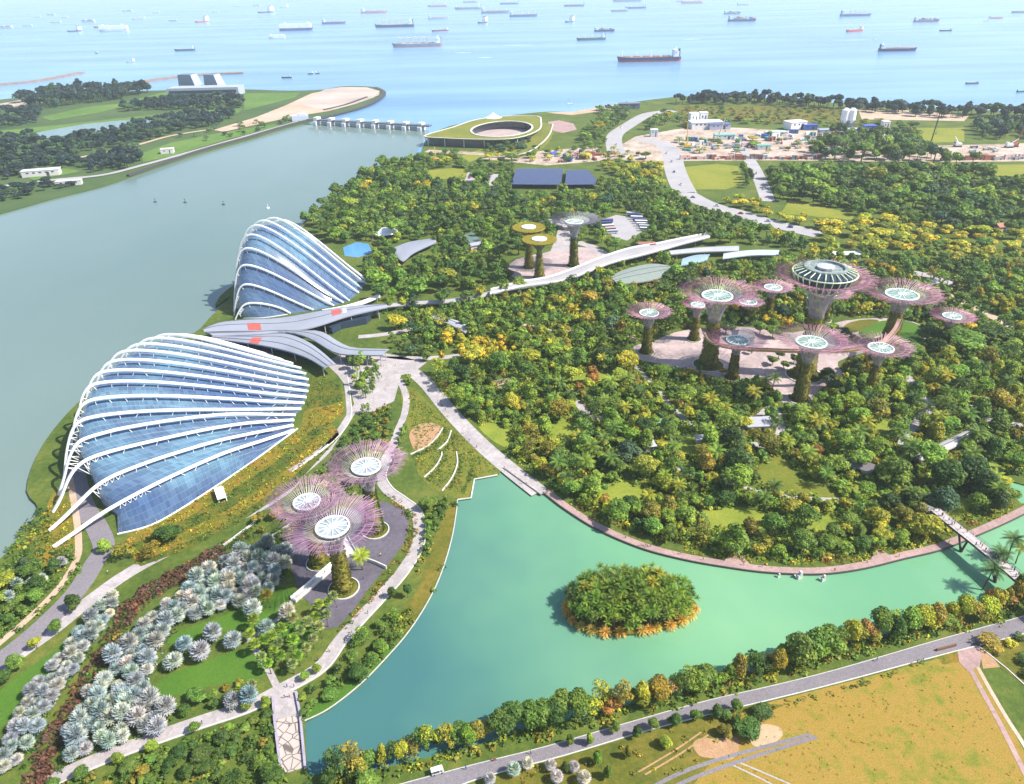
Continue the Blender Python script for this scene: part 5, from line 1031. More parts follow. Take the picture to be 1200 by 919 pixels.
roof('glass-roofed curved arcade at the woodland edge by the entrance plaza', [(505, 369), (530, 374), (548, 380), (553, 385)], [(500, 372), (522, 378), (538, 386), (545, 390)], 4, [.5], [], [(.2, .5), (.8, .5)], name='arcade', mat=m_roofp)
sheet('splash_pool', [(402, 290), (418, 284), (432, 286), (436, 296), (420, 302), (404, 300)], plain('pool_blue', (.10, .28, .55), .2), .09); sheet('pond', [(543, 276), (553, 272), (562, 280), (572, 290), (556, 294), (546, 286)], m_bay, .07)
for p_ in ([(400, 290), (418, 280), (438, 284), (440, 300), (400, 304)], [(540, 278), (553, 272), (574, 292), (550, 296)], [(460, 290), (511, 276), (513, 286), (475, 310), (458, 300)], [(782, 292), (866, 286), (914, 290), (914, 304), (840, 308), (800, 313)], [(710, 326), (760, 307), (792, 312), (775, 328), (722, 335)]): clear(p_)
# open pergola deck with roof strip near the right edge
roof('long white pergola roof in woodland near the right edge', [(1072, 534), (1100, 520), (1125, 508), (1142, 500)], [(1078, 540), (1104, 530), (1130, 518), (1148, 505)], 4, [.5], [], [(t, s) for t in (.05, .35, .65, .95) for s in (.1, .9)], name='pergola', mat=plain('white_deck', (.42, .39, .38), .8)); clear([(1070, 535), (1125, 505), (1150, 500), (1132, 522), (1100, 540), (1080, 545)])
# solar roofs
m_pv = plain('solar_panel', (.035, .04, .12), .25, .15, .3, spec=.6)
for lab, pts in (('wide dark blue solar roof, left of the two', [(605, 197.5), (660, 197.5), (657, 216.5), (599, 216)]), ('dark blue solar roof with slanting end, right of the two', [(664, 199), (689, 199), (704, 216), (662, 216.5)])):
    P = GP(pts, 5); g = sum(P, Vector())/4; root = empty('solar_roof', (g.x, g.y, 0), lab, 'roof'); b = MB(); b.prism(P, 4.6, 5, bottom=True); b.build('panel_field', m_pv, root)
    b = MB()
    for k in range(1, 9): b.strip([P[0].lerp(P[3], k/9)+Vector((0, 0, .03)), P[1].lerp(P[2], k/9)+Vector((0, 0, .03))], .5, .05)
    b.build('panel_rail', m_gl2, root)
    for p in P: b = MB(); b.tube([(p.x, p.y, 0), (p.x, p.y, 4.6)], .3, 6); b.build('post', m_steel, root)
    clear(pts); clear([(x, y+7) for x, y in pts])
# ------------------------------------------------------------------ building site
GS = 'things on the building site'
rs = random.Random(11)
def site_box(name, label, cat, px, size, rz, col, roofc=None, group=GS):
    g = G(*px); root = empty(name, (g.x, g.y, .1), label, cat, group, rz); L, W, Hh = size
    b = MB(); b.box((0, 0, Hh/2), size); b.build('body', paint(col), root, local=True)
    if roofc: b = MB(); b.box((0, 0, Hh+.25), (L*1.04, W*1.06, .5)); b.build('roof', paint(roofc), root, local=True)
    b = MB(); b.box((L*.2, -W/2-.05, Hh*.4), (1.2 if L < 20 else 3, .1, Hh*.75)); b.build('door', m_dark, root, local=True)
    if name != 'container':
        for k in range(max(2, int(L/7))): b = MB(); b.box((-L*.42+L*.84*(k+.5)/max(2, int(L/7)), -W/2-.06, Hh*.7), (L*.05+.8, .12, Hh*.2)); b.build('window', m_gl2, root, local=True)
    return root
site_box('site_office', 'white stepped site building with two rooftop boxes', 'building', (826, 150), (44, 20, 9), .05, (.72, .72, .74), (.8, .8, .8)); site_box('site_office', 'tall white block on the left of the stepped site building', 'building', (812, 148), (12, 12, 18), .05, (.78, .76, .78), (.8, .8, .8)); site_box('site_office', 'second tall white block next to the stepped site building', 'building', (823, 146), (11, 11, 17), .05, (.76, .74, .76), (.8, .8, .8)); site_box('site_office', 'dark-roofed long shed right of the tall white blocks', 'building', (842, 151), (30, 14, 7), .05, (.35, .38, .5), (.12, .14, .3))
site_box('site_office', 'teal-roofed shed at front of building site, left', 'building', (848, 163), (26, 12, 6), 0, (.5, .55, .55), (.20, .45, .42)); site_box('site_office', 'green-roofed shed near middle of the building site', 'building', (894, 175), (16, 8, 5), .0, (.5, .5, .48), (.16, .42, .34)); site_box('site_office', 'pale teal shed beyond the green-roofed shed', 'building', (908, 159), (28, 10, 5), .0, (.6, .62, .6), (.42, .62, .60)); site_box('site_office', 'large white storage hall sloping down at one side', 'building', (931, 151), (26, 18, 10), .3, (.74, .74, .76), (.8, .8, .8)); site_box('site_office', 'bright blue shed right of the white storage hall', 'building', (948, 151.5), (20, 10, 6), 0, (.06, .12, .40), (.05, .10, .42)); site_box('site_office', 'second blue shed beyond the twin silos', 'building', (1018, 151.5), (18, 10, 5), 0, (.08, .14, .42), (.07, .12, .40)); site_box('site_office', 'long low blue-grey shed beneath the twin silos', 'building', (985, 155), (60, 10, 4), 0, (.3, .34, .45), (.32, .36, .46)); site_box('site_office', 'white kiosk block at corner of the site road', 'building', (1036, 153), (9, 9, 12), 0, (.78, .74, .74), (.8, .78, .78)); site_box('site_office', 'pale grey portacabin row near the barrage road', 'building', (766, 160), (10, 8, 9), 0, (.5, .55, .6), (.7, .72, .74)); site_box('site_office', 'dark gate building where barrage road meets the coast', 'building', (737, 127), (34, 14, 8), 0, (.12, .14, .22), (.18, .18, .22))
for lab, px, sz in (('long white shed by the far shore road near left edge', (50, 206), (40, 12, 7)), ('smaller white shed beyond the far shore road', (197, 180), (16, 10, 6)), ('pink-walled yard shed among trees at far left edge', (38, 116), (30, 14, 7)), ('grey shed row at water edge of far shore', (82, 217), (26, 8, 5))): site_box('shed', lab, 'building', px, sz, .25, (.62, .58, .58), (.6, .6, .6), 'sheds on the far shore')
for i, x in enumerate((987, 995)):
    g = G(x, 153); root = empty('silo', (g.x, g.y, 0), ['white cement silo, left of the twin silos', 'white cement silo, right of the twin silos'][i], 'silo', 'twin cement silos')
    b = MB(); b.lathe((0, 0, 0), [(2.5, 10), (5.2, 14), (5.2, 27), (2, 29.5)], 16); b.build('tank', m_white, root, local=True)
    for k in range(4): b = MB(); a = k*1.571+.78; b.tube([(math.cos(a)*4.6, math.sin(a)*4.6, 0), (math.cos(a)*4.6, math.sin(a)*4.6, 15)], .5, 6); b.build('leg', paint((.12, .16, .36)), root, local=True)
def crane(label, px, boom_px_top, col, bw=8, tower=False):
    g = G(*px); root = empty('crawler_crane', (g.x, g.y, .1), label, 'crane', 'cranes on the building site'); c = paint(col)
    b = MB(); b.box((0, 0, 3), (bw, bw*.6, 3)); b.box((-bw*.3, 0, 5.2), (bw*.35, bw*.5, 2)); b.build('cab', c, root, local=True)
    for s in (-1, 1): b = MB(); b.box((0, s*bw*.34, .8), (bw*1.05, 1.1, 1.6), taper=.8); b.build('track', m_tyre, root, local=True)
    h = height_to(px[0], px[1], boom_px_top[1]); dx = (boom_px_top[0]-px[0])/pxm(g); P = Vector((0, 0, 4)); Q = Vector((dx, 0, h)); n = 10; b = MB()
    o4 = [Vector((0, -.7, 0)), Vector((0, .7, 0)), Vector((.9, 0, 0))]
    for o in o4: b.tube([P+o, Q+o*.4], .28, 4)
    for k in range(n):
        for i in range(3): b.tube([P.lerp(Q, k/n)+o4[i]*(1-.6*k/n), P.lerp(Q, (k+1)/n)+o4[(i+1) % 3]*(1-.6*k/n)], .16, 3)
    b.build('boom', c, root, local=True); b = MB(); b.tube([Q, Q+Vector((1.5, 0, -h*.55))], .12, 3); b.box((Q.x+1.5, 0, h*.43), (.8, .8, 1.6)); b.build('hoist_rope', m_dark, root, local=True)
crane('tall yellow crawler crane with upright boom at left of site', (805, 174), (803, 146), (.6, .40, .05)); crane('pale crawler crane leaning right, by teal-roofed shed', (840, 166), (847, 138), (.6, .55, .5)); crane('dark slender crane standing upright before the open field', (1089, 173), (1091, 134), DARK); crane('white crawler crane leaning left in the long right-hand yard', (1122, 172), (1116, 160), (.7, .7, .72)); crane('red lattice crane with tall boom at the right edge yard', (1188, 172), (1199, 136), (.45, .12, .07)); crane('white crane leaning right beside the red lattice crane', (1182, 173), (1191, 163), (.7, .72, .76)); crane('yellow crane by the bay in front of green-roofed hall', (511, 190), (510, 172), (.6, .40, .08)); crane('orange low excavating crane right of the bay-side yellow crane', (530, 186), (537, 181), (.65, .32, .05), 12)
names = ['rust', 'blue', 'white', 'teal', 'grey', 'orange', 'pink']; cc_ = {'rust': (.32, .12, .08), 'blue': (.06, .13, .38), 'white': (.72, .72, .72), 'teal': (.12, .36, .34), 'grey': (.3, .3, .33), 'orange': (.5, .24, .05), 'pink': (.6, .42, .40)}
lines = [([(800, 186.5), (960, 186.5)], 34, 'stacked along the front site fence'), ([(1105, 187.5), (1198, 186.5)], 30, 'stacked at right before the green field'), ([(800, 170), (960, 160)], 46, 'lying mid building site'), ([(945, 162), (1045, 157)], 36, 'lying at right of building site'), ([(640, 187), (700, 180)], 10, 'lying near the solar roofs'), ([(665, 184), (720, 181)], 12, 'in the rust-coloured barrage road row')]
for (a, c), n, ph in lines:
    ct = {}
    for i in range(n):
        f = (i+rs.uniform(.2, .8))/n; scat = 'lying' in ph; x = a[0]+(c[0]-a[0])*f; y = a[1]+(c[1]-a[1])*f+(rs.uniform(-6, 8) if scat else rs.uniform(-.8, .8)); k = rs.choice(['rust', 'rust', 'rust', 'pink', 'grey'] if not scat else names); ct[k] = ct.get(k, 0)+1
        if ct[k] > 20: continue
        site_box('container', f'{k} container {ph}, {ordn[ct[k]-1]} {k} from left', 'container', (x, y), (rs.choice([6, 12]), 2.5, rs.choice([2.6, 2.6, 5.2])), rs.uniform(-.2, .2) if not scat else rs.uniform(-1.5, 1.5), cc_[k])
ct = {}
for i in range(38):
    x = rs.uniform(790, 1190); y = 162+rs.uniform(0, 16) if x < 1050 else 172+rs.uniform(0, 7); k = rs.choice(['white', 'yellow', 'orange', 'blue', 'red', 'green']); ct[k] = ct.get(k, 0)+1
    g = G(x, y); root = empty('lorry', (g.x, g.y, .1), f'{k} lorry on the building site, {ordn[ct[k]-1]} {k} one met', 'lorry', GS, rs.uniform(-.6, .6)); root['_k'] = k; root['_x'] = x
    b = MB(); b.box((3.2, 0, 1.7), (2.2, 2.4, 2.4), taper=.9); b.build('cab', paint(ccol[k]), root, local=True); b = MB(); b.box((-1.2, 0, 1.8), (6.4, 2.4, 1.9)); b.build('load_bed', paint((.3, .3, .3)), root, local=True)
    for sx in (-3, -1.6, 3): b = MB(); b.tube([(sx, -1.25, .5), (sx, 1.25, .5)], .5, 8); b.build('wheel', m_tyre, root, local=True)
ls = sorted([o for o in COL.objects if o.name.startswith('lorry')], key=lambda o: o['_x']); ct = {}
for o in ls:
    k = o['_k']; ct[k] = ct.get(k, 0)+1; o['label'] = f'{k} lorry on the building site, {ordn[ct[k]-1]} {k} one from left'; del o['_k']; del o['_x']
# ------------------------------------------------------------------ vegetation
LEAF_O = leafmat('foliage', True); LEAF_A = leafmat('woodland_foliage', False)
m_bark = plain('bark', (.11, .085, .06), .9, .3, 1.5)
def leaf_quads(c, n, size, rng, jit=.5, asp=1.0):
    """small leaf-clump faces at points c facing roughly along n"""
    N = len(c); n = n+rng.normal(0, jit, (N, 3)); n /= np.linalg.norm(n, axis=1)[:, None]+1e-9
    t = np.cross(n, rng.normal(0, 1, (N, 3))); t /= np.linalg.norm(t, axis=1)[:, None]+1e-9; b = np.cross(n, t)
    s = (size*rng.uniform(.6, 1.35, N))[:, None]
    k = rng.uniform(.55, 1.1, (N, 4, 1))
    return np.stack([c-t*s*k[:, 0], c-b*s*asp*k[:, 1], c+t*s*k[:, 2], c+b*s*asp*k[:, 3]], 1)
def crown(seed, R, z0, z1, lobes, nleaf, size, form='round', core=True):
    rng = np.random.default_rng(seed); H = z1-z0; C = []; RR = []
    for i in range(lobes):
        a = rng.uniform(0, 6.283)
        if form == 'flat': rr = R*.72*math.sqrt(rng.uniform(.05, 1)); C.append((rr*math.cos(a), rr*math.sin(a), z1-H*rng.uniform(.3, .5))); RR.append((R*rng.uniform(.28, .42), H*rng.uniform(.30, .42)))
        elif form == 'tall': f = rng.uniform(0, 1); rr = R*.45*(1-.6*f)*rng.uniform(.3, 1); C.append((rr*math.cos(a), rr*math.sin(a), z0+H*(.2+.65*f))); RR.append((R*rng.uniform(.4, .6)*(1-.4*f), H*rng.uniform(.16, .26)))
        elif form == 'airy': f = rng.uniform(0, 1); rr = R*.8*math.sqrt(rng.uniform(.02, 1))*(1-.45*f); C.append((rr*math.cos(a), rr*math.sin(a), z0+H*(.15+.72*f))); RR.append((R*rng.uniform(.18, .32), H*rng.uniform(.09, .16)))
        else: f = rng.uniform(0, 1); rr = R*.62*math.sqrt(rng.uniform(.02, 1))*math.sqrt(max(.1, 1-f*f*.8)); C.append((rr*math.cos(a), rr*math.sin(a), z0+H*(.28+.45*f))); RR.append((R*rng.uniform(.30, .50), H*rng.uniform(.20, .32)))
    C = np.array(C); RR = np.array(RR); S = np.stack([RR[:, 0], RR[:, 0], RR[:, 1]], 1)
    w = RR[:, 0]**2; w /= w.sum(); li = rng.choice(lobes, nleaf*3, p=w); d = rng.normal(0, 1, (nleaf*3, 3)); d /= np.linalg.norm(d, axis=1)[:, None]
    d[:, 2] = np.where(d[:, 2] < -.35, -d[:, 2], d[:, 2])
    p = C[li]+d*S[li]*rng.uniform(.80, 1.16, (nleaf*3, 1))
    inside = np.zeros(len(p), bool)
    for j in range(lobes): q = ((p-C[j])/(S[j]*.86)); inside |= ((q*q).sum(1) < 1) & (li != j)
    keep = np.where(~inside)[0][:nleaf]; p = p[keep]; n = d[keep]/S[li[keep]]; n /= np.linalg.norm(n, axis=1)[:, None]; n[:, 2] += .25
    Q = leaf_quads(p, n, size, rng); lobeval = rng.normal(.5, .24, lobes); lv = np.clip(lobeval[li[keep]]+rng.normal(0, .24, len(keep)), 0, 1)
    V = Q.reshape(-1, 3); F = np.arange(len(V)).reshape(-1, 4)
    if core:
        vs = []; fs = []; cv = []
        nu, nvv = 7, 4
        for j in range(lobes):
            o = len(V)+len(vs)
            for b_ in range(nvv+1):
                for a_ in range(nu):
                    t = 6.283*a_/nu; ph = math.pi*b_/nvv; vs.append(C[j]+S[j]*.84*np.array([math.sin(ph)*math.cos(t), math.sin(ph)*math.sin(t), math.cos(ph)]))
            for b_ in range(nvv):
                for a_ in range(nu): fs.append((o+b_*nu+a_, o+(b_+1)*nu+a_, o+(b_+1)*nu+(a_+1) % nu, o+b_*nu+(a_+1) % nu)); cv.append(.42)
        V = np.concatenate([V, np.array(vs)]); F = np.concatenate([F, np.array(fs)]); lv = np.concatenate([lv, np.array(cv)])
    return V, F, lv
def np_mesh(name, V, F, lv, mat, tint=None):
    me = bpy.data.meshes.new(name); me.vertices.add(len(V)); me.vertices.foreach_set('co', V.astype(np.float32).ravel()); me.loops.add(F.size); me.loops.foreach_set('vertex_index', F.astype(np.int32).ravel())
    me.polygons.add(len(F)); me.polygons.foreach_set('loop_start', np.arange(0, F.size, F.shape[1], dtype=np.int32)); me.materials.append(mat)
    at = me.attributes.new('leaf', 'FLOAT', 'FACE'); at.data.foreach_set('value', lv.astype(np.float32))
    if tint is not None: a2 = me.attributes.new('tint', 'FLOAT_COLOR', 'FACE'); a2.data.foreach_set('color', tint.astype(np.float32).ravel())
    me.update(calc_edges=True); return me
def trunk_mesh(name, h, r, limbs=3, seed=0, R=2.5):
    rr = random.Random(seed); b = MB(); b.tube([(0, 0, -.2), (rr.uniform(-.1, .1), rr.uniform(-.1, .1), h*.5), (rr.uniform(-.3, .3), rr.uniform(-.3, .3), h)], [r*1.25, r*.85, r*.6], 7)
    for k in range(limbs): a = k*6.283/limbs+rr.random(); b.tube([(0, 0, h*.75), (math.cos(a)*R*.4, math.sin(a)*R*.4, h*1.1), (math.cos(a)*R*.7, math.sin(a)*R*.7, h*1.4)], [r*.5, r*.35, r*.15], 5)
    me = bpy.data.meshes.new(name); me.from_pydata(b.v, [], b.f); me.materials.append(m_bark); me.update(); return me
# unit trees are 10 m high with a crown about 10 m across
FORMS = ['round', 'round', 'tall', 'flat', 'round', 'tall', 'airy', 'airy']
NEAR = []
for i, fm in enumerate(FORMS):
    z0 = {'round': 2.2, 'tall': 1.4, 'flat': 5.2, 'airy': 2.4}[fm]; Rr = {'round': 4.6, 'tall': 4.4, 'flat': 5.2, 'airy': 4.8}[fm]
    V, F, lv = crown(100+i, Rr, z0, 10, {'round': 12, 'tall': 11, 'flat': 12, 'airy': 22}[fm], 900 if fm != 'airy' else 750, .42 if fm != 'airy' else .34, fm, fm != 'airy'); NEAR.append((np_mesh('crown', V, F, lv, LEAF_O), trunk_mesh('trunk', 4.2, .28, 3, i), fm))
FAR = []
for i, fm in enumerate(FORMS):
    z0 = {'round': 2.0, 'tall': 1.2, 'flat': 4.8, 'airy': 2.0}[fm]
    for n, sz, lb in ((330, .60, 8), (120, .95, 6)):
        V, F, lv = crown(200+i, 4.7, z0, 10, lb if fm != 'airy' else lb*2, n, sz*(.85 if fm == 'airy' else 1), fm, core=fm != 'airy')
        tv = np.array([[math.cos(k*2.09)*.3, math.sin(k*2.09)*.3, z] for z in (0, 5) for k in range(3)]); tf = np.array([[k, (k+1) % 3, 3+(k+1) % 3, 3+k] for k in range(3)])
        F = np.concatenate([F, tf+len(V)]); V = np.concatenate([V, tv]); lv = np.concatenate([lv, np.full(3, .2)]); FAR.append((V, F, lv))
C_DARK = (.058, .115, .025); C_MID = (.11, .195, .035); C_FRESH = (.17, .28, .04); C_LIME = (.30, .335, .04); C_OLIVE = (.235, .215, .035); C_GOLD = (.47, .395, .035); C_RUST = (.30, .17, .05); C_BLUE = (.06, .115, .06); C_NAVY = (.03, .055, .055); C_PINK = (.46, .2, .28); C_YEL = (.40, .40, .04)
CN = {C_DARK: 'dark green', C_MID: 'mid-green', C_FRESH: 'fresh green', C_LIME: 'yellow-green', C_OLIVE: 'olive', C_GOLD: 'golden', C_YEL: 'yellow', C_RUST: 'rusty', C_BLUE: 'bluish green', C_NAVY: 'blue-black', C_PINK: 'pink-flowered'}
vr = random.Random(21)
from mathutils import noise as mnoise
def jit(c, k=.22): f = 1.14*(1+vr.uniform(-k, k)); return (c[0]*f*1.06*(1+vr.uniform(-.15, .15)), c[1]*f, c[2]*f*(1+vr.uniform(-.15, .15)))
ORD = {}
def pick(pal, x=None, y=None):     # neighbouring plants tend to be of one kind
    t = vr.random()
    if x is not None:
        nz = mnoise.noise((x/26.0, y/26.0, 3.0))*.9+mnoise.noise((x/9.0, y/9.0, 8.0))*.5; t = min(.999, max(0, .5+nz*.62+(t-.5)*.5))
    t *= sum(w for _, w in pal)
    for c, w in pal:
        t -= w
        if t <= 0: return c
    return pal[-1][0]
_cl = [(p, min(x for x, _ in p), max(x for x, _ in p), min(y for _, y in p), max(y for _, y in p)) for p in PATHS_PX]
def blocked(x, y):
    for p, a, b_, c, d in _cl:
        if a <= x <= b_ and c <= y <= d and inpoly(x, y, p): return True
    return False
DOME_PX = [[(60, 645), (62, 560), (85, 490), (120, 425), (180, 395), (260, 398), (340, 425), (362, 440), (365, 490), (345, 508), (250, 578), (150, 640), (100, 640)], [(268, 380), (270, 320), (290, 265), (330, 252), (380, 285), (432, 335), (440, 360), (400, 385), (460, 405), (452, 420), (400, 432), (330, 415), (238, 395), (236, 384)]]
PROM_PX = [[(574, 338), (640, 326), (708, 301), (798, 279), (800, 288), (770, 299), (714, 311), (645, 334), (576, 348)], [(430, 356), (530, 349), (575, 341), (576, 349), (530, 358), (430, 364)], [(1090, 592), (1108, 596), (1210, 680), (1210, 700), (1150, 652), (1092, 606)]]
for p in DOME_PX+PROM_PX: _cl.append((p, min(x for x, _ in p), max(x for x, _ in p), min(y for _, y in p), max(y for _, y in p)))
def ok(g, H, R):
    x, y = PX((g.x, g.y, 0))
    if blocked(x, y) or inpoly(x, y, lake_px) or inpoly(x, y, inlet_px): return False
    x2, y2 = PX((g.x, g.y, H*.72)); r = R*.6*pxm((g.x, g.y, H))
    if blocked(x2, y2) and (y < 470 or vr.random() < .85): return False
    return not (blocked(x-r*.5, y) or blocked(x+r*.5, y))
TREES = []; GRID = {}
def free(x, y, d, cell=4.0):
    k = int(d/cell)+1; i, j = int(x//cell), int(y//cell)
    for a in range(i-k, i+k+1):
        for b_ in range(j-k, j+k+1):
            for (u, v, e) in GRID.get((a, b_), ()):
                if (u-x)**2+(v-y)**2 < (d*.5+e*.5)**2: return False
    return True
def scatter(zone, spacing, Hr, Rk, pal, tagname, forms=(0, 1, 2, 3, 4, 5, 6, 7, 6), tries=18, check=True, z=0.0):
    P = GP(zone); xs = [p.x for p in P]; ys = [p.y for p in P]; W = [(p.x, p.y) for p in P]; area = abs(sum(W[i-1][0]*W[i][1]-W[i][0]*W[i-1][1] for i in range(len(W))))/2
    for _ in range(int(area/spacing**2*tries)):
        x = vr.uniform(min(xs), max(xs)); y = vr.uniform(min(ys), max(ys))
        if not inpoly(x, y, W): continue
        f = vr.random()**1.7; H = Hr[0]+(Hr[1]-Hr[0])*min(1, f+.1*vr.random()); s = spacing*(.62+.95*f); R = s*Rk
        if not free(x, y, s): continue
        if check and not ok(Vector((x, y, 0)), H, R): continue
        GRID.setdefault((int(x//4), int(y//4)), []).append((x, y, s)); TREES.append((x, y, z, H, R, vr.choice(forms), pick(pal, x, y), tagname))
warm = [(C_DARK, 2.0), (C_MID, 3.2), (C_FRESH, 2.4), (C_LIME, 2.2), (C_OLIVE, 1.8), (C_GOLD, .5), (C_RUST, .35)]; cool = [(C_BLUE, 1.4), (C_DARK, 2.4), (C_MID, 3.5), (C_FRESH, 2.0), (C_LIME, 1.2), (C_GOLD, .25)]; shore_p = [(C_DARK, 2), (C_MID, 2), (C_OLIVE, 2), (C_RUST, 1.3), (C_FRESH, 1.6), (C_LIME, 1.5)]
# special clumps first
scatter([(536, 412), (560, 402), (590, 400), (606, 408), (600, 420), (560, 425), (540, 422)], 5, (5, 7), .62, [(C_GOLD, 3), (C_LIME, 1)], 'grove', (0, 1, 4))
for x, y, c, H, R in ((866, 560, C_DARK, 14, 9), (858, 530, C_DARK, 13, 8), (684, 535, C_FRESH, 12, 7), (735, 545, C_BLUE, 12, 7), (775, 575, C_LIME, 8, 5), (1100, 600, C_BLUE, 12, 7.5), (1105, 572, C_DARK, 14, 8), (1135, 568, C_DARK, 14, 8), (1150, 583, C_DARK, 13, 7.5), (1165, 600, C_DARK, 11, 5), (1063, 595, C_DARK, 9, 5), (1040, 600, C_DARK, 9, 5), (915, 372, C_BLUE, 9, 6), (905, 428, C_MID, 6, 3.5), (918, 432, C_FRESH, 5, 3), (930, 426, C_DARK, 6, 3.2), (912, 420, C_DARK, 6, 3.2), (890, 392, C_MID, 9, 5), (850, 392, C_DARK, 9, 5.5), (905, 396, C_MID, 8, 5), (975, 392, C_FRESH, 8, 5), (986, 400, C_DARK, 9, 5.5), (965, 396, C_DARK, 8, 5), (998, 402, C_MID, 6, 4), (820, 436, C_MID, 5, 3), (846, 440, C_OLIVE, 5, 3), (1000, 440, C_DARK, 9, 5), (1090, 390, C_DARK, 8, 5), (880, 415, C_MID, 5, 3), (1085, 400, C_DARK, 9, 6.5), (1100, 415, C_DARK, 9, 6), (1125, 412, C_MID, 11, 13), (1160, 405, C_DARK, 11, 10), (884, 470, C_MID, 8, 4.5), (870, 465, C_MID, 7, 4), (968, 448, C_DARK, 8, 6), (978, 462, C_DARK, 8, 6), (1066, 410, C_DARK, 7, 5), (995, 340, C_RUST, 9, 4)):
    g = G(x, y); GRID.setdefault((int(g.x//4), int(g.y//4)), []).append((g.x, g.y, R*1.1)); TREES.append((g.x, g.y, 0, H, R, 0 if R < 10 else 3, c, 'special'))
zone_c = [(500, 448), (540, 425), (590, 412), (640, 395), (700, 395), (742, 432), (780, 470), (830, 478), (900, 490), (960, 485), (1010, 470), (1060, 440), (1110, 420), (1330, 420), (1330, 552), (1180, 556), (1158, 560), (1190, 590), (1165, 602), (1120, 622), (1060, 643), (1000, 655), (950, 660), (880, 655), (800, 640), (745, 624), (698, 604), (660, 580), (615, 545), (570, 505), (530, 470)]
scatter(zone_c, 6.9, (4.5, 14), .72, warm, 'garden wood', tries=26)
scatter([(485, 455), (500, 470), (470, 520), (462, 560), (458, 540), (472, 500)], 4, (3, 6), .62, warm, 'slope')
scatter([(466, 430), (482, 440), (488, 470), (472, 520), (462, 520), (474, 480)], 4.4, (4, 7), .62, [(C_MID, 2), (C_FRESH, 2), (C_LIME, 1)], 'slope')
scatter([(415, 455), (452, 440), (462, 455), (450, 480), (425, 490)], 4.5, (4, 7), .62, [(C_MID, 2), (C_FRESH, 1), (C_LIME, 1)], 'plaza')
scatter([(412, 425), (436, 425), (446, 450), (430, 470), (416, 455)], 4.5, (6, 9), .62, [(C_MID, 2), (C_FRESH, 1), (C_GOLD, .7)], 'plaza', check=False)
zone_m = [(440, 352), (575, 350), (650, 332), (720, 312), (800, 292), (870, 303), (930, 305), (1000, 308), (1330, 308), (1330, 420), (1110, 420), (1092, 395), (1050, 372), (990, 370), (930, 375), (830, 375), (780, 392), (740, 410), (690, 395), (640, 392), (590, 410), (520, 410), (470, 395)]
scatter(zone_m, 7.4, (7, 13), .72, [(C_DARK, 2.4), (C_MID, 3), (C_FRESH, 1.8), (C_LIME, 1.3), (C_OLIVE, .8), (C_BLUE, 1), (C_GOLD, .3)], 'middle wood')
zone_g = [(690, 395), (742, 422), (770, 428), (800, 434), (830, 442), (862, 449), (890, 446), (905, 462), (916, 477), (948, 477), (966, 458), (990, 443), (986, 428), (1020, 416), (1060, 412), (1092, 398), (1120, 425), (1060, 446), (1010, 474), (960, 492), (900, 494), (830, 484), (780, 474), (738, 436)]
scatter(zone_g, 6.2, (5, 9), .70, warm, 'garden wood', tries=25)
scatter([(770, 392), (830, 383), (880, 383), (930, 389), (1000, 372), (1085, 378), (1080, 366), (990, 366), (930, 374), (830, 374), (760, 396)], 7, (6, 10), .66, cool, 'middle wood')
scatter([(452, 402), (500, 398), (528, 412), (520, 424), (470, 425)], 6, (6, 9), .64, cool, 'middle wood')
zone_f = [(358, 262), (384, 238), (418, 215), (444, 198), (480, 190), (540, 198), (600, 214), (660, 220), (712, 220), (745, 212), (790, 232), (830, 248), (870, 268), (940, 282), (940, 300), (870, 290), (800, 285), (720, 302), (650, 328), (575, 338), (500, 348), (440, 350), (432, 320), (395, 285)]
scatter(zone_f, 9.6, (9, 15), .70, cool, 'far wood')
scatter([(430, 320), (500, 325), (560, 300), (590, 285), (580, 320), (560, 336), (470, 345)], 9, (7, 11), .64, [(C_LIME, 2), (C_GOLD, 1.5), (C_MID, 2), (C_FRESH, 1)], 'far wood', (0, 1, 4))
zone_y = [(700, 195), (745, 180), (765, 200), (795, 235), (840, 250), (930, 272), (1000, 285), (1330, 300), (1330, 312), (1000, 308), (900, 285), (820, 262), (770, 245), (730, 215)]
scatter(zone_y, 11, (8, 11), .66, [(C_DARK, .6), (C_MID, 1.5), (C_LIME, 1.5), (C_YEL, 2.4), (C_GOLD, .7)], 'yellow belt', (3, 0, 3))
scatter([(820, 232), (880, 240), (940, 258), (1020, 262), (1100, 272), (1330, 285), (1330, 300), (1000, 284), (900, 268)], 11, (7, 10), .66, [(C_MID, .8), (C_LIME, 1.4), (C_YEL, 3), (C_GOLD, .8)], 'yellow belt', (3, 0))
zone_r = [(940, 192), (1000, 178), (1060, 182), (1090, 192), (1150, 198), (1330, 212), (1330, 292), (1120, 280), (1030, 266), (1000, 250), (940, 240), (895, 232), (905, 210)]
scatter(zone_r, 12, (9, 18), .72, [(C_BLUE, 1.5), (C_DARK, 2.5), (C_MID, 3), (C_FRESH, 1.8), (C_LIME, 1.0)], 'right wood', (0, 1, 3, 4))
scatter([(858, 185), (872, 182), (888, 215), (872, 222), (855, 210)], 11, (12, 20), .66, [(C_MID, 2), (C_FRESH, 1), (C_DARK, 1)], 'right wood', (0, 2, 5))
scatter([(1165, 206), (1330, 210), (1330, 225), (1180, 220)], 13, (10, 14), .66, cool, 'right wood')
scatter([(490, 188), (520, 180), (560, 186), (600, 190), (600, 214), (540, 198), (490, 194)], 11, (6, 10), .62, cool, 'far wood')
scatter([(690, 150), (712, 135), (730, 150), (716, 176), (690, 178), (676, 165)], 12, (8, 12), .62, cool, 'far wood'); scatter([(735, 172), (752, 165), (768, 185), (775, 205), (745, 200)], 11, (6, 9), .64, [(C_MID, 1), (C_LIME, 2), (C_YEL, 2)], 'yellow belt')
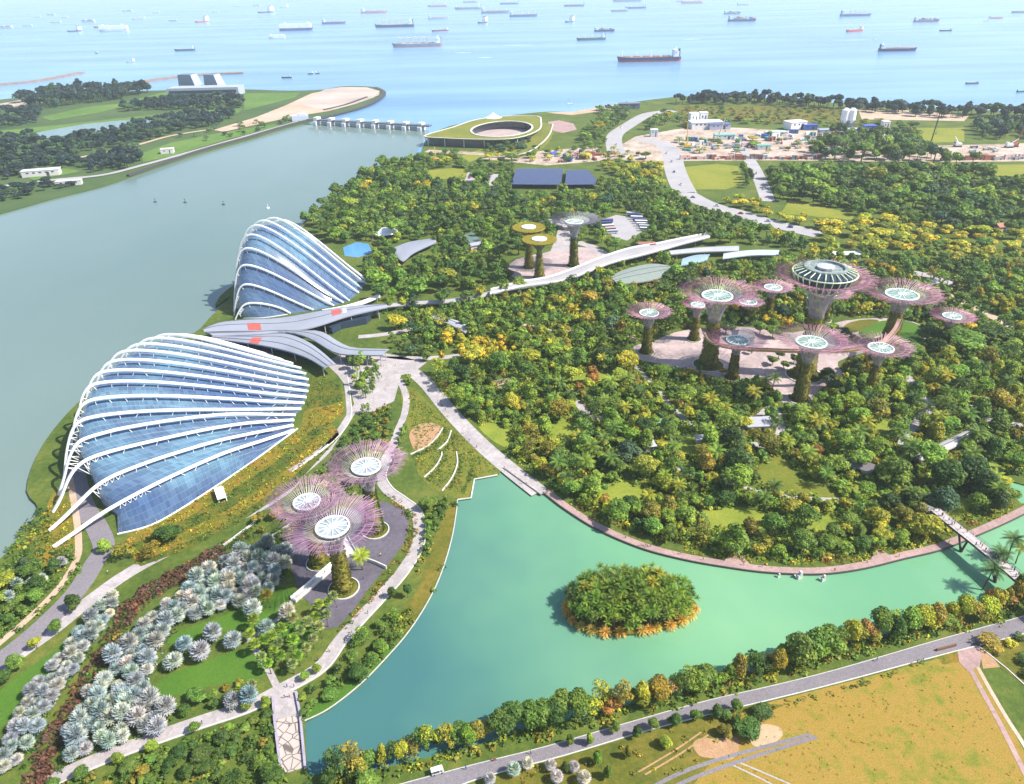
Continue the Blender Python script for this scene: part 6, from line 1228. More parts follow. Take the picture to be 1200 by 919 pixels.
scatter([(752, 140), (780, 135), (800, 140), (790, 158), (760, 156)], 14, (9, 13), .64, cool, 'coast'); scatter([(566, 172), (600, 166), (625, 168), (612, 180), (575, 182)], 10, (8, 11), .62, [(C_DARK, 1), (C_BLUE, 1)], 'far wood', check=False)
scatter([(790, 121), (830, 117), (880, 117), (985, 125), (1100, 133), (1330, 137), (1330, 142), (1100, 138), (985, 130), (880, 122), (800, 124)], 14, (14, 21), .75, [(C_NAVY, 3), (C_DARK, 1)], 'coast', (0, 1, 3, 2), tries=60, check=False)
scatter([(800, 126), (990, 128), (1000, 144), (900, 140), (800, 138)], 17, (3, 6), .4, [(C_MID, 1), (C_OLIVE, 1)], 'coast', check=False)
scatter([(950, 174), (985, 162), (1030, 164), (1060, 163), (1075, 172), (1092, 186), (1150, 196), (1000, 190), (948, 188)], 13, (13, 21), .72, [(C_DARK, 2), (C_MID, 2), (C_BLUE, 1), (C_FRESH, 1)], 'right wood', (0, 1, 3, 4), check=False)
scatter([(1140, 145), (1330, 142), (1330, 165), (1150, 163)], 15, (12, 20), .58, [(C_BLUE, 3), (C_NAVY, 1), (C_MID, 1)], 'coast', (2, 5, 0), check=False); scatter([(800, 146), (920, 146), (1040, 150), (1030, 143), (920, 140), (800, 138)], 16, (5, 9), .6, [(C_MID, 1), (C_OLIVE, 1), (C_FRESH, 1)], 'coast', check=False)
scatter([(700, 130), (735, 123), (735, 140), (708, 150)], 14, (7, 11), .6, [(C_BLUE, 1), (C_MID, 1)], 'coast'); scatter([(1052, 150), (1070, 150), (1085, 164), (1060, 160)], 13, (8, 13), .6, cool, 'coast', check=False)
# far shore masses
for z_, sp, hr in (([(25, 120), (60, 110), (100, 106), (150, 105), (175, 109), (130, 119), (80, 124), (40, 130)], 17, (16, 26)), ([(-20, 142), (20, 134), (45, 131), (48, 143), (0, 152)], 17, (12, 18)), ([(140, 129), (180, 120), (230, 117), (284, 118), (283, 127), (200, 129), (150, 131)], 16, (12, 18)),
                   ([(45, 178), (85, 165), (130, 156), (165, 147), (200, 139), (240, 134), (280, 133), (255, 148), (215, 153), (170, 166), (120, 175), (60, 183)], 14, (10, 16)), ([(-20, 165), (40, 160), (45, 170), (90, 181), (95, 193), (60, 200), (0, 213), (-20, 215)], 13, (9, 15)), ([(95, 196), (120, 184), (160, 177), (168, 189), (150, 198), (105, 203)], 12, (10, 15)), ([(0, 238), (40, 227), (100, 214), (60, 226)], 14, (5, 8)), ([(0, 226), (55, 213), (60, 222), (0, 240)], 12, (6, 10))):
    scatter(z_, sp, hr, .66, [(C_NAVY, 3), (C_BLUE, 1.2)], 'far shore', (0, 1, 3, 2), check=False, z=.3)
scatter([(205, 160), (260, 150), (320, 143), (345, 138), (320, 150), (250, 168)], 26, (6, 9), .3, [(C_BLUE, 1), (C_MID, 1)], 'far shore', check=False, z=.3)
# west bank by the bay road, dome skirts, silver garden surrounds
scatter([(-30, 755), (-5, 700), (20, 660), (48, 662), (70, 668), (82, 655), (86, 668), (60, 705), (30, 735), (0, 765)], 6, (4, 9), .66, [(C_DARK, 2), (C_MID, 2), (C_LIME, .8), (C_BLUE, 1.2)], 'bay bank')
scatter([(120, 645), (150, 640), (195, 625), (215, 640), (170, 660), (135, 668)], 6, (4, 7.5), .66, [(C_FRESH, 1), (C_OLIVE, 1.5), (C_DARK, 1), (C_RUST, .6)], 'dome foot', check=False)
scatter([(285, 620), (330, 600), (360, 575), (375, 560), (395, 530), (415, 500), (440, 470), (455, 470), (455, 520), (440, 560), (400, 580), (350, 600), (310, 630)], 5.0, (2.5, 5), .6, [(C_DARK, 1.5), (C_OLIVE, 1), (C_MID, 1), (C_LIME, .6)], 'dome foot')
scatter([(490, 600), (515, 585), (530, 590), (524, 632), (505, 655), (495, 640)], 4.5, (3, 5.5), .64, [(C_DARK, 1), (C_MID, 2), (C_FRESH, 1)], 'bank')
scatter([(385, 790), (420, 752), (445, 728), (462, 718), (470, 742), (450, 768), (420, 798), (395, 815), (370, 812)], 5, (3, 6), .64, [(C_DARK, 2), (C_MID, 2), (C_FRESH, 1), (C_OLIVE, .6)], 'bank')
scatter([(358, 842), (352, 808), (378, 802), (400, 805), (384, 824)], 4.5, (2, 4), .62, [(C_DARK, 1), (C_MID, 2), (C_FRESH, 1)], 'bank')
scatter([(-20, 955), (80, 925), (150, 900), (250, 865), (318, 835), (326, 880), (320, 915), (340, 950), (100, 985)], 4.4, (2.5, 5), .72, [(C_DARK, 2.5), (C_MID, 2), (C_OLIVE, .8), (C_RUST, .5)], 'bank')
scatter([(255, 940), (262, 890), (312, 882), (330, 912), (420, 905), (440, 930), (380, 985), (260, 985)], 6.2, (5, 8), .7, [(C_DARK, 3), (C_MID, 1.5), (C_RUST, .7)], 'bank')
scatter([(200, 850), (235, 818), (285, 800), (315, 805), (322, 815), (290, 826), (240, 842)], 4.6, (2.5, 5), .66, [(C_DARK, 2), (C_MID, 1.5), (C_OLIVE, .6)], 'silver garden')
scatter([(1150, 755), (1205, 742), (1205, 800)], 6, (1.5, 3.5), .62, [(C_OLIVE, 2), (C_GOLD, .6), (C_DARK, 1)], 'bank'); scatter([(845, 842), (890, 832), (900, 850), (868, 862), (850, 858)], 6, (3, 5), .62, [(C_MID, 1), (C_DARK, 1), (C_OLIVE, 1)], 'bank')
scatter([(795, 165), (860, 160), (950, 160), (950, 180), (870, 182), (800, 180)], 30, (5, 9), .26, [(C_MID, 2), (C_FRESH, 1), (C_LIME, 1)], 'coast', check=False); scatter([(570, 178), (700, 174), (760, 184), (760, 190), (570, 190)], 17, (5, 9), .42, [(C_MID, 2), (C_YEL, 1), (C_LIME, 1)], 'coast', check=False)
# ---- choose the trees that show largest as individuals, the rest become woodland masses
def lod(t): return t[4]*pxm((t[0], t[1], t[3]))
LANDM = [((590, 452), 'the rusty-roofed hut above the quay'), ((640, 560), 'the square quay end'), ((757, 413), 'the lone golden-trunked supertree'), ((768, 499), 'the green-roofed shelter'), ((888, 501), 'the pale flat-roofed pavilion'), ((1007, 551), 'the dark grey gabled hut'), ((1098, 598), 'the woodland end of the footbridge'), ((1105, 520), 'the white pergola roof'), ((865, 655), 'the left promenade landing'), ((1033, 655), 'the right promenade landing'), ((950, 555), 'the rough oval lawn'), ((740, 638), 'the promenade facing the island'), ((340, 850), 'the crazy-paved bridge'), ((495, 512), 'the sandy clearing'), ((937, 468), 'the pink supertree with slim trunk'), ((435, 455), 'the entrance plaza'), ((403, 690), 'the front violet supertree'), ((120, 640), 'the low dome\'s front corner'), ((30, 700), 'the bayside road bend'), ((1180, 780), 'the white boundary rail'), ((700, 480), 'the paved woodland clearing'), ((560, 520), 'the middle of the quay promenade'), ((470, 745), 'the lakeside bank bend')]
LANDM = [(G(*p), t) for p, t in LANDM]
inds = sorted(range(len(TREES)), key=lambda i: -lod(TREES[i])); near = [i for i in inds if TREES[i][7] in ('garden wood', 'special', 'slope', 'plaza', 'bay bank', 'dome foot', 'bank', 'grove', 'silver garden')]
near = [i for i in near if -10 < PX((TREES[i][0], TREES[i][1], TREES[i][3]*.6))[0] < 1210 and PX((TREES[i][0], TREES[i][1], TREES[i][3]))[1] < 925]; IND = near[:235]; inset = set(IND)
def ordinal(n): return 'nearest' if n == 0 else (['', 'second', 'third', 'fourth', 'fifth', 'sixth', 'seventh', 'eighth', 'ninth', 'tenth'][n]+' nearest' if n < 10 else None)
def put_tree(x, y, z, H, R, f, col, label, group, name='broadleaf_tree'):
    cm, tm, fm = NEAR[f]; root = empty(name, (x, y, z), label, 'tree', group, vr.uniform(0, 6.28)); root.scale = (R/4.8, R/4.8, H/10)
    t = bpy.data.objects.new('trunk', tm); c = bpy.data.objects.new('crown', cm); c.color = (*jit(col), 1)
    for o in (t, c): COL.objects.link(o); o.parent = root
    return root
SH_ = {'airy': 'loose-crowned', 'round': 'round-crowned', 'tall': 'upright', 'flat': 'spreading'}
byk = {}
for i in IND:
    t = TREES[i]; p = Vector((t[0], t[1], 0)); lm = min(LANDM, key=lambda q: (q[0]-p).length); byk.setdefault((CN[t[6]], SH_[FORMS[t[5]]], lm[1]), []).append(((lm[0]-p).length, i))
for (cn, sh, lm), L_ in byk.items():
    for n, (d, i) in enumerate(sorted(L_)):
        t = TREES[i]; o = ordinal(n); put_tree(*t[:7], f'{cn} {sh} tree, {o} of its kind to {lm}', 'garden trees between the lake and the supertrees')
# merged masses
def mass(name, idx, label, group=None):
    VV = []; FF = []; LV = []; TT = []; off = 0
    for i in idx:
        x, y, z, H, R, f, col, _ = TREES[i]; px = R*pxm((x, y, H)); V, F, lv = FAR[f*2+(0 if px > 6.5 else 1)]
        a = vr.uniform(0, 6.28); ca, sa = math.cos(a), math.sin(a); s = R/4.7; q = np.empty_like(V); q[:, 0] = (V[:, 0]*ca-V[:, 1]*sa)*s+x; q[:, 1] = (V[:, 0]*sa+V[:, 1]*ca)*s+y; q[:, 2] = V[:, 2]*H/10+z
        VV.append(q); FF.append(F+off); LV.append(lv); off += len(V); c = jit(col); TT.append(np.tile(np.array([[*c, 1.0]]), (len(F), 1)))
    if not VV: return
    me = np_mesh(name, np.concatenate(VV), np.concatenate(FF), np.concatenate(LV), LEAF_A, np.concatenate(TT)); o = bpy.data.objects.new(name, me); COL.objects.link(o); tag(o, label, 'woodland', None, 'stuff')
rest = {}
for i in range(len(TREES)):
    if i not in inset: rest.setdefault({'garden wood': 'garden wood', 'special': 'garden wood', 'slope': 'garden wood', 'plaza': 'garden wood', 'grove': 'garden wood', 'bay bank': 'bank', 'dome foot': 'bank', 'silver garden': 'bank'}.get(TREES[i][7], TREES[i][7]), []).append(i)
WL = {'garden wood': 'mixed green and yellow woodland between supertree grove and lake', 'bank': 'low bushy thicket along paths of the near bank', 'middle wood': 'dense green woodland around and behind the supertree grove', 'far wood': 'dark green far woodland along the bay behind the tall dome', 'yellow belt': 'belt of yellow-flowering trees along the far road', 'right wood': 'tall dark woodland at right before the building site', 'coast': 'dark line of coast trees before the open sea', 'far shore': 'blue-green tree masses on the far shore across the bay'}
for k, v in rest.items(): mass('woodland', v, WL[k])
print('TREES', len(TREES), {k: len(v) for k, v in rest.items()})
# undergrowth: low shrubs filling the ground between the trees
def shrubs(zones, n_per, size, pal, name, label, check=True):
    P = []; N_ = []; TT = []; rng = np.random.default_rng(5)
    for zone in zones:
        Z = GP(zone); W = [(p.x, p.y) for p in Z]; xs = [p[0] for p in W]; ys = [p[1] for p in W]; area = abs(sum(W[i-1][0]*W[i][1]-W[i][0]*W[i-1][1] for i in range(len(W))))/2
        for _ in range(int((max(xs)-min(xs))*(max(ys)-min(ys))*n_per)):
            x = vr.uniform(min(xs), max(xs)); y = vr.uniform(min(ys), max(ys))
            if not inpoly(x, y, W): continue
            if check:
                a, c = PX((x, y, 0))
                if blocked(a, c) or inpoly(a, c, lake_px): continue
            s = size*vr.uniform(.5, 1.4); col = jit(pick(pal, x*2.2, y*2.2)); m = 14
            d = rng.normal(0, 1, (m, 3)); d[:, 2] = abs(d[:, 2]); d /= np.linalg.norm(d, axis=1)[:, None]; P.append(np.array([x, y, 0])+d*np.array([s, s, s*.9])); N_.append(d); TT.append(np.tile(np.array([[*col, 1.0]]), (m, 1)))
    if not P: return
    P = np.concatenate(P); N_ = np.concatenate(N_); Q = leaf_quads(P, N_, size*.42, rng); V = Q.reshape(-1, 3); F = np.arange(len(V)).reshape(-1, 4)
    me = np_mesh(name, V, F, np.clip(rng.normal(.5, .25, len(F)), 0, 1), LEAF_A, np.concatenate(TT)); o = bpy.data.objects.new(name, me); COL.objects.link(o); tag(o, label, 'undergrowth', None, 'stuff')
shrubs([zone_c, zone_g], .16, 1.7, warm, 'undergrowth', 'low mixed undergrowth beneath the lakeside garden woodland')
shrubs([zone_m], .05, 2.2, warm, 'undergrowth', 'low mixed undergrowth beneath the garden woodland')
shrubs([[(-30, 770), (0, 655), (45, 597), (90, 600), (95, 670), (30, 735)], [(-20, 960), (120, 900), (320, 835), (340, 950)], [(350, 840), (470, 720), (500, 700), (520, 660), (505, 700), (450, 775)], [(340, 590), (400, 520), (455, 450), (460, 520), (440, 570), (380, 590)], [(290, 650), (345, 600), (345, 640)], [(470, 600), (535, 590), (520, 660), (490, 690)]], .22, 1.3, [(C_DARK, 2), (C_MID, 2), (C_OLIVE, 1), (C_LIME, .6)], 'undergrowth', 'low mixed undergrowth along near banks and paths')
shrubs([slope[0]+slope[1][::-1], slope[2]+slope[3][::-1], ((352, 504), (372, 500), (402, 486), (402, 472), (370, 478)), ((42, 640), (52, 600), (66, 575), (84, 590), (88, 640), (45, 662))], .22, .8, [(C_MID, 1.5), (C_OLIVE, 2.5), (C_LIME, 1.5), (C_GOLD, 1.2), (C_RUST, 1.8)], 'flowering_shrubs', 'orange and gold flowering shrubs on slopes beside the low dome', False)
shrubs([slope[1]+slope[2][::-1], slope[3]+slope[4][::-1], ((356, 482), (402, 470), (398, 452), (378, 440), (362, 460))], .22, .8, [(C_DARK, 2), (C_MID, 2), (C_OLIVE, 1.2), (C_LIME, .6)], 'planting', 'green planting stripes on slopes beside the low dome', False)
shrubs([[(645, 582), (700, 612), (800, 648), (900, 663), (1000, 661), (1100, 636), (1190, 594), (1180, 590), (1100, 625), (1000, 650), (900, 655), (800, 638), (700, 600)]], .25, .8, [(C_LIME, 2), (C_GOLD, 1.3), (C_OLIVE, 2), (C_RUST, .5)], 'shore_planting', 'yellowish low planting along the inner edge of lakefront promenade')
shrubs([[(478, 455), (520, 492), (560, 530), (582, 550), (552, 562), (545, 580), (510, 570), (488, 545), (484, 510)]], .4, .6, [(C_OLIVE, 2), (C_MID, 2), (C_LIME, 1), (C_RUST, .8)], 'terrace_planting', 'low planting on the terraced slope above the lake', False)
shrubs([[(1100, 640), (1165, 600), (1190, 597), (1165, 615)]], .2, .9, [(C_LIME, 2), (C_GOLD, 1)], 'shore_planting', 'yellow-green tufts near the footbridge shore')

# ---- row along the south shore of the lake
rowp = spline(GP([(392, 908), (440, 897), (500, 882), (560, 868), (620, 854), (690, 836), (760, 820), (850, 798), (920, 780), (1000, 756), (1090, 733), (1150, 722), (1192, 704), (1260, 684), (1330, 660), (1400, 632)]), 8); dl2 = [0]
for a, c in zip(rowp, rowp[1:]): dl2.append(dl2[-1]+(c-a).length)
def on_row(x):
    k = max(j for j in range(len(rowp)-1) if dl2[j] <= x); d = (rowp[k+1]-rowp[k]).normalized(); return rowp[k].lerp(rowp[k+1], (x-dl2[k])/max(.01, dl2[k+1]-dl2[k])), Vector((d.y, -d.x, 0))
x = 1.0; n = 0; cnt = {}
while x < dl2[-1]-1:
    p, a = on_row(x); col = pick([(C_DARK, 1.2), (C_MID, 2.2), (C_OLIVE, 2.6), (C_RUST, 1.0), (C_FRESH, 1.8), (C_LIME, 2.2)]); f = vr.choice((0, 1, 2, 4, 5, 6, 7, 6, 7)); H = vr.uniform(5.5, 11.5); R = vr.uniform(2.8, 4.9); px = PX(p)[0]
    if 585 < px < 690: col = vr.choice((C_DARK, C_MID)); H = vr.uniform(10, 11.5); R = 4.8; f = vr.choice((0, 1, 4))
    if 930 < px < 975: col = C_MID; H = 13; R = 6; f = 0
    k = (CN[col], SH_[FORMS[f]]); cnt[k] = cnt.get(k, 0)+1
    lab = f'{k[0]} {k[1]} tree in lakeside row above the road, {ordn[cnt[k]-1]} such from its bridge end'
    q = p+a*vr.uniform(-1.6, 1.2); put_tree(q.x, q.y, 0, H, R, f, col, lab, 'trees in the lakeside row'); x += R*vr.uniform(.55, .95); n += 1
print('row', n)
band = [tuple(PX(p)) for p in [q+Vector((.2, -4.6, 0)) for q in rowp]]+[tuple(PX(p)) for p in [q+Vector((-.2, 2.4, 0)) for q in rowp[::-1]]]
shrubs([band], .3, 1.3, [(C_DARK, 1.5), (C_MID, 2), (C_OLIVE, 1), (C_LIME, 1.2), (C_FRESH, 1), (C_RUST, .4)], 'hedge_planting', 'low green planting under the lakeside tree row')
# small trees on the field side of the road, and along the main path
for i, (x, y, c, H, R, f) in enumerate([(668, 873, C_MID, 4.5, 1.8, 2), (690, 872, C_FRESH, 4.8, 1.9, 5), (720, 858, C_MID, 4.8, 2.0, 0), (746, 864, C_DARK, 4.2, 1.8, 0), (765, 855, C_MID, 4.6, 2.0, 1), (790, 850, C_DARK, 5.0, 2.3, 0), (815, 845, C_MID, 4.4, 2.2, 4), (838, 840, C_DARK, 5.0, 2.4, 0), (862, 833, C_MID, 4.6, 2.0, 1), (700, 895, C_MID, 5.5, 2.2, 2), (735, 888, C_OLIVE, 5.2, 1.8, 5), (780, 875, C_LIME, 4.2, 2.2, 0), (712, 912, C_MID, 5.0, 2.0, 2), (848, 862, C_OLIVE, 4.0, 2.6, 0), (868, 850, C_OLIVE, 4.2, 2.8, 4), (875, 862, C_MID, 4.0, 2.2, 1), (662, 905, C_DARK, 4.5, 1.8, 2)]):
    g = G(x, y); put_tree(g.x, g.y, 0, H, R, f, c, f'small {CN[c]} tree on the field side, ' + ['just past the silver tufts', 'second past the silver tufts', 'where the road kerb is palest', 'dark one between two paler', 'fifth along the kerb', 'larger dark one mid-row', 'seventh along the kerb', 'largest dark one near the bushes', 'last one before the open meadow', 'set back behind the first', 'thin one set back mid-field', 'bright one beside the earth patch', 'lowest thin one near picture foot', 'bushy one left of pale sand', 'broad one above pale sand', 'beside the pale sand patch', 'dark one next to the silver tufts'][i], 'small field trees by the lakeside road', 'young_tree')
for i, (x, y, c, H, R) in enumerate([(88, 715, C_DARK, 7, 3.4), (69, 742, C_MID, 6, 2.6), (44, 760, C_LIME, 5, 2.4), (22, 785, C_MID, 7, 3.2), (8, 800, C_DARK, 5, 2.6), (290, 832, C_FRESH, 4, 2.0), (312, 828, C_FRESH, 4, 2.1), (230, 858, C_FRESH, 4, 2.0), (180, 880, C_FRESH, 4.2, 2.2), (140, 893, C_FRESH, 4, 2.0), (98, 912, C_MID, 4.5, 2.4), (358, 797, C_FRESH, 3.6, 1.9), (372, 788, C_FRESH, 3.8, 1.8), (65, 925, C_MID, 4.2, 2.2), (270, 858, C_FRESH, 3.6, 1.8), (460, 700, C_DARK, 5, 2.0), (478, 700, C_DARK, 6.5, 1.9), (430, 655, C_FRESH, 5, 1.9), (465, 545, C_MID, 4.4, 2.2)]):
    g = G(x, y); put_tree(g.x, g.y, 0, H, R, [0, 1, 4][i % 3], c, f'{CN[c]} path-side tree, ' + ['at the fork of main path and bayside road', 'second down main path from its fork', 'pale one lower on the main path', 'fourth down main path, near left edge', 'last on the main path at left edge', 'left of the crazy-paved bridge', 'nearest left of the crazy-paved bridge', 'third left of the crazy-paved bridge', 'fourth left of the crazy-paved bridge', 'fifth left of the crazy-paved bridge', 'low on lakeside path near the picture foot', 'right of the bridge head, nearer one', 'right of the bridge head, farther one', 'lowest on the lakeside path', 'between bridge and silver garden planting', 'dark one beside the dark plaza edge', 'slim dark one on the lakeside lawn', 'young one on the dark supertree plaza', 'above the path bend by violet supertrees'][i], 'trees beside the garden paths')

# ---- palms
def frond_mesh(name, n, L, z, up=(.1, .9), droop=.6, w=.55, seg=4, seed=0, fan=False, mat=None):
    rr = np.random.default_rng(seed); V = []; F = []; lv = []
    for i in range(n):
        a = i*2.39996+rr.uniform(-.2, .2); e = up[0]+(up[1]-up[0])*((i+.5)/n)
        d = np.array([math.cos(a)*math.cos(e), math.sin(a)*math.cos(e), math.sin(e)]); side = np.cross(d, [0, 0, 1.0]); side /= np.linalg.norm(side)+1e-9; val = rr.uniform(.25, .85)
        if fan:       # stiff costapalmate fan: a pleated half disc on a stalk
            nrm = np.cross(side, d); c = np.array([0, 0, z])+d*L*.50; fr = L*.5; k = 10; base = len(V); V.append(np.array([0, 0, z])+d*L*.30)
            for j in range(k+1):
                t = -1.55+3.1*j/k; rad = fr*(1.0 if j % 2 else .55)*(.85+.15*math.cos(t)); V.append(c+(d*math.cos(t)+side*math.sin(t))*rad+nrm*(.10*fr if j % 2 else -.06*fr)+np.array([0, 0, -.12*abs(t)*fr*.3]))
            for j in range(k): F.append((base, base+1+j, base+2+j, base)); lv.append(min(1, max(0, val+rr.uniform(-.2, .2)+(.2 if j % 2 else -.15))))
            b2 = len(V); V += [np.array([0, 0, z])+side*.05, np.array([0, 0, z])-side*.05, c-side*.05, c+side*.05]; F.append((b2, b2+1, b2+2, b2+3)); lv.append(.9)
        else:         # arching feather: two rows of leaflets
            pts = []; p = np.array([0, 0, z]); q = d.copy()
            for s in range(seg+1): pts.append(p.copy()); p = p+q*L/seg; q = q+np.array([0, 0, -droop/seg*1.6]); q /= np.linalg.norm(q)
            for s in range(seg):
                for sg in (-1, 1):
                    for h in range(2):
                        f0 = h/2; f1 = f0+.42; A = pts[s]*(1-f0)+pts[s+1]*f0; B = pts[s]*(1-f1)+pts[s+1]*f1; ww = w*math.sin(math.pi*min(.97, (s+f0+.6)/(seg+.5)))+.06; b2 = len(V)
                        tip = (A+B)/2+side*sg*ww+(pts[s+1]-pts[s])*.45/1+np.array([0, 0, -.28*ww]); V += [A, B, tip+(B-A)*.3, tip-(B-A)*.15]; F.append((b2, b2+1, b2+2, b2+3)); lv.append(min(1, max(0, val+rr.uniform(-.15, .15))))
    V = np.array(V); quads = np.array(F)
    me = bpy.data.meshes.new(name); me.from_pydata([tuple(v) for v in V], [], [tuple(dict.fromkeys(q)) for q in F]); me.materials.append(mat or LEAF_O); at = me.attributes.new('leaf', 'FLOAT', 'FACE'); at.data.foreach_set('value', np.array(lv, np.float32)); me.update(); return me
LEAF_S = leafmat('silver_fan_leaf', True, gloss=.4)
SILV = [(frond_mesh('crown', 40, 4.0, 4.6, (-.75, 1.35), seed=s, fan=True, mat=LEAF_S), trunk_mesh('trunk', 4.4, .3, 0, s)) for s in (1, 2, 3)]
FEATH = [(frond_mesh('crown', 22, 4.2, 8.0, (-.15, 1.1), .75, .75, 5, s), trunk_mesh('trunk', 7.9, .24, 0, s)) for s in (4, 5)]
FANP = [(frond_mesh('crown', 26, 2.6, 6.0, (-.5, 1.3), seed=s, fan=True), trunk_mesh('trunk', 5.9, .2, 0, s)) for s in (6, 7)]
C_SIL = (.30, .37, .395); C_SIL2 = (.225, .295, .335); C_SIL3 = (.38, .44, .45)
def put_palm(kind, x, y, s, col, label, group, cat='palm', name='fan_palm', hz=1.0, z=0.0):
    cm, tm = vr.choice(kind); root = empty(name, (x, y, z), label, cat, group, vr.uniform(0, 6.28)); root.scale = (s, s, s*hz)
    root.rotation_euler = (vr.uniform(-.12, .12), vr.uniform(-.12, .12), vr.uniform(0, 6.28))
    t = bpy.data.objects.new('trunk', tm); c = bpy.data.objects.new('crown', cm); c.color = (*jit(col, .15), 1)
    for o in (t, c): COL.objects.link(o); o.parent = root
    return root
sil_zone = [(84, 894), (84, 862), (108, 812), (142, 772), (172, 738), (210, 702), (264, 660), (318, 640), (340, 648), (340, 672), (312, 700), (262, 716), (212, 734), (190, 756), (176, 800), (178, 822), (205, 838), (188, 858), (130, 876), (92, 892)]
W = [(p.x, p.y) for p in GP(sil_zone)]; xs = [p[0] for p in W]; ys = [p[1] for p in W]; SP = []
for _ in range(14000):
    x, y = vr.uniform(min(xs), max(xs)), vr.uniform(min(ys), max(ys))
    if inpoly(x, y, W) and all((u-x)**2+(v-y)**2 > 3.25**2 for u, v, _ in SP): SP.append((x, y, 's'))
for px in [(283, 712), (301, 722), (314, 744), (338, 726), (252, 752), (276, 757), (219, 762), (240, 772), (207, 782), (293, 826), (275, 826)]: g = G(*px); SP.append((g.x, g.y, 'l'))
zones2 = [(2, 905), (22, 850), (42, 812), (70, 775), (96, 742), (118, 712), (132, 700), (140, 712), (118, 745), (88, 790), (60, 830), (40, 870), (25, 905)]; W2 = [(p.x, p.y) for p in GP(zones2)]; S2 = []
for _ in range(6000):
    x, y = vr.uniform(min(p[0] for p in W2), max(p[0] for p in W2)), vr.uniform(min(p[1] for p in W2), max(p[1] for p in W2))
    if inpoly(x, y, W2) and all((u-x)**2+(v-y)**2 > 3.2**2 for u, v, _ in S2): S2.append((x, y, 'p'))
LM2 = [(G(*p), t) for p, t in (((340, 650), 'dark supertree plaza'), ((300, 700), 'upper garden lawn'), ((240, 790), 'lower garden lawn'), ((80, 895), 'lower left corner'), ((200, 690), 'main path bend'), ((110, 800), 'red-brown hedge middle'), ((150, 770), 'top of the silver thicket'), ((190, 850), 'lakeside path below'), ((130, 840), 'silver thicket centre'))]
gk = {}
for (x, y, k) in SP+S2:
    p = Vector((x, y, 0)); lm = min(LM2, key=lambda q: (q[0]-p).length); c = vr.choice([C_SIL, C_SIL, C_SIL2, C_SIL3]); gk.setdefault((k, lm[1], {C_SIL: 'silver-blue', C_SIL2: 'grey-blue', C_SIL3: 'whitish'}[c]), []).append(((lm[0]-p).length, x, y, c))
for (k, lm, cn), L_ in gk.items():
    for n, (d, x, y, c) in enumerate(sorted(L_)):
        o = ordinal(n) or 'outlying'; s = vr.uniform(.56, .9) if k == 's' else (vr.uniform(.78, .95) if k == 'l' else vr.uniform(.5, .75))
        put_palm(SILV, x, y, s, c, f'{cn} fan palm {dict(s="in the silver thicket", l="on the lawn", p="in path-side strip")[k]}, {o} to {lm}', 'silver palms of the near garden', hz=vr.uniform(.7, 1.2))
for i, px in enumerate([(602, 908), (618, 900), (645, 903), (652, 915), (683, 918), (575, 918), (672, 902)]): g = G(*px); put_palm(SILV, g.x, g.y, vr.uniform(.45, .6), C_SIL3, f'small silver tuft palm below the lakeside road, {ordn[i]} from the buggy', 'silver tufts below the road')
for i, px in enumerate([(52, 684), (22, 690), (75, 665), (14, 705), (40, 690)]): g = G(*px); put_palm(SILV, g.x, g.y, .6, C_SIL, 'silver palm among green bushes by the bay, ' + ['middle one', 'nearer the water', 'closest to the dome', 'nearest left edge', 'beside the middle one'][i], 'silver palms by the bay')
# green palms in the gardens
i = 0; pk = {}
pts = []
for _ in range(4000):
    if len(pts) >= 70: break
    x, y = vr.uniform(640, 1190), vr.uniform(400, 600)
    if inpoly(x, y, zone_c):
        g = G(x, y)
        if ok(g, 7, 2.5) and all((u.x-g.x)**2+(u.y-g.y)**2 > 60 for u in pts): pts.append(g)
for px in ((895, 462), (905, 458), (880, 478), (1180, 655), (1152, 690), (1165, 668), (1190, 660), (425, 668), (1165, 596), (975, 560), (990, 545)): pts.append(G(*px))
for g in pts:
    lm = min(LANDM, key=lambda q: (q[0]-g).length); pk.setdefault(lm[1], []).append(((lm[0]-g).length, g))
for lm, L_ in pk.items():
    for n, (d, g) in enumerate(sorted(L_, key=lambda t: t[0])): put_palm(FEATH, g.x, g.y, vr.uniform(.85, 1.2), pick([(C_MID, 2), (C_FRESH, 1), (C_LIME, 1), (C_DARK, 1)]), f'feathery green palm, {ordinal(n) or "outlying one"} to {lm}' if n < 10 else f'feathery green palm, outermost of those round {lm}', 'feathery palms in the woodland', name='feather_palm')
# pom-pom fan palms between lawn path and plaza
pp = [(334, 752), (346, 738), (322, 757), (312, 764), (330, 765), (345, 765), (322, 775), (333, 782), (356, 752), (362, 742), (370, 735), (378, 722), (386, 716), (395, 712), (352, 780), (318, 790), (345, 790), (300, 740), (296, 752), (304, 768), (310, 780), (368, 760), (360, 770), (378, 748), (300, 815), (285, 820), (385, 735)]
for i, px in enumerate(sorted(pp, key=lambda p: p[0])): g = G(*px); put_palm(FANP, g.x, g.y, vr.uniform(.75, .95), vr.choice([C_FRESH, (.19, .25, .10)]), f'small green pom-pom palm by the lawn path, {ordn[i] if i < 20 else "number "+str(i+1)} from the left', 'pom-pom palms by the lawn path', name='pompom_palm')
g = G(317, 712); put_palm(FANP, g.x, g.y, 1.0, C_OLIVE, 'golden-skirted palm alone on the upper lawn', None, name='fan_palm')
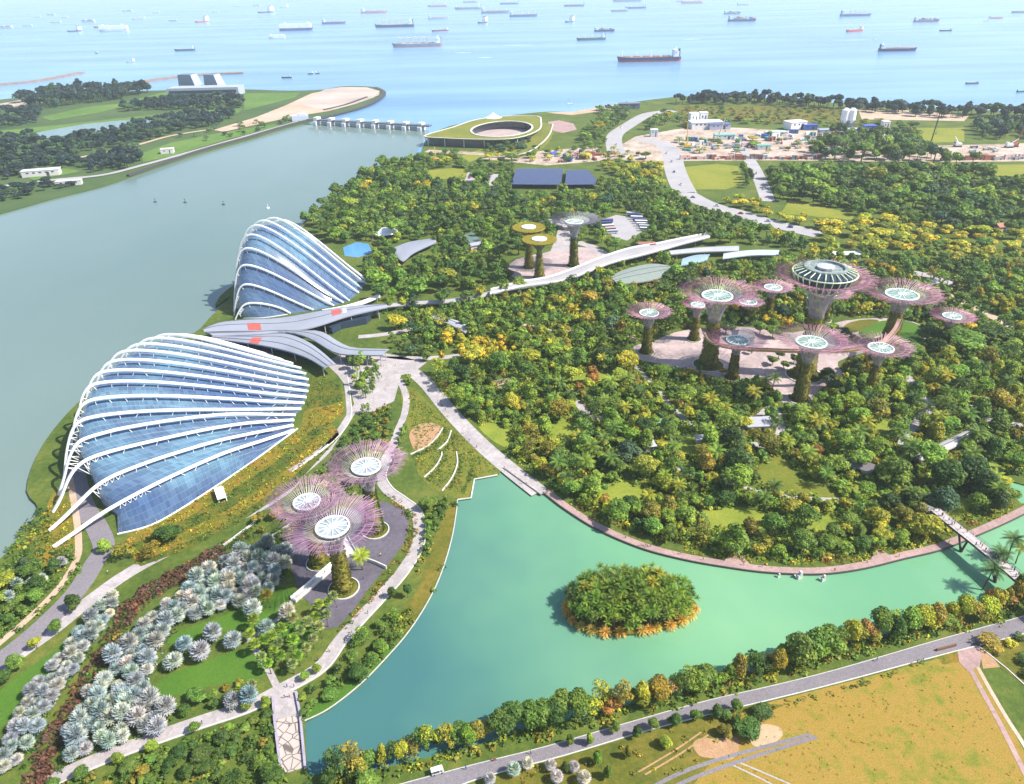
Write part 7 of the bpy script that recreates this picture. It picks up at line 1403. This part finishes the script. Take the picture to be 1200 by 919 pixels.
# red-brown hedge strip
hz_ = [(28, 919), (48, 868), (78, 822), (104, 780), (126, 742), (140, 712), (165, 690), (205, 668), (255, 640), (262, 648), (215, 680), (172, 705), (152, 730), (132, 765), (110, 805), (88, 845), (66, 890), (50, 930)]
shrubs([sil_zone, zones2], .35, 1.1, [(C_SIL2, 1.5), (C_DARK, 2), (C_BLUE, 2), (C_MID, .7)], 'border_planting', 'dark mixed planting beneath the silver palms')
shrubs([hz_], .6, 1.25, [((.15, .075, .055), 3), ((.11, .07, .05), 1.5), (C_DARK, .8), (C_OLIVE, .3)], 'red_hedge', 'red-brown hedge strip between the main path and silver palms', False)
shrubs([[(140, 712), (165, 690), (255, 640), (300, 615), (305, 622), (262, 648), (180, 702)]], .3, .9, [(C_SIL, 1), (C_DARK, 2), (C_RUST, 1)], 'border_planting', 'mixed silver and dark border below the main path', False)
shrubs([[(55, 905), (80, 860), (105, 815), (135, 770), (160, 735), (168, 738), (135, 790), (100, 850), (78, 905)]], .4, .8, [(C_LIME, 1), (C_DARK, 2), (C_MID, 1)], 'border_planting', 'green edge planting beside the red-brown hedge', False)
shrubs([[(455, 575), (470, 588), (486, 602), (490, 622), (482, 645), (440, 700), (400, 745), (394, 740), (435, 692), (474, 640), (478, 615), (468, 598), (450, 582)]], .35, .7, [(C_OLIVE, 1), (C_RUST, 1), (C_DARK, 1)], 'edging_shrubs', 'brownish edging shrubs round the dark supertree plaza', False)
shrubs([[(1085, 774), (990, 805), (905, 828), (880, 834), (882, 838), (910, 833), (992, 810), (1086, 779)]], .35, .8, [(C_MID, 1.5), (C_OLIVE, 1), (C_DARK, 1)], 'verge_scrub', 'low scrub along the meadow edge of the road', False)
shrubs([[(600, 905), (680, 885), (780, 858), (850, 840), (880, 845), (820, 890), (780, 930), (600, 950)]], .05, .8, [(C_MID, 1), (C_OLIVE, 2), (C_LIME, 1)], 'field_scrub', 'scattered scrub on the rough field below the road', False)
shrubs([[(905, 325), (1040, 318), (1040, 314), (905, 322)]], .1, .8, warm, 'undergrowth', 'scrub behind the grove', False)

for a_ in ([(481, 535), (500, 526), (513, 515), (521, 503)], [(514, 531), (526, 520), (531, 506)], [(499, 562), (512, 550), (519, 538), (520, 531)], [(520, 577), (532, 561), (538, 544), (537, 530)], [(540, 575), (548, 560), (552, 545)]):
    q = spline([Vector((x, y, 0)) for x, y in a_], 3); shrubs([[(p.x, p.y) for p in q]+[(p.x+4, p.y+3) for p in q[::-1]]], 1.2, .55, [(C_DARK, 2), (C_MID, 1)], 'terrace_hedge', 'dark clipped hedge row on the terraced slope', False)
shrubs([[(895, 828), (980, 806), (1108, 774), (1130, 790), (1190, 900), (1200, 919), (800, 925), (860, 880)]], .10, .30, [((.22, .21, .035), 2), ((.26, .24, .04), 2), ((.30, .22, .05), 2), ((.19, .20, .035), 1)], 'meadow_tufts', 'dry grass tufts all over the open meadow', False)
# ---- the island
isl = spline([G(x, y, 0) for x, y in [(662, 716), (668, 701), (690, 690), (722, 684), (758, 684), (792, 692), (813, 704), (816, 716), (800, 730), (770, 739), (735, 744), (700, 743), (674, 733)]], 4, True)
b = MB(); b.prism(isl, -1.0, .25); structure('island_ground', b, m_scrub)
def tuft(seed, n, L, z):
    return frond_mesh('crown', n, L, z, (.05, 1.45), .45, .28, 3, seed)
def multi(seed, k=9, spread=2.2, zr=(4.5, 8.5)):
    rr = np.random.default_rng(seed); vs = []; fs = []; lv = []; off = 0
    for i in range(k):
        me = tuft(seed*50+i, 14, 1.75, 0); dx, dy, dz = rr.uniform(-spread, spread), rr.uniform(-spread, spread), rr.uniform(*zr); a = [0.0]*len(me.polygons); me.attributes['leaf'].data.foreach_get('value', a); sh = rr.uniform(-.2, .2)
        for v in me.vertices: vs.append((v.co.x+dx, v.co.y+dy, v.co.z+dz))
        for p in me.polygons: fs.append([q+off for q in p.vertices])
        lv += [min(1, max(0, q+sh)) for q in a]; off += len(me.vertices); bpy.data.meshes.remove(me)
    me = bpy.data.meshes.new('crown'); me.from_pydata(vs, [], fs); me.materials.append(LEAF_O); at = me.attributes.new('leaf', 'FLOAT', 'FACE'); at.data.foreach_set('value', np.array(lv, np.float32)); me.update(); return me
PAND = [(multi(s), trunk_mesh('trunk', 5.5, .35, 4, s, 2.2)) for s in (11, 12, 13, 14)]
icx = sum(isl, Vector())/len(isl); W = [(p.x, p.y) for p in isl]; IP = []
inner = [(icx.x+(x-icx.x)*.93, icx.y+(y-icx.y)*.86) for x, y in W]
for _ in range(6000):
    x, y = vr.uniform(min(p[0] for p in W), max(p[0] for p in W)), vr.uniform(min(p[1] for p in W), max(p[1] for p in W))
    if inpoly(x, y, inner) and all((u-x)**2+(v-y)**2 > 2.7**2 for u, v in IP): IP.append((x, y))
for x, y in IP:
    e = math.hypot((x-icx.x)/25, (y-icx.y)/13); h = (1.5-.8*e*e)*vr.uniform(.9, 1.12); rm = 'rim' if e > .72 else ('crest' if e < .4 else 'flank'); sd = 'bridge' if x > icx.x else 'quay'
    put_palm(PAND, x, y, h, pick([(C_MID, 3), (C_FRESH, 2.5), (C_LIME, .9)]), f'tufted green screw pine on the {rm} of the round island, {sd} side', f'screw pines on the island {rm}, {sd} side', 'tree', 'screw_pine')
GT = [(frond_mesh('crown', 46, 1.6, .2, (.0, 1.5), .9, .12, 3, s), trunk_mesh('trunk', .5, .3, 0, s)) for s in (31, 32)]
rimp = [p for p in isl if PX(p)[1] > 716 or PX(p)[0] < 670]; sel = []
for p in sorted(rimp, key=lambda q: PX(q)[0]):
    if all((p-q).length > 2.6 for q in sel) and vr.random() < .8: sel.append(p)
for i, p in enumerate(sel[:20]): put_palm(GT, p.x+(icx.x-p.x)*.015, p.y+(icx.y-p.y)*.03, vr.uniform(1.25, 1.75), (.50, .36, .09), f'golden grass clump at the island waterline, {ordn[i]} from the left', 'golden grass clumps round the island', 'plant', 'grass_clump', z=.2)
# ---- haze: thin sea air over everything
hb = MB(); hb.add([(sx*26500, y, z) for z in (-2.8, 202) for sx, y in ((-1, -1900), (1, -1900), (1, 30500), (-1, 30500))], [(3, 2, 1, 0), (4, 5, 6, 7), (0, 1, 5, 4), (1, 2, 6, 5), (2, 3, 7, 6), (3, 0, 4, 7)])
hm = bpy.data.materials.new('haze'); hm.use_nodes = True; hn = hm.node_tree; hn.nodes.remove(hn.nodes['Principled BSDF']); pv = hn.nodes.new('ShaderNodeVolumePrincipled'); pv.inputs['Color'].default_value = (.86, .93, 1, 1); pv.inputs['Density'].default_value = HAZE; pv.inputs['Anisotropy'].default_value = .2
hn.links.new(pv.outputs[0], hn.nodes['Material Output'].inputs['Volume']); ho = tag(hb.build('haze', hm), 'thin pale sea haze over the whole view', 'haze', None, 'stuff')
